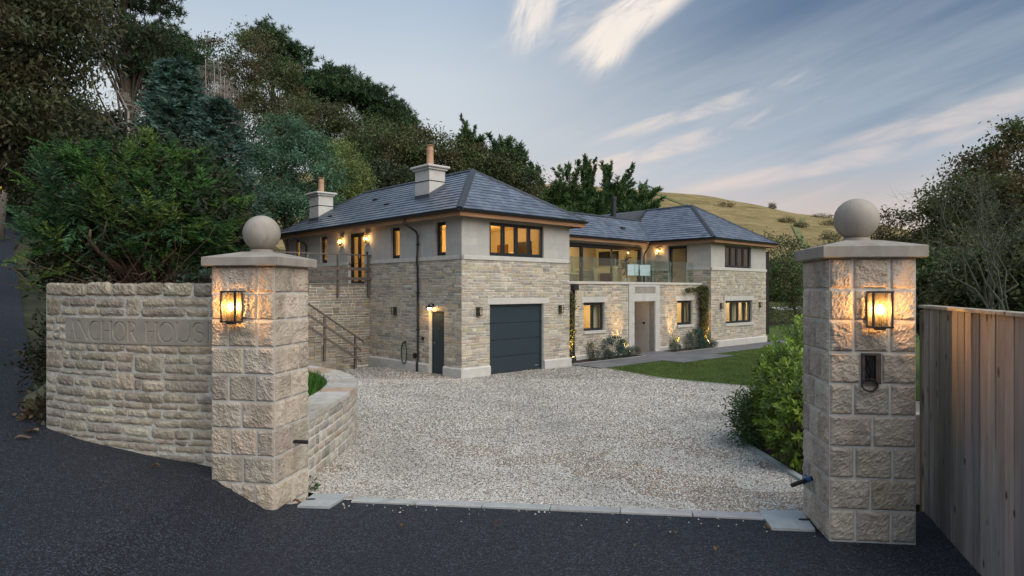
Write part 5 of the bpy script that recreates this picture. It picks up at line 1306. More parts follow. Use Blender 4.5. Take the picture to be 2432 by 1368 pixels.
def rail_thing(name, label, posts, rails, top):
    root = empty(name, (*L2W(*posts[0][:2]), GZ+posts[0][2]), HA); tag(root, label, 'railing'); o = Vector(posts[0][:3])
    for (x, y, z0, z1) in posts: mb = MB(); mb.cbox((x-.035-o.x, y-.035-o.y, z0-o.z), (x+.035-o.x, y+.035-o.y, z1-o.z), .004); mb.build('post', M['grey_timber'], root)
    for (a, b, hh, y, nm, m) in rails:
        a, b = Vector(a)-o, Vector(b)-o; mb = MB(); d = Vector((0, 0, hh/2)); w = Vector((0, y, 0))
        mb.add([a-d-w, b-d-w, b+d-w, a+d-w, a-d+w, b-d+w, b+d+w, a+d+w], [(0, 1, 2, 3), (7, 6, 5, 4), (0, 4, 5, 1), (1, 5, 6, 2), (2, 6, 7, 3), (3, 7, 4, 0)]); mb.build(nm, M[m], root)
yr = 4.42; sl2 = rise/going
zr = lambda x, d: (-(x-ST0))*sl2+d
posts = [(x, yr, max(-.0, zr(x, 0)-.45), zr(x, 1.02)) for x in (-1.12, -2.25, -3.4, -4.6)]
rl = [((-.80, yr, zr(-.80, 1.05)), (-5.2, yr, zr(-5.2, 1.05)), .045, .045, 'handrail', 'grey_timber')]
for dz in (.68, .30): rl.append(((-.92, yr-.05, zr(-.92, dz)), (-5.2, yr-.05, zr(-5.2, dz)), .10, .014, 'rail', 'grey_timber'))
rail_thing('stair_railing', 'sloping weathered timber railing of the stone staircase', posts, rl, 1)
yr2 = 5.30
posts = [(x, yr2, 2.45, 3.92) for x in (-.10, -1.30, -2.45, -3.6, -4.8)]
rl = [((.0, yr2, 3.95), (-5.6, yr2, 3.95), .04, .05, 'handrail', 'grey_timber')]
for z in (3.45, 3.10): rl.append(((-.02, yr2-.05, z), (-5.6, yr2-.05, z), .10, .014, 'rail', 'grey_timber'))
rail_thing('terrace_railing', 'level weathered timber railing along the terrace edge', posts, rl, 1)
flush(STONES, 'stone', 'stone', 'stones', 298)
# ------------------------------------------------------------------ wall lanterns of the house
def house_lantern(w, u, z, label, lit, group, power=2.2, size=1.):
    p = w.f(u, .012, z); x, y = L2W(p[0], p[1]); root = empty('wall_lantern', (x, y, GZ+z))
    d = Vector((dF[0]*w.d[0]+dL[0]*w.d[1], dF[1]*w.d[0]+dL[1]*w.d[1], 0)); n = Vector((dF[0]*w.n[0]+dL[0]*w.n[1], dF[1]*w.n[0]+dL[1]*w.n[1], 0))
    tag(root, label, 'lantern', group); lantern(root, lambda s, q, zz: tuple(d*s+n*q+Vector((0, 0, zz))), lit, .15*size, .12*size, .27*size, power, bulbmat='bulb_soft' if lit else 'bulb'); return root
G1 = 'unlit black box lanterns on the ground floor'; G2 = 'lit lanterns on the upper floor'
house_lantern(W_left, 3.63, 1.85, 'unlit black lantern on the shaded side wall above the hose', False, G1)
house_lantern(W_front, .63, 1.90, 'unlit black lantern left of the garage door', False, G1)
house_lantern(W_front, 4.36, 1.90, 'unlit black lantern right of the garage door', False, G1)
house_lantern(W_rf, .84, 1.80, 'unlit black lantern between the climbing plant and the lower four light window', False, G1)
house_lantern(W_rf, 4.72, 1.80, 'unlit black lantern at the far end of the house front', False, G1)
house_lantern(W_left, 7.42, 4.42, 'lit lantern left of the glazed terrace door', True, G2, 14, 1.1)
house_lantern(W_left, 5.50, 4.42, 'lit lantern right of the glazed terrace door', True, G2, 14, 1.1)
house_lantern(W_rl, 2.90, 4.50, 'lit lantern beside the balcony door', True, G2, 45, 1.15)
# hooded lamp over the side door
p = L2W(-.02, 1.42); hl = empty('door_lamp', (*p, GZ+2.20)); tag(hl, 'lit hooded black lamp above the narrow blue-grey side door', 'lamp')
n = Vector((-dF[0], -dF[1], 0)); mb = MB(); mb.tube([(0, 0, .02), tuple(n*.05+Vector((0, 0, .05))), tuple(n*.13+Vector((0, 0, .06))), tuple(n*.17+Vector((0, 0, .03)))], .012, 8); mb.tube([(0, 0, .02), tuple(n*.02+Vector((0, 0, .02)))], .045, 12); mb.build('arm', M['black'], hl)
c = n*.17; mb = MB(); mb.lathe([(.12, -.075), (.10, -.035), (.05, .005), (.03, .04), (.004, .05)], c, 20); mb.build('hood', M['black'], hl, True)
mb = MB(); mb.lathe([(.004, -.125), (.035, -.115), (.05, -.085), (.04, -.05), (.02, -.03)], c, 14); mb.build('bulb', emis('door_bulb', (1., .56, .18), 240), hl, True)
# hose coil
p = L2W(-.06, 2.98); hs = empty('garden_hose', (*p, GZ+.58)); tag(hs, 'coiled dark green hose hanging on the side wall', 'hose')
u_ = Vector((dL[0], dL[1], 0)); n = Vector((-dF[0], -dF[1], 0)); pts = []
for k in range(5*24+1):
    t = k/24*2*math.pi; q = 1-.03*math.sin(k*.11); pts.append(tuple(u_*(.155*q*math.sin(t)+.012*math.sin(t*.21))+Vector((0, 0, .36*math.cos(t)*q-.0))+n*(.03+.03*((k % 60)/60))))
mb = MB(); mb.tube(pts, .010, 6); mb.build('hose', M['green_hose'], hs, True)
mb = MB(); mb.cbox((-.03, -.03, .30), (.03, .03, .40), .006); mb.build('hook', M['black'], hs)
# ------------------------------------------------------------------ vegetation
def norm(v): return v/np.maximum(1e-9, np.linalg.norm(v, axis=-1, keepdims=True))
def leaf_mesh(P, D, L, Wd, T, name, m, parent, fold=0.):
    """diamond leaves: base point P, axis D, length L, width Wd"""
    n = len(P); D = norm(D); s = norm(np.cross(D, norm(RNG.normal(0, 1, (n, 3))))); up = np.cross(s, D); L = np.asarray(L).reshape(-1, 1)*np.ones((n, 1)); Wd = np.asarray(Wd).reshape(-1, 1)*np.ones((n, 1))
    V = np.stack([P, P+D*L*.45+s*Wd*.5+up*Wd*fold, P+D*L, P+D*L*.45-s*Wd*.5+up*Wd*fold], 1).reshape(-1, 3)
    return np_mesh(name, V, np.arange(n*4).reshape(-1, 4), np.repeat(T, 4, 0), m, parent)
def pal_pick(pal, n, var=.25):
    pal = np.asarray(pal, float); k = RNG.integers(0, len(pal), n); return pal[k]*RNG.uniform(1-var, 1+var, (n, 1))
def ell_points(ells, n, shell=.5):
    """points near the skin of ellipsoids (c, r); ells weighted by surface"""
    w = np.array([e[1][0]*e[1][2]+e[1][0]*e[1][1]+e[1][1]*e[1][2] for e in ells]); k = RNG.choice(len(ells), n, p=w/w.sum())
    d = norm(RNG.normal(0, 1, (n, 3))); r = RNG.uniform(shell, 1, (n, 1))**.6; c = np.array([e[0] for e in ells])[k]; rr = np.array([e[1] for e in ells])[k]
    return c+d*rr*r, norm(d/rr), k
def limbs(mb, root, ztop, tips, r0, n=6, tw=.12, bend=.25, lean=(0, 0)):
    """trunk from root up to ztop and a curved limb to every tip"""
    root = Vector(root); H_ = ztop; tr = []
    for i in range(7): t = i/6; tr.append(root+Vector((lean[0]*t+tw*math.sin(t*5+root.x)*(t > 0), lean[1]*t+tw*math.cos(t*4+root.y)*(t > 0)*.7, H_*t)))
    mb.tube(tr, [r0*(1.25-.85*i/6) for i in range(7)], 9)
    for p in tips:
        p = Vector(p); t = min(.95, max(.2, (p.z-root.z)/max(.1, H_)*random.uniform(.45, .75))); k = min(5, int(t*6)); a = tr[k].lerp(tr[k+1], t*6-k)
        m = a.lerp(p, .5)+Vector((random.uniform(-1, 1), random.uniform(-1, 1), random.uniform(-.3, 1)))*(p-a).length*bend*.5
        pts = []; 
        for i in range(6): q = i/5; pts.append(a*(1-q)**2+m*2*q*(1-q)+p*q*q)
        rr = r0*.42*max(.25, 1-t); mb.tube(pts, [max(.008, rr*(1-.85*i/5)) for i in range(6)], n, cap=False)
    return tr
def ellpx(cx, cy, rx, ry, Y, ry_depth=None):
    c = PX(cx, Y, cy); k = Y/F; return (np.array(c), np.array([rx*k, (ry_depth if ry_depth else rx*k), ry*k]))
def broadleaf(name, label, ells, basepx, Y, pal, nclump=90, nleaf=110, leaf=.22, clump=.55, trunk_r=.2, bark='bark', m='leaf', group=None, cat='tree', shell=.45, droop=.0, tipn=26, aspect=.5, base=None):
    bx = PX(basepx, Y); bz = h(bx, Y)-.1 if base is None else base; root = empty(name, (bx, Y, bz)); tag(root, label, cat, group); O = np.array([bx, Y, bz])
    C, N, k = ell_points(ells, nclump, shell); C = C[C[:, 2] > bz+.15]; n = len(C); N = N[:n]
    sz = clump*RNG.uniform(.6, 1.35, n)
    P = np.repeat(C, nleaf, 0)+RNG.normal(0, 1, (n*nleaf, 3))*np.repeat(sz, nleaf)[:, None]*np.array([1, 1, .62])*.55
    D = RNG.normal(0, 1, P.shape)+np.array([0, 0, -droop]); ct = pal_pick(pal, n, .18); T = np.repeat(ct, nleaf, 0)*RNG.uniform(.75, 1.3, (len(P), 1))
    leaf_mesh(P-O, D, leaf*RNG.uniform(.6, 1.3, len(P)), leaf*aspect*RNG.uniform(.7, 1.2, len(P)), T, 'crown', M[m], root)
    zt = float(np.mean([c[0][2] for c in ells]))-bz; mb = MB(); tips = C[RNG.choice(n, min(n, tipn), replace=False)]-O
    limbs(mb, (0, 0, 0), zt, tips, trunk_r, lean=(np.mean([e[0][0] for e in ells])-bx, 0)); mb.build('trunk', M[bark], root, True); return root
def needletuft(P0, n, L, spread=1., up=.5):
    """needles radiating from tuft centres"""
    P = np.repeat(P0, n, 0); D = norm(RNG.normal(0, spread, P.shape)+np.array([0, 0, up])); return P, D, L*RNG.uniform(.6, 1.2, len(P))
def pine(name, label, ells, basepx, Y, pal, ntuft=900, nn=26, L=.30, trunk_r=.22, group=None, tips=34, wd=.035):
    bx = PX(basepx, Y); bz = h(bx, Y)-.1; root = empty(name, (bx, Y, bz)); tag(root, label, 'tree', group); O = np.array([bx, Y, bz])
    C, N, k = ell_points(ells, max(20, ntuft//12), .35); T0 = np.repeat(C, 12, 0)+RNG.normal(0, 1, (len(C)*12, 3))*np.array([.45, .45, .22])*L*2.6
    P, D, l = needletuft(T0, nn, L); ct = np.repeat(pal_pick(pal, len(T0), .3), nn, 0)
    leaf_mesh(P-O, D, l, wd, ct, 'crown', M['needle'], root)
    zt = max(c[0][2] for c in ells)-bz; mb = MB(); limbs(mb, (0, 0, 0), zt, C[RNG.choice(len(C), min(len(C), tips), replace=False)]-O, trunk_r, bend=.35, lean=(ells[0][0][0]-bx, 0)); mb.build('trunk', M['bark'], root, True); return root
def spraytree(name, label, axis_pts, Y, r0, r1, pal, nspray=500, sl=.9, nl=16, leaf=.14, rise=.5, basepx=None, droop=0., wind=(0, 0), group=None, zlo=.1, m='needle', trunk_r=.18, cat='tree', flat=.25, taper=1.):
    """conifer with foliage sprays set round an axis (list of (px, py) from foot to tip)"""
    bx = PX(axis_pts[0][0], Y); bz = h(bx, Y)-.1; root = empty(name, (bx, Y, bz)); tag(root, label, cat, group); O = np.array([bx, Y, bz])
    A = np.array([PX(px, Y, py) for px, py in axis_pts]); A[0, 2] = bz; seg = np.linspace(0, 1, len(A))
    t = zlo+(1-zlo)*RNG.uniform(0, 1, nspray)**1.0; ax = np.stack([np.interp(t, seg, A[:, i]) for i in range(3)], 1)
    a = RNG.uniform(0, 6.283, nspray); rad = (r0*(1-t)**taper+r1)*RNG.uniform(.35, 1.0, nspray)
    out = np.stack([np.cos(a)+wind[0], np.sin(a)+wind[1], np.zeros(nspray)], 1); S = ax+out*rad[:, None]*.75; S[:, 2] += rad*rise*.3-droop*rad*rad*.12
    D = norm(out+np.array([0, 0, rise])+RNG.normal(0, .25, (nspray, 3)))
    ss = sl*RNG.uniform(.5, 1.2, nspray)*np.clip(.5+rad/max(r0, .1), .5, 1.2)
    side = norm(np.cross(D, np.array([0, 0, 1.])+RNG.normal(0, flat, (nspray, 3))))
    q = np.tile(np.linspace(.05, 1, nl), nspray); Dr = np.repeat(D, nl, 0); Sr = np.repeat(side, nl, 0); sg = np.tile(np.where(np.arange(nl) % 2, 1., -1.), nspray)[:, None]; lr = np.repeat(ss, nl)
    P = np.repeat(S, nl, 0)+Dr*(q*lr)[:, None]; P[:, 2] -= droop*.25*(q*q*lr)
    LD = norm(Dr*.8+Sr*sg*(1.1-q[:, None]*.7)+RNG.normal(0, .22, P.shape)); ct = np.repeat(pal_pick(pal, nspray, .28), nl, 0)*RNG.uniform(.8, 1.2, (len(P), 1))
    ll = leaf*(1.25-.6*q)*RNG.uniform(.8, 1.2, len(P)); leaf_mesh(P-O, LD, ll*1.5, ll*.42, ct, 'crown', M[m], root)
    mb = MB(); mb.tube([tuple(p-O) for p in A], [trunk_r*(1-.85*i/(len(A)-1)) for i in range(len(A))], 8)
    for i in RNG.choice(nspray, min(nspray, 60), replace=False): mb.tube([tuple(ax[i]-O), tuple((ax[i]+S[i])/2-O+np.array([0, 0, .02])), tuple(S[i]+D[i]*ss[i]*.6-O)], [.02*trunk_r/.18+.01, .015, .005], 5, cap=False)
    mb.build('trunk', M['bark'], root, True); return root
BROWN = [(0.1134, 0.0921, 0.0427), (0.0966, 0.097, 0.0437), (0.0798, 0.097, 0.0418), (0.105, 0.0825, 0.0427), (0.0714, 0.0921, 0.0361)]
OLIVE = [(.085, .125, .042), (.105, .12, .046), (.072, .115, .038), (.115, .112, .046)]
DARK = [(0.0435, 0.0653, 0.029), (0.0551, 0.0725, 0.029), (0.0377, 0.0551, 0.0261)]
PINE = [(0.0403, 0.0899, 0.0372), (0.0527, 0.1054, 0.0403), (0.0341, 0.0775, 0.0341), (0.062, 0.1085, 0.0372)]
BLUE = [(.078, .150, .122), (.064, .125, .104), (.098, .17, .138), (.055, .105, .085)]
WILLOW = [(0.102, 0.198, 0.1176), (0.084, 0.168, 0.096), (0.126, 0.228, 0.144), (0.072, 0.144, 0.078)]
LIME = [(0.1875, 0.2375, 0.0688), (0.15, 0.2063, 0.0688), (0.2125, 0.2562, 0.0813)]
YEW = [(0.0525, 0.1343, 0.0275), (0.0378, 0.1021, 0.0275), (0.0788, 0.1613, 0.0275), (0.0315, 0.0839, 0.03), (0.105, 0.1613, 0.0312), (0.042, 0.0968, 0.0438)]
CYP = [(0.0585, 0.1235, 0.039), (0.0845, 0.156, 0.0442), (0.0455, 0.0975, 0.0364), (0.104, 0.1755, 0.052)]
# hillside wood behind, far to near
FT_ = 'trees on the wooded hillside'
E = ellpx
broadleaf('oak_tree', 'rusty brown oak high on the wooded slope left of the dark pine', [E(560, 150, 110, 70, 48), E(650, 210, 95, 75, 48), E(500, 230, 85, 70, 48), E(600, 300, 130, 70, 48)], 580, 48, BROWN+OLIVE[:2], 190, 175, .19, .8, .3, group=FT_)
pine('pine_tree', 'dark green pine rising above the rusty oak on the skyline', [E(640, 105, 55, 32, 54), E(690, 130, 38, 26, 54), E(670, 170, 55, 28, 54), E(710, 215, 32, 20, 54), E(725, 255, 30, 16, 54)], 690, 54, PINE, 1500, 24, .42, .28, FT_, wd=.06)
pine('pine_tree', 'wide flat topped pine in the middle of the sloping skyline', [E(760, 200, 42, 24, 56), E(815, 190, 48, 24, 56), E(845, 215, 35, 20, 56), E(790, 225, 75, 24, 56), E(735, 215, 30, 25, 56)], 770, 56, PINE, 1500, 24, .42, .28, FT_, wd=.06)
pine('pine_tree', 'pine with bare leaning limbs at the lower end of the skyline', [E(890, 232, 28, 18, 58), E(930, 258, 34, 18, 58), E(958, 295, 26, 14, 58), E(905, 290, 40, 14, 58), E(880, 262, 25, 14, 58)], 880, 58, PINE, 1100, 22, .42, .25, FT_, wd=.06)
broadleaf('oak_tree', 'brownish oak below the flat topped pine on the slope', [E(760, 330, 110, 75, 46), E(860, 340, 90, 70, 46), E(700, 300, 70, 60, 46)], 790, 46, BROWN+OLIVE, 170, 175, .19, .8, .3, group=FT_)
broadleaf('oak_tree', 'olive brown oak behind the large chimney on the left', [E(920, 370, 100, 70, 44), E(980, 350, 60, 45, 44), E(880, 420, 90, 60, 44)], 920, 44, OLIVE+BROWN[1:2], 170, 175, .19, .75, .3, group=FT_)
broadleaf('oak_tree', 'olive tree behind the roof apex and tall chimney pot', [E(1050, 385, 80, 55, 46), E(1120, 400, 70, 55, 46), E(1020, 430, 80, 50, 46)], 1070, 46, OLIVE+BROWN[:2], 150, 175, .19, .75, .28, group=FT_)
broadleaf('oak_tree', 'dim olive tree behind the front hip of the main roof', [E(1180, 400, 60, 45, 46), E(1220, 440, 70, 50, 46), E(1150, 450, 80, 50, 46)], 1180, 46, OLIVE+DARK, 120, 175, .19, .75, .26, group=FT_)
def plumetree(name, label, foot, Y, tips, pal, group=None, sl=.50, nsp=36, leaf=.155, trunk_r=.2, depth=1.6):
    """cypress of long limbs that end in upswept feathery plumes; tips are (px, py) of the plume ends"""
    bx = PX(foot[0], Y); bz = h(bx, Y)-.1; root = empty(name, (bx, Y, bz)); tag(root, label, 'tree', group); O = np.array([bx, Y, bz]); f0 = np.array(PX(foot[0], Y, foot[1]))
    mb = MB(); mb.tube([(0, 0, 0), tuple((f0-O)*.6), tuple(f0-O)], [trunk_r*1.3, trunk_r, trunk_r*.7], 8); SP = []; SD = []; SLn = []
    for (px, py) in tips:
        e = np.array(PX(px, Y, py)); e[1] += random.uniform(-depth, depth); a = f0+(np.array([bx, Y, bz])-f0)*random.uniform(-.1, .5); L = np.linalg.norm(e-a); c = a+(e-a)*np.array([.35, .35, .72])
        q = np.linspace(0, 1, 14)[:, None]; C = a*(1-q)**2+c*2*q*(1-q)+e*q*q; r = max(.02, trunk_r*.22*min(1, L/3)); mb.tube([tuple(p-O) for p in C], [r*(1-.88*i/13) for i in range(14)], 5, cap=False)
        hi = py < foot[1]-100; n = int(nsp*max(.5, min(1.6, L/2.2))*(.75 if hi else 1)); t = RNG.uniform(.30, 1., n)**.8; k = np.minimum((t*13).astype(int), 12); fr = (t*13-k)[:, None]; P = C[k]*(1-fr)+C[k+1]*fr; d = norm(C[k+1]-C[k])
        D = norm(d*(1.0 if hi else .8)+RNG.normal(0, .55 if hi else .75, (n, 3))*np.array([1, 1, .35])+np.array([.30, 0, .12])); SP.append(P); SD.append(D); SLn.append((sl*.72 if hi else sl*1.35)*(1.15-.75*t)*RNG.uniform(.6, 1.3, n))
    mb.build('trunk', M['bark'], root, True); S = np.concatenate(SP); D = np.concatenate(SD); ss = np.concatenate(SLn)+.10; n = len(S); nl = 13
    side = norm(np.cross(D, RNG.normal(0, 1, (n, 3)))); q = np.tile(np.linspace(.0, 1, nl), n); sg = np.tile(np.where(np.arange(nl) % 2, 1., -1.), n)[:, None]; Dr = np.repeat(D, nl, 0)
    P = np.repeat(S, nl, 0)+Dr*(q*np.repeat(ss, nl))[:, None]; LD = norm(Dr+np.repeat(side, nl, 0)*sg*(.75-.5*q[:, None])+RNG.normal(0, .2, P.shape)); ll = leaf*(1.15-.5*q)*RNG.uniform(.7, 1.2, len(P))
    leaf_mesh(P-O, LD, ll*1.5, ll*.42, np.repeat(pal_pick(pal, n, .3), nl, 0), 'crown', M['needle'], root); return root
def fan(cx, cy, rx, ry, n, extra=(), sd=1):
    rg = random.Random(sd); o = list(extra)
    for i in range(int(n*1.7)): a = rg.choice((rg.uniform(-.25, .75), rg.uniform(2.35, 3.4), rg.uniform(.2, 2.9))); q = rg.uniform(.35, 1); o.append((cx+rx*q*math.cos(a)+12*q, cy-ry*q*math.sin(a)))
    return o
CG = 'plumed cypresses behind the house'
plumetree('cypress_tree', 'narrow dark cypress tip standing over the roof apex', (1112, 420), 47, fan(1108, 360, 30, 50, 22, [(1100, 289), (1094, 298), (1107, 300), (1088, 310), (1112, 312), (1084, 322), (1118, 325), (1092, 335), (1080, 340)], 8), CYP, FT_, sl=.5)
plumetree('cypress_tree', 'wind leaning cypress with ragged top right of the narrow one', (1205, 440), 47, fan(1195, 395, 40, 55, 26, [(1160, 330), (1172, 334), (1190, 338), (1210, 340), (1232, 351), (1222, 360), (1215, 375), (1238, 352), (1240, 385), (1225, 395), (1180, 345), (1165, 350)], 9), CYP, FT_, sl=.55)
plumetree('cypress_tree', 'dark cypress with a long thin outstretched plume on its left', (1300, 520), 50, fan(1300, 500, 70, 65, 34, [(1257, 393), (1275, 405), (1290, 425), (1262, 410), (1310, 440)], 2), CYP, CG)
plumetree('cypress_tree', 'spreading cypress with layered plumes left of the tall tip', (1355, 530), 50.5, fan(1350, 500, 65, 90, 44, [(1316, 402), (1330, 388), (1352, 386), (1368, 396), (1325, 410), (1340, 400), (1374, 402)], 3), CYP, CG)
plumetree('cypress_tree', 'cypress with the tallest upright spire tip in the row', (1392, 530), 51, fan(1392, 510, 45, 70, 30, [(1388, 372), (1393, 376), (1384, 380), (1398, 386), (1410, 384), (1380, 392), (1412, 400), (1383, 405), (1410, 408), (1390, 400), (1395, 410), (1400, 420)], 4), CYP, CG)
plumetree('cypress_tree', 'cypress with two thin brownish tips behind the black flue', (1445, 530), 50, fan(1450, 510, 65, 85, 48, [(1433, 382), (1440, 390), (1450, 388), (1430, 396), (1446, 398), (1438, 404), (1500, 395), (1505, 402), (1490, 408), (1510, 420), (1508, 432), (1498, 415)], 5), CYP, CG)
plumetree('cypress_tree', 'low cypress leaning right over the zinc roof', (1500, 530), 49, fan(1510, 525, 42, 65, 26, [(1525, 437), (1540, 434), (1548, 452), (1552, 458), (1566, 474), (1560, 478), (1550, 490), (1535, 455), (1530, 465)], 6), CYP, CG)
plumetree('cypress_tree', 'broad low cypress filling the gap behind the roof valley', (1420, 560), 47.5, fan(1410, 540, 130, 75, 60, [], 7), CYP, CG)
# middle distance on the left
broadleaf('willow_tree', 'bluish green rounded tree left of the small chimney', [E(665, 350, 75, 75, 33), E(720, 410, 95, 95, 33), E(640, 440, 80, 90, 33), E(690, 500, 120, 60, 33)], 690, 33, WILLOW, 260, 150, .17, .55, .22, group=FT_, shell=.6, aspect=.35)
broadleaf('bush_tree', 'yellowish green bushy tree right above the small chimney', [E(800, 400, 65, 65, 35), E(845, 430, 35, 55, 35), E(790, 470, 75, 50, 35)], 810, 35, LIME, 170, 140, .16, .5, .16, group=FT_, shell=.6, aspect=.35)
broadleaf('shrub_tree', 'dark dense shrub tree behind the small chimney and ridge', [E(890, 450, 75, 60, 40), E(960, 450, 70, 50, 40)], 910, 40, DARK, 120, 110, .2, .6, .2, group=FT_)
def stack_tree(name, label, px, Y, top, base, rpx, pal, n, lf, group):
    axis = [(px, base), (px, (top+base)/2), (px, top)]
    return spraytree(name, label, axis, Y, rpx*Y/F, .25, pal, n, .75, 16, lf, .05, droop=.5, zlo=.08, group=group, taper=.75)
stack_tree('cedar_tree', 'blue grey conifer with drooping tiers behind the yew', 420, 25, 150, 640, 165, BLUE, 2300, .15, FT_)
stack_tree('cedar_tree', 'smaller blue grey conifer leaning into the taller blue one', 520, 24, 240, 640, 110, BLUE, 1200, .14, FT_)
# bare dead conifer
def dead_tree(label, pts, Y, nb, L, m='dead', name='dead_tree', cat='dead tree', rad=.07):
    A = [Vector(PX(px, Y, py)) for px, py in pts]; o = Vector((A[0].x, A[0].y, h(A[0].x, Y)-.1)); A[0] = o.copy(); root = empty(name, o); tag(root, label, cat)
    mb = MB(); A = [p-o for p in A]; mb.tube(A, [rad*(1-.8*i/(len(A)-1)) for i in range(len(A))], 7); mb.build('trunk', M[m], root, True)
    mb = MB()
    for i in range(nb):
        t = random.uniform(.35, .98)*(len(A)-1); k = int(t); p = A[k].lerp(A[min(k+1, len(A)-1)], t-k); a = random.uniform(0, 6.28); l = L*random.uniform(.4, 1)*(1.15-t/(len(A)-1)*.6)
        d = Vector((math.cos(a), math.sin(a), random.uniform(-.1, .35))); e = p+d*l; mb.tube([p, p+d*l*.5+Vector((0, 0, -.06*l)), e+Vector((0, 0, -.42*l))], [.008, .005, .002], 4, cap=False)
        for q in (.4, .65, .85): s_ = p.lerp(e, q)-Vector((0, 0, .3*l*q*q)); mb.tube([s_, s_+Vector((random.uniform(-.3, .3), random.uniform(-.3, .3), -.5))*l*.5-Vector((0, 0, .42*l*q*q)), ], [.004, .002], 3, cap=False)
    tw = mb.build('twigs', M[m], root, True); tw['kind'] = 'stuff'; return root
for lab, pts in (('bare pale dead conifer, leftmost of the bleached stems', [(498, 560), (492, 330), (488, 140)]), ('bare pale dead conifer, tallest straight stem of the bleached group', [(515, 560), (512, 330), (508, 135)]), ('bare pale dead conifer, second from the right of the bleached stems', [(528, 560), (526, 350), (524, 165)]), ('bare pale dead conifer, rightmost of the bleached stems', [(538, 560), (536, 380), (533, 180)])):
    dead_tree(lab, pts, 29.5+random.uniform(-.5, .5), 150, 1.5)
dead_tree('forked pale dead branch tree above the yew crown', [(300, 400), (305, 265), (280, 215)], 16, 26, .8, rad=.045)
# tall pines at the upper left
pine('pine_tree', 'tall pine with open dark limbs against the sky at upper left', [E(300, -40, 110, 70, 30), E(260, 60, 75, 40, 30), E(350, 95, 70, 40, 30), E(230, 120, 60, 25, 30), E(390, 10, 55, 20, 30), E(330, 150, 60, 30, 30)], 312, 30, DARK+PINE[:1], 1400, 24, .28, .26, FT_, tips=60, wd=.04)
pine('pine_tree', 'second tall pine whose green crown nears the rusty oak', [E(400, 110, 60, 45, 36), E(450, 160, 50, 45, 36), E(380, 190, 60, 30, 36), E(430, 215, 50, 25, 36)], 365, 36, PINE, 1500, 24, .30, .24, FT_, wd=.045)
broadleaf('oak_tree', 'brown tree under the tall pines at upper left', [E(390, 250, 55, 20, 34), E(250, 295, 55, 35, 34), E(190, 330, 80, 50, 34)], 300, 34, BROWN+DARK, 120, 110, .2, .6, .22, group=FT_)
# dark wood beyond the road on the far left
for lab, px, Y, cy, rx, ry in (('dark tree closing the road at far left edge', 20, 34, 400, 120, 200), ('dark tree behind the yew above the road', 150, 30, 400, 130, 180), ('dark shrubby tree low behind the yew', 330, 28, 450, 170, 150), ('dark tree outside the left edge above the road', -120, 28, 250, 160, 320)):
    broadleaf('shrub_tree', lab, [E(px, cy, rx, ry, Y), E(px+40, cy+110, rx, 100, Y)], px, Y, DARK+BROWN[2:3], 190, 110, .17, .55, .22, group='dark trees lining the upper road')
# overhanging broadleaf tree, near left
broadleaf('broadleaf_tree', 'near brown leaved tree overhanging the road at top left', [E(-60, 120, 210, 230, 12, 1.8), E(70, 70, 120, 130, 12, 1.5), E(60, 270, 130, 120, 12, 1.4), E(-40, 350, 160, 110, 12, 1.5), E(170, 0, 70, 55, 12, 1.1)], -330, 12.2, [(.072, .078, .032), (.056, .074, .031), (.082, .076, .034), (.048, .066, .030), (.105, .10, .05)], 430, 95, .115, .42, .26, droop=.8, tipn=70, shell=.2, aspect=.42)
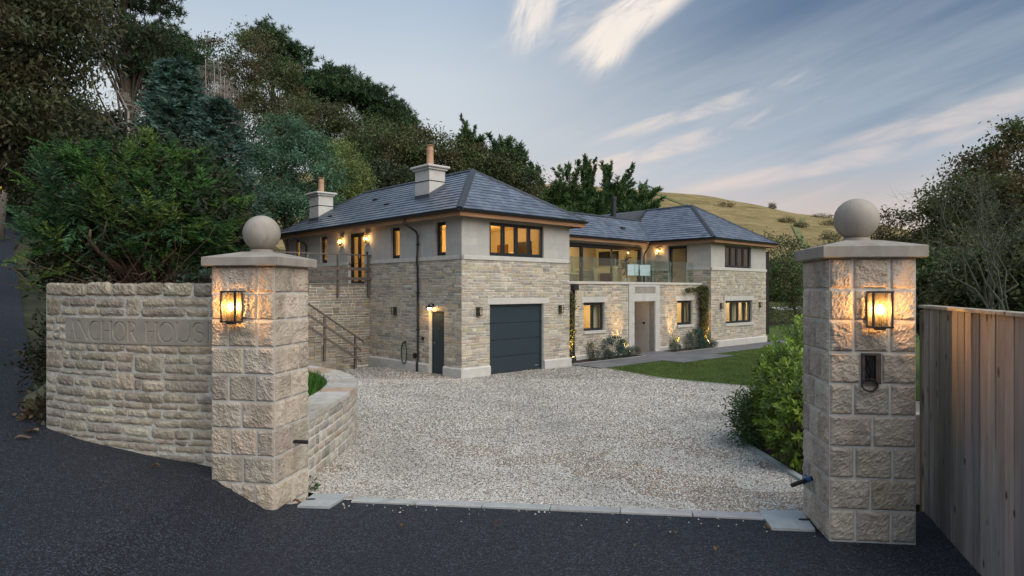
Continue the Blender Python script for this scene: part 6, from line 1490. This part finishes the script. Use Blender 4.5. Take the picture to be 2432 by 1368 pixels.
# the yew behind the name wall
def yew():
    ells = [E(310, 400, 165, 95, 8.6, 1.0), E(430, 420, 90, 90, 8.7, .8), E(195, 450, 85, 120, 8.3, .8), E(480, 490, 85, 110, 8.6, .9), E(150, 560, 70, 75, 8.0, .6), E(330, 510, 190, 100, 8.2, 1.0), E(525, 560, 45, 80, 8.6, .7), E(105, 640, 30, 45, 7.6, .35), E(250, 350, 60, 50, 8.4, .5)]
    bx, Y = PX(330, 8.7), 8.7; bz = h(bx, Y)-.1; root = empty('yew_tree', (bx, Y, bz)); tag(root, 'bright green feathery yew spreading above the rubble name wall', 'tree'); O = np.array([bx, Y, bz])
    nb = 330; TP, N, k = ell_points(ells, nb, .62); TP = TP+N*RNG.uniform(-.05, .16, (nb, 1)); kk = TP[:, 2] > 1.95-.55*np.clip((-4.6-TP[:, 0])/.5, 0, 1); TP, N = TP[kk], N[kk]; nb = len(TP)
    BD = norm(N*.75+np.array([0, 0, .42])+RNG.normal(0, .22, TP.shape)); BL = RNG.uniform(.45, .85, nb); ns = 13; t = np.tile(np.linspace(.12, 1, ns), nb); BDr = np.repeat(BD, ns, 0); BLr = np.repeat(BL, ns)
    C = np.repeat(TP, ns, 0)-BDr*((1-t)*BLr)[:, None]; C[:, 2] -= .18*(t*t*BLr); C += RNG.normal(0, .018, C.shape); n = len(C); sd = norm(np.cross(BDr, np.array([0, 0, 1.])+RNG.normal(0, .15, BDr.shape))); al = np.tile(np.where(np.arange(ns) % 2, 1., -1.), nb)[:, None]
    D = norm(BDr*.85+sd*al*(1.15-.8*t[:, None])+np.array([0, 0, -.12])+RNG.normal(0, .18, C.shape)); nl = 24; ln = RNG.uniform(.22, .40, n)*(1.15-.55*t); side = norm(np.cross(D, np.array([0, 0, 1.])+RNG.normal(0, .22, C.shape)))
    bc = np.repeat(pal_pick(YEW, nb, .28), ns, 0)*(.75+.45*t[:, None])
    q = np.tile(np.linspace(0, 1, nl), n); Dr = np.repeat(D, nl, 0); Sr = np.repeat(side, nl, 0); sg = np.tile(np.where(np.arange(nl) % 2, 1., -1.), n)[:, None]
    P = np.repeat(C, nl, 0)+Dr*(q*np.repeat(ln, nl))[:, None]; P[:, 2] -= .12*q*q*np.repeat(ln, nl)
    LD = norm(Dr*.75+Sr*sg*(1.05-.55*q[:, None])+RNG.normal(0, .18, P.shape)); ct = np.repeat(bc, nl, 0)*RNG.uniform(.8, 1.25, (len(P), 1))
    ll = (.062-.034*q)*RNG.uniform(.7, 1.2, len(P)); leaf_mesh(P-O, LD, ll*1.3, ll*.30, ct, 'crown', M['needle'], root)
    mb = MB(); rg = random.Random(3)
    mb.tube([(0, 0, 0), (.03, -.02, .5), (.0, 0, 1.0)], [.16, .13, .10], 9)
    def limb(pts, r): mb.tube(pts, [r*(1-.75*i/(len(pts)-1)) for i in range(len(pts))], 7)
    W3 = lambda px, py, Y_: Vector(PX(px, Y_, py))-Vector(O)
    limb([W3(330, 690, 8.5), W3(290, 640, 8.1), W3(235, 600, 7.7), W3(212, 570, 7.5), W3(215, 545, 7.45)], .045); limb([W3(235, 600, 7.7), W3(255, 520, 7.5)], .02)
    limb([W3(340, 690, 8.5), W3(370, 640, 8.1), W3(420, 590, 7.9)], .035)
    for i in range(46):
        a = Vector((rg.uniform(-.5, .5), rg.uniform(-.6, .2), rg.uniform(.5, 1.4))); px = rg.uniform(20, 570); e = W3(px, rg.uniform(560, 690), rg.uniform(7.2, 8.4)); m = a.lerp(e, .55)+Vector((0, 0, rg.uniform(-.05, .25))); limb([a, m, e, e+(e-m)*.3+Vector((0, -.05, .05))], rg.uniform(.005, .013))
    for i in range(120):
        j = rg.randrange(n); e = Vector(C[j]-O); a = Vector((rg.uniform(-.3, .3), rg.uniform(-.3, .3), rg.uniform(.8, 1.8))); limb([a, a.lerp(e, .5)+Vector((0, 0, .12)), e], .014)
    mb.build('trunk', M['bark_red'], root, True)
    # inner mass of needles, the crown's inner shade put into their dark colour
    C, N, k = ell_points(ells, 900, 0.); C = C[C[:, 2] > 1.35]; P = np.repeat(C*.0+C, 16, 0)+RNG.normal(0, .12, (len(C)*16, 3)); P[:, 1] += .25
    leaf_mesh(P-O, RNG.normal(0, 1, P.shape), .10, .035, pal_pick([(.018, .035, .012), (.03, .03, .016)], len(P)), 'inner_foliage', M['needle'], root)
yew()
# dim undergrowth under the yew, behind the wall
def bush(name, label, c, r, pal, n, leaf, aspect=.45, m='leaf', cat='shrub', group=None, droop=.2, clump=.16, stems=10, nleaf=30, shell=.4):
    z = h(c[0], c[1]) if len(c) < 3 else c[2]; root = empty(name, (c[0], c[1], z)); tag(root, label, cat, group)
    C, N, k = ell_points([(np.array([0, 0, r[2]*.95]), np.array(r))], n, shell); C = C[C[:, 2] > .02]; N = N[:len(C)]
    P = np.repeat(C, nleaf, 0)+RNG.normal(0, clump, (len(C)*nleaf, 3)); P = P[P[:, 2] > .0]
    D = norm(P-np.array([0, 0, r[2]*.5]))+RNG.normal(0, .6, P.shape)+np.array([0, 0, -droop]); leaf_mesh(P, D, leaf*RNG.uniform(.6, 1.25, len(P)), leaf*aspect, pal_pick(pal, len(P), .25), 'foliage', M[m], root)
    mb = MB()
    for i in range(stems): e = C[RNG.integers(0, len(C))]; mb.tube([(random.uniform(-.04, .04), random.uniform(-.04, .04), -.03), tuple(e*np.array([.5, .5, .6])), tuple(e)], [max(.006, r[2]*.012), max(.005, r[2]*.008), .003], 5, cap=False)
    mb.build('stem', M['bark'], root); return root
# laurel hedge plants beside the right pillar
def laurel(label, c, r, n, pal, group=None):
    z = h(c[0], c[1]); root = empty('laurel_shrub', (c[0], c[1], z)); tag(root, label, 'shrub', group)
    C, N, k = ell_points([(np.array([0, 0, r[2]*1.02]), np.array(r))], n, .62); C = C[C[:, 2] > .05]; N = norm(C-np.array([0, 0, r[2]]))
    nl = 16; a = np.tile(np.arange(nl)*2.4, len(C)); tl = np.tile(np.linspace(0, 1, nl), len(C)); Nn = np.repeat(norm(N+np.array([0, 0, .55])+RNG.normal(0, .25, N.shape)), nl, 0)
    s = norm(np.cross(Nn, np.array([.3, .2, 1.]))); u = np.cross(Nn, s); o = s*np.cos(a)[:, None]+u*np.sin(a)[:, None]
    P = np.repeat(C, nl, 0)+Nn*((tl-.6)*.14)[:, None]; D = norm(o*(1.1-.6*tl[:, None])+Nn*(.25+tl[:, None]*.7)+np.array([0, 0, -.15])+RNG.normal(0, .15, P.shape))
    L = RNG.choice([.062, .08, .10], len(P))*(1.1-.45*tl)*RNG.uniform(.8, 1.2, len(P)); D = norm(D); sd = norm(np.cross(D, Nn)); up = np.cross(sd, D); Wd = L*.36
    V = np.stack([P, P+D*(L*.35)[:, None]+sd*(Wd*.5)[:, None]+up*(Wd*.12)[:, None], P+D*(L*.72)[:, None]+sd*(Wd*.36)[:, None]+up*(Wd*.08)[:, None], P+D*L[:, None]-up*(L*.06)[:, None], P+D*(L*.72)[:, None]-sd*(Wd*.36)[:, None]+up*(Wd*.08)[:, None], P+D*(L*.35)[:, None]-sd*(Wd*.5)[:, None]+up*(Wd*.12)[:, None]], 1)
    b = np.arange(len(P))[:, None]*6; Q = np.concatenate([b+np.array([[0, 1, 2, 5]]), b+np.array([[5, 2, 3, 4]])], 0)
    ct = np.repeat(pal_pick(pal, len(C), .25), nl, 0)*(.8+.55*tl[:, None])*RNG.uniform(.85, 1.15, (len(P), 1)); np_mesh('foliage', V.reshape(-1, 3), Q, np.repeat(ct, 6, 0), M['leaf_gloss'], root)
    mb = MB()
    for i in range(26): e = C[RNG.integers(0, len(C))]; mb.tube([(random.uniform(-.1, .1), random.uniform(-.1, .1), -.03), tuple(e*np.array([.5, .5, .55])), tuple(e)], [.014, .010, .004], 6, cap=False)
    mb.build('stem', M['bark'], root, True); return root
LAU = [(.175, .26, .036), (.135, .21, .034), (.22, .305, .042), (.10, .165, .032)]
LG = 'laurel plants along the drive edge'
laurel('tallest glossy laurel right behind the intercom pillar', (3.30, 7.72), (.43, .58, .68), 330, LAU, LG)
laurel('glossy laurel bulging over the drive edge by the pillar base', (3.02, 6.9), (.33, .45, .52), 200, LAU, LG)
laurel('yellow green laurel at the far end of the clump', (4.15, 8.9), (.75, .7, .82), 330, LAU, LG)
laurel('small leaved laurel mound above the lawn side of the clump', (4.75, 10.3), (.75, .7, .75), 260, [(.06, .10, .025), (.05, .085, .024)], LG)
bush('privet_shrub', 'loose dark green privet leaning over the drive kerb', (3.12, 8.3), (.28, .36, .36), [(.065, .12, .036), (.085, .15, .042), (.055, .10, .034)], 130, .05, .4, clump=.09, stems=30, nleaf=34)
bush('privet_shrub', 'low twiggy privet at the kerb corner', (3.35, 8.8), (.35, .4, .30), [(.065, .12, .036), (.095, .15, .042)], 90, .05, .4, clump=.08, stems=20)
# trees at the right
RG_ = 'trees beyond the board fence'
broadleaf('sycamore_tree', 'large brown green tree filling the right edge of the sky', [E(2420, 420, 130, 100, 19), E(2330, 480, 110, 70, 19), E(2470, 540, 180, 110, 19), E(2290, 590, 90, 70, 19), E(2400, 330, 50, 40, 19), E(2240, 510, 50, 30, 19), E(2300, 640, 110, 80, 18), E(2410, 640, 90, 80, 18)], 2380, 19, [(.095, .125, .036), (.12, .115, .042), (.14, .10, .045), (.08, .11, .034)], 460, 120, .125, .40, .22, group=RG_, tipn=60)
broadleaf('hazel_tree', 'thin brown tree showing right of the ball finial', [E(2110, 560, 40, 70, 22), E(2160, 560, 50, 70, 22), E(2190, 620, 80, 80, 22), E(2100, 640, 60, 60, 22), E(2080, 600, 30, 40, 22)], 2150, 22, [(.15, .10, .046), (.125, .11, .044), (.105, .095, .042)], 170, 70, .11, .36, .10, group=RG_, tipn=50)
broadleaf('hazel_tree', 'dim brown tree seen left of the ball finial', [E(1968, 595, 26, 34, 30), E(2000, 640, 50, 45, 30)], 1990, 30, BROWN+OLIVE, 50, 60, .13, .4, .1, group=RG_)
for lab, px, Y, cy, rx, ry in (('dark undergrowth tree behind the pillar and fence', 2200, 16, 690, 120, 100), ('dark undergrowth tree rising above the fence top', 2350, 14, 690, 130, 90), ('dark undergrowth tree at the right picture edge', 2480, 13, 660, 120, 110)):
    broadleaf('shrub_tree', lab, [E(px, cy, rx, ry, Y)], px, Y, OLIVE+DARK[:1]+BROWN[2:3], 190, 110, .10, .35, .12, group=RG_, tipn=30)
def twig_tree(label, px, Y, cx, cy, rx, ry, n):
    bx = PX(px, Y); bz = h(bx, Y)-.1; root = empty('bare_tree', (bx, Y, bz)); tag(root, label, 'tree'); O = Vector((bx, Y, bz)); mb = MB(); rg = random.Random(9)
    c = Vector(PX(cx, Y, cy)); kx, kz = rx*Y/F, ry*Y/F; base = Vector((0, 0, 0)); tr = [base, Vector((.05, 0, .7)), Vector(((c.x-bx)*.4, 0, (c.z-bz)*.55))]
    mb.tube(tr, [.10, .08, .06], 8); twigs = MB()
    def grow(tw, p, d, l, r, lv):
        pts = [p]; 
        for i in range(4): d = (d+Vector((rg.gauss(0, .22), rg.gauss(0, .22), rg.gauss(.02, .18)))).normalized(); pts.append(pts[-1]+d*l/4)
        tw.tube(pts, [r*(1-.16*i) for i in range(5)], 5 if lv < 2 else 3, cap=False)
        if lv >= 4: return
        for q in range(rg.choice((3, 4, 4))):
            k = rg.randint(1, 4); grow(tw, pts[k], (d+Vector((rg.gauss(0, .7), rg.gauss(0, .7), rg.gauss(.05, .5)))).normalized(), l*rg.uniform(.55, .8), r*.5, lv+1)
    for i in range(n):
        a = rg.uniform(0, 6.28); q = rg.uniform(.25, .8); el = rg.uniform(-.6, 1.4); e = Vector((c.x-bx, 0, c.z-bz))+Vector((math.cos(a)*kx*q*math.cos(el), rg.uniform(-.8, .5), math.sin(el)*kz*q)); st = tr[2]+Vector((rg.uniform(-.25, .25), rg.uniform(-.3, .3), rg.uniform(-.3, .45)))
        m = st.lerp(e, .5)+Vector((rg.uniform(-.2, .2), rg.uniform(-.2, .2), rg.uniform(0, .25))); pts = [st*(1-t)**2+m*2*t*(1-t)+e*t*t for t in [j/6 for j in range(7)]]; pts = [pts[0]]+[p+Vector((rg.gauss(0, .07), rg.gauss(0, .07), rg.gauss(0, .07))) for p in pts[1:]]; twigs.tube(pts, [.02-.0023*j for j in range(7)], 6, cap=False)
        for j in (3, 4, 5, 6, 6): grow(twigs, pts[j], ((e-st).normalized()+Vector((rg.gauss(0, .6), rg.gauss(0, .6), rg.gauss(.1, .5)))).normalized(), rg.uniform(.35, .7), .0065, 2)
    mb.build('trunk', M['bark_twig'], root, True); tw = twigs.build('twigs', M['bark_twig'], root, True); tw['kind'] = 'stuff'; return root
twig_tree('grey lichen covered bare tree spreading over the fence', 2390, 12, 2330, 570, 190, 130, 16)
# valley and hill vegetation right of the house
broadleaf('young_tree', 'slender young tree on the lawn edge beyond the house corner', [E(1870, 660, 45, 45, 47), E(1895, 700, 30, 40, 47), E(1850, 640, 30, 25, 47)], 1893, 47, OLIVE, 70, 70, .18, .55, .09, tipn=30, shell=.2)
for lab, x, y, r in (('rounded dark shrub on the lawn edge right of the house', 19.2, 51, (1.3, .9, .8)), ('dark shrub under the slender young tree', 21.4, 52, (1.6, 1., .7)), ('dark shrub close behind the dark timber post', 17.4, 52, (1.2, .9, .9))):
    bush('hedge_shrub', lab, (x, y), r, OLIVE, 90, .14, group='shrubs at the far lawn edge', clump=.2, nleaf=26)
VG = 'bushes in the valley below the hill'
k = 0
for lab, x, y, r in (('broad green thicket right under the grassy hill', 36, 92, (6, 3, 2.2)), ('green thicket at the left foot of the hill', 27, 84, (5, 3, 2.2)), ('olive thicket beside the valley track', 31, 74, (3.5, 2, 1.7)), ('thicket behind the intercom pillar on the valley floor', 44, 82, (6, 3, 2.6)), ('low green bushes just above the track', 27, 66, (2.6, 1.5, 1.1)), ('dark bush above the end of the track', 34, 68, (2.4, 1.4, 1.4))):
    bush('thicket', lab, (x, y), r, OLIVE+[(.04, .065, .02)], 150, .34, group=VG, clump=.4, nleaf=26, stems=4)
GG = 'gorse bushes dotted over the hill'
for lab, x, y, r in (('long dark gorse patch above the right hand roof', 62, 192, (5, 2, 1.2)), ('lone round bush on the hill skyline', 84, 212, (1.4, 1.4, 1.6)), ('small dark gorse on the mid slope', 66, 150, (2, 1.2, 1.)), ('dark gorse strip high under the skyline', 96, 204, (5, 1.5, 1.)), ('gorse patch below the skyline strip', 92, 180, (4.5, 2, 1.2)), ('gorse patch near the green path', 80, 165, (3.5, 2, 1.)), ('gorse clump left of the ball finial', 88, 158, (3, 2, 1.4)), ('dark gorse above the wing eaves', 67, 160, (2.5, 1.5, 1.)), ('gorse clump on the lower slope', 62, 128, (2.5, 1.5, 1.2)), ('gorse clump beside the lower path', 72, 122, (3, 1.5, 1.3)), ('gorse row above the valley thickets', 55, 108, (4, 1.5, 1.2))):
    bush('gorse_bush', lab, (x, y), (r[0]*.75, r[1], r[2]*.42), [(.12, .115, .052), (.14, .125, .06)], 36, .36, group=GG, clump=.35, nleaf=22, stems=3)
# ------------------------------------------------------------------ plants at the house front
def loc(t, r): return L2W(t, r)
EU = [(0.0675, 0.1275, 0.105), (0.0525, 0.102, 0.084), (0.0825, 0.15, 0.123)]; LAV = [(0.09, 0.1275, 0.09), (0.1125, 0.15, 0.1125), (0.075, 0.105, 0.075)]
BG = 'grey green bed plants at the house front'
for lab, t, r, rr, pal, lf, asp in (
    ('spiky blue green spurge in the left bed under the small window', 8.05, .55, (.42, .36, .42), EU, .11, .25),
    ('spiky blue green spurge in the right bed', 14.05, .55, (.40, .36, .44), EU, .11, .25),
    ('small lavender nearest the garage in the left bed', 6.75, .42, (.24, .22, .18), LAV, .07, .2),
    ('low lavender in front of the left spurge', 7.5, .35, (.18, .18, .14), LAV, .07, .2),
    ('small lavender between the left spurge and the garden light', 8.75, .4, (.17, .16, .14), LAV, .07, .2),
    ('lavender mound at the porch end of the left bed', 9.3, .45, (.21, .2, .17), LAV, .07, .2),
    ('lavender mound at the porch end of the right bed', 12.2, .45, (.22, .2, .17), LAV, .07, .2),
    ('lavender mound in front of the right spurge', 13.2, .38, (.24, .2, .17), LAV, .07, .2),
    ('lavender mound right of the right spurge', 14.55, .4, (.2, .18, .15), LAV, .07, .2),
    ('lavender mound at the foot of the right climbing plant', 15.15, .35, (.2, .16, .14), LAV, .07, .2)):
    bush('bed_plant', lab, (*loc(t, r), GZ+.05), rr, pal, 60, lf, asp, cat='plant', group=BG, droop=-.3, clump=.05, stems=8, nleaf=18, shell=.5)
for lab, t, r, hh in (('thin young rose against the left wall', 7.1, .8, .75), ('young rose lit golden by the left garden light', 8.95, .75, .70), ('young rose lit golden beside the right spurge', 12.65, .75, .75), ('thin dark young rose near the right downpipe', 14.75, .8, .85)):
    bush('rose_plant', lab, (*loc(t, r), GZ+.05), (.2, .15, hh/2), [(.08, .095, .025), (.06, .08, .025)], 34, .06, .5, cat='plant', clump=.05, stems=7, nleaf=9, shell=.1)
def climber(label, t, r, z1, w, side):
    x, y = loc(t, r); root = empty('climbing_plant', (x, y, GZ+.03)); tag(root, label, 'climbing plant'); d = np.array([*dF, 0]); pts = []; mb = MB()
    for s in range(3):
        p = [tuple(d*(.06*math.sin(z*3+s*2)+.04*s)+np.array([0, 0, z])) for z in np.linspace(0, z1, 12)]; mb.tube(p, [.014-.0008*i for i in range(12)], 6, cap=False)
    mb.build('stem', M['bark'], root, True)
    n = 2400; z = RNG.beta(1.3, 1.0, n)*z1; wd = w*(.45+.55*np.sin(z*2.3+t)**2)*(.55+.45*z/z1); P = d[None]*(RNG.normal(0, .5, n)*wd+side*.03)[:, None]+np.stack([np.zeros(n), np.zeros(n), z], 1)+np.array([-dL[0], -dL[1], 0])[None]*RNG.uniform(0, .16, n)[:, None]
    if z1 > 2.6: m_ = 300; q = RNG.uniform(0, 1, m_); P2 = -d[None]*(q*1.5)[:, None]+np.stack([np.zeros(m_), np.zeros(m_), z1-.12-.08*q+RNG.normal(0, .05, m_)], 1); P = np.concatenate([P, P2]); mb = MB()
    leaf_mesh(P, RNG.normal(0, 1, P.shape)+np.array([0, 0, -.5]), .10, .05, pal_pick([(.10, .12, .028), (.075, .095, .026), (.12, .09, .03), (.06, .075, .025)], len(P), .3), 'foliage', M['leaf'], root); return root
climber('green climbing plant on the downpipe between garage and small window', 5.75, .86, 2.55, .34, -.6); climber('brownish climbing plant on the downpipe near the right wing', 15.05, .80, 2.85, .42, .2)
def uplight(label, t, r, target, p, cone=55):
    x, y = loc(t, r); root = empty('garden_light', (x, y, GZ+.04)); tag(root, label, 'garden light', 'lit spike lights in the beds'); mb = MB(); mb.tube([(0, 0, -.05), (0, 0, .10)], .012, 8); mb.build('spike', M['black'], root)
    tx, ty = loc(target[0], target[1]); d = Vector((tx-x, ty-y, target[2])).normalized(); c = Vector((0, 0, .14)); mb = MB(); mb.tube([c-d*.05, c+d*.05], [.04, .045], 12); mb.build('housing', M['black'], root)
    mb = MB(); mb.tube([c+d*.051, c+d*.056], .038, 12); mb.build('lens', M['lens'], root)
    light('spot_light', tuple(c+d*.075), (1., .56, .16), p, root, .03, 'SPOT', (-d).to_track_quat('Z', 'Y').to_euler(), cone, .8)
uplight('lit spike light at the garage end of the left bed', 5.6, .45, (5.75, .98, 1.3), 430, 50); uplight('lit spike light below the golden rose left of the porch', 8.98, .45, (8.8, 1.0, 1.0), 260, 50)
uplight('lit spike light below the golden rose right of the porch', 12.6, .45, (12.75, .98, 1.2), 260, 50); uplight('lit spike light under the right climbing plant', 15.0, .42, (15.15, .95, 1.2), 650, 55)
# dark timber post behind the right corner
p = PX(1818, 40); tp = empty('timber_post', (p, 40., h(p, 40))); tag(tp, 'tall dark timber post standing behind the right house corner', 'post')
mb = MB(); mb.cbox((-.16, -.16, -.1), (.16, .16, 4.95), .02); mb.build('post', M['timber_dark'], tp); mb = MB(); mb.cbox((-.2, -.2, 4.95), (.2, .2, 5.0), .01); mb.build('post_cap', M['timber_dark'], tp)
# balcony chairs
def chair(t, r, label):
    root = empty('deck_chair', (*loc(t, r), GZ+2.93), R(-9)); tag(root, label, 'chair', 'white sling chairs on the balcony')
    mb = MB(); mb.cbox((-.24, -.26, .40), (.24, .24, .425), .008); mb.build('seat', M['white_fabric'], root)
    mb = MB(); vs = []
    for x in (-.24, .24):
        for (y, z) in ((.22, .42), (.36, .92), (.385, .915), (.245, .415)): vs.append((x, y, z))
    mb.add(vs, [(0, 1, 2, 3), (7, 6, 5, 4)]+[(k, (k+1) % 4, 4+(k+1) % 4, 4+k) for k in range(4)]); mb.build('backrest', M['white_fabric'], root)
    for s in (-1, 1):
        x = s*.27; mb = MB(); mb.tube([(x, -.26, 0), (x, -.26, .62), (x, .30, .62)], .013, 8); mb.tube([(x, .26, 0), (x, .24, .42), (x, .38, .93)], .013, 8); mb.tube([(x, -.26, .40), (x, .24, .40)], .011, 8); mb.build('side_frame', M['anthracite'], root)
        mb = MB(); mb.cbox((x-.025, -.27, .625), (x+.025, .30, .645), .005); mb.build('armrest', M['grey_timber'], root)
chair(11.35, 2.05, 'white sling chair on the balcony nearer the sliding doors'); chair(12.25, 2.05, 'white sling chair on the balcony nearer the single door')
# living room contents seen through the glass
tv = empty('television', (*loc(15.16, 6.5), GZ+4.0), HA-math.pi/2); tag(tv, 'dark television on the living room wall behind the glass', 'television'); mb = MB(); mb.cbox((-.65, -.05, -.0), (.65, .0, .75), .01); mb.build('screen', M['screen'], tv); mb = MB(); mb.box((-.2, 0, .2), (.2, .035, .55)); mb.build('bracket', M['black'], tv)
fpz = empty('fireplace', (*loc(15.08, 6.5), GZ+2.93), HA-math.pi/2); tag(fpz, 'pale fireplace below the television behind the glass', 'fireplace')
mb = MB(); mb.cbox((-.8, -.2, 0), (-.5, .08, .9), .01); mb.cbox((.5, -.2, 0), (.8, .08, .9), .01); mb.cbox((-.5, -.2, .65), (.5, .08, .9), .01); mb.build('surround', M['white'], fpz); mb = MB(); mb.cbox((-.88, -.25, .9), (.88, .09, .96), .01); mb.build('mantel', M['white'], fpz); mb = MB(); mb.box((-.5, -.02, 0), (.5, .06, .65)); mb.build('hearth', M['screen'], fpz)
sf = empty('sofa', (*loc(12.6, 6.4), GZ+2.93), HA+.4); tag(sf, 'grey green sofa behind the sliding doors', 'sofa')
for (nm, a, b) in (('seat', (-1.1, -.45, .12), (1.1, .3, .42)), ('backrest', (-1.1, -.46, .42), (1.1, -.22, .78)), ('armrest', (-1.32, -.46, .12), (-1.1, .3, .6)), ('armrest', (1.1, -.46, .12), (1.32, .3, .6))): mb = MB(); mb.cbox(a, b, .04); mb.build(nm, M['fabric'], sf)
for x in (-1.2, 1.2):
    for y in (-.38, .22): mb = MB(); mb.tube([(x, y, 0), (x, y, .12)], .025, 8); mb.build('leg', M['timber_dark'], sf)
hp_ = empty('house_plant', (*loc(14.45, 4.8), GZ+2.93), HA); tag(hp_, 'tall dark potted plant at the right end of the sliding doors', 'plant'); mb = MB(); mb.lathe([(.14, 0), (.19, .35), (.20, .38), (.17, .38), (.16, .34)], n=16); mb.build('pot', M['white'], hp_)
mb = MB(); mb.tube([(0, 0, .3), (.05, 0, .8), (-.02, 0, 1.3)], [.02, .015, .008], 6); mb.build('stem', M['bark'], hp_); P = np.array([(0, 0, .6+.75*t) for t in np.linspace(0, 1, 60)])+RNG.normal(0, .05, (60, 3)); leaf_mesh(P, RNG.normal(0, 1, P.shape)+np.array([0, 0, .35]), .40, .07, pal_pick([(.03, .05, .02)], 60), 'foliage', M['leaf'], hp_)
# ------------------------------------------------------------------ left roadside details
p = PX(6, 22); pole = empty('utility_pole', (p, 22., h(p, 22.)-.1)); tag(pole, 'leaning wooden utility pole with a yellow tag by the upper road', 'utility pole')
mb = MB(); mb.tube([(-.1, 0, 0), (0, 0, 1.6), (.06, 0, 2.85)], [.13, .12, .115], 12); mb.build('pole', M['pole'], pole, True); mb = MB(); mb.lathe([(.122, 1.72), (.122, 1.9)], (.004, 0, 0), 12); mb.build('tag', M['yellow'], pole)
rk = empty('boulder', (-5.02, 7.0, h(-5.02, 7.0)-.03)); tag(rk, 'mossy boulder on the road edge beside the name wall end', 'boulder')
mb = MB(); rr = random.Random(4); n = 12; vs = []
for i in range(6):
    for j in range(n):
        t = 2*math.pi*j/n; z = i/5; q = (1-.25*z-.5*z**6)*(1+.12*math.sin(j*2.3+i)+.06*rr.uniform(-1, 1)); vs.append((.23*q*math.cos(t)+.05*z, .17*q*math.sin(t), .25*z*(1+.25*math.cos(t))))
fs = [(i*n+j, i*n+(j+1) % n, (i+1)*n+(j+1) % n, (i+1)*n+j) for i in range(5) for j in range(n)]+[tuple(range(5*n, 6*n))]; mb.add(vs, fs); mb.build('stone', M['mossy'], rk)
wn = empty('wire_fence', (-4.72, 6.75, h(-4.72, 6.75))); tag(wn, 'old sagging wire netting hanging beside the name wall end', 'wire fence')
wp = lambda u, v: (-.05+.06*math.sin(v*2)-.10*u-.15*u*v*.4, u*.55, .02+1.35*v-.15*u*v)
mb = MB()
for i in range(8): mb.tube([wp(i/7, v) for v in np.linspace(0, 1, 9)], .0022, 4)
mb.build('upright_wire', M['wire'], wn); mb = MB()
for j in range(12): mb.tube([wp(u, j/11) for u in np.linspace(0, 1, 7)], .0022, 4)
mb.build('cross_wire', M['wire'], wn)
bush('road_weed', 'dry leafy debris heap at the name wall end', (-4.72, 6.62), (.16, .2, .10), [(.12, .085, .05), (.06, .06, .03), (.09, .06, .035)], 40, .07, .5, cat='plant', clump=.06, stems=6, nleaf=8)
bush('road_weed', 'tiny green weed at the foot of the planter wall', (-1.86, 6.0), (.07, .07, .05), [(.06, .12, .03)], 14, .04, .5, cat='plant', clump=.02, stems=3, nleaf=5)
bush('road_weed', 'small dark weed between fence foot and pillar', (3.02, 5.22), (.08, .1, .14), DARK, 24, .05, .5, cat='plant', clump=.03, stems=5, nleaf=6)
bush('hedge_undergrowth', 'shaded undergrowth behind the left end of the name wall', (-5.1, 7.6), (.4, .6, .45), [(.02, .035, .014), (.04, .03, .018)], 120, .07, .4, clump=.1, nleaf=22)
def fallen(px, py, sz, c, label, group=None):
    z0 = 0.; 
    for _ in range(6): Y = (CAMZ-z0)*F/(py-HY); X = PX(px, Y); z0 = h(X, Y)
    root = empty('fallen_leaf', (X, Y, z0+.008), random.uniform(0, 6.28)); tag(root, label, 'leaf', group); mb = MB(); n = 7; vs = []
    for i in range(n): t = i/(n-1); w = sz*.35*math.sin(math.pi*min(.97, t*.9+.06)); zz = .012*math.sin(t*5)+.006; vs += [(sz*(t-.5), -w, zz+.012), (sz*(t-.5), 0, zz), (sz*(t-.5), w, zz+.014)]
    fs = []
    for i in range(n-1): fs += [(i*3, i*3+3, i*3+4, i*3+1), (i*3+1, i*3+4, i*3+5, i*3+2)]
    mb.add(vs, fs, c); mb.build('blade', M['leaf'], root); mb = MB(); mb.tube([(-sz*.5, 0, .006), (-sz*.8, .01, .003)], .0015, 4); mb.build('stalk', M['bark'], root); return root
FG = 'brown fallen leaves scattered over the tarmac'
for (px, py, sz, c, lab) in ((367, 1112, .075, (.20, .11, .05), 'curled brown leaf on the tarmac below the middle of the name wall'), (570, 1172, .07, (.24, .17, .07), 'yellow brown leaf at the front foot of the name wall pillar'), (955, 1253, .07, (.20, .12, .045), 'largest curled brown leaf on the tarmac before the threshold kerb'), (1176, 1248, .035, (.22, .10, .04), 'small reddish leaf on the tarmac near the middle of the threshold'),
    (28, 877, .13, (.20, .12, .06), 'big flat leaf on the road left of the mossy boulder'), (75, 990, .14, (.28, .18, .09), 'pale brown leaf right below the mossy boulder'), (55, 966, .12, (.22, .16, .10), 'narrow tan leaf just below the mossy boulder'), (1822, 1258, .05, (.18, .10, .05), 'brown leaf at the near edge of the pale steel plate'),
    (1508, 1302, .04, (.30, .22, .12), 'tiny pale leaf on the tarmac in front of the pale steel plate'), (1605, 1270, .06, (.25, .2, .13), 'thin straw coloured leaf between the kerb and the pale steel plate'), (705, 1197, .07, (.16, .06, .03), 'dark red leaf beside the grey steel plate'), (1700, 1310, .04, (.2, .13, .07), 'lone small leaf low on the tarmac toward the fence pillar')):
    fallen(px, py, sz, c, lab, FG)
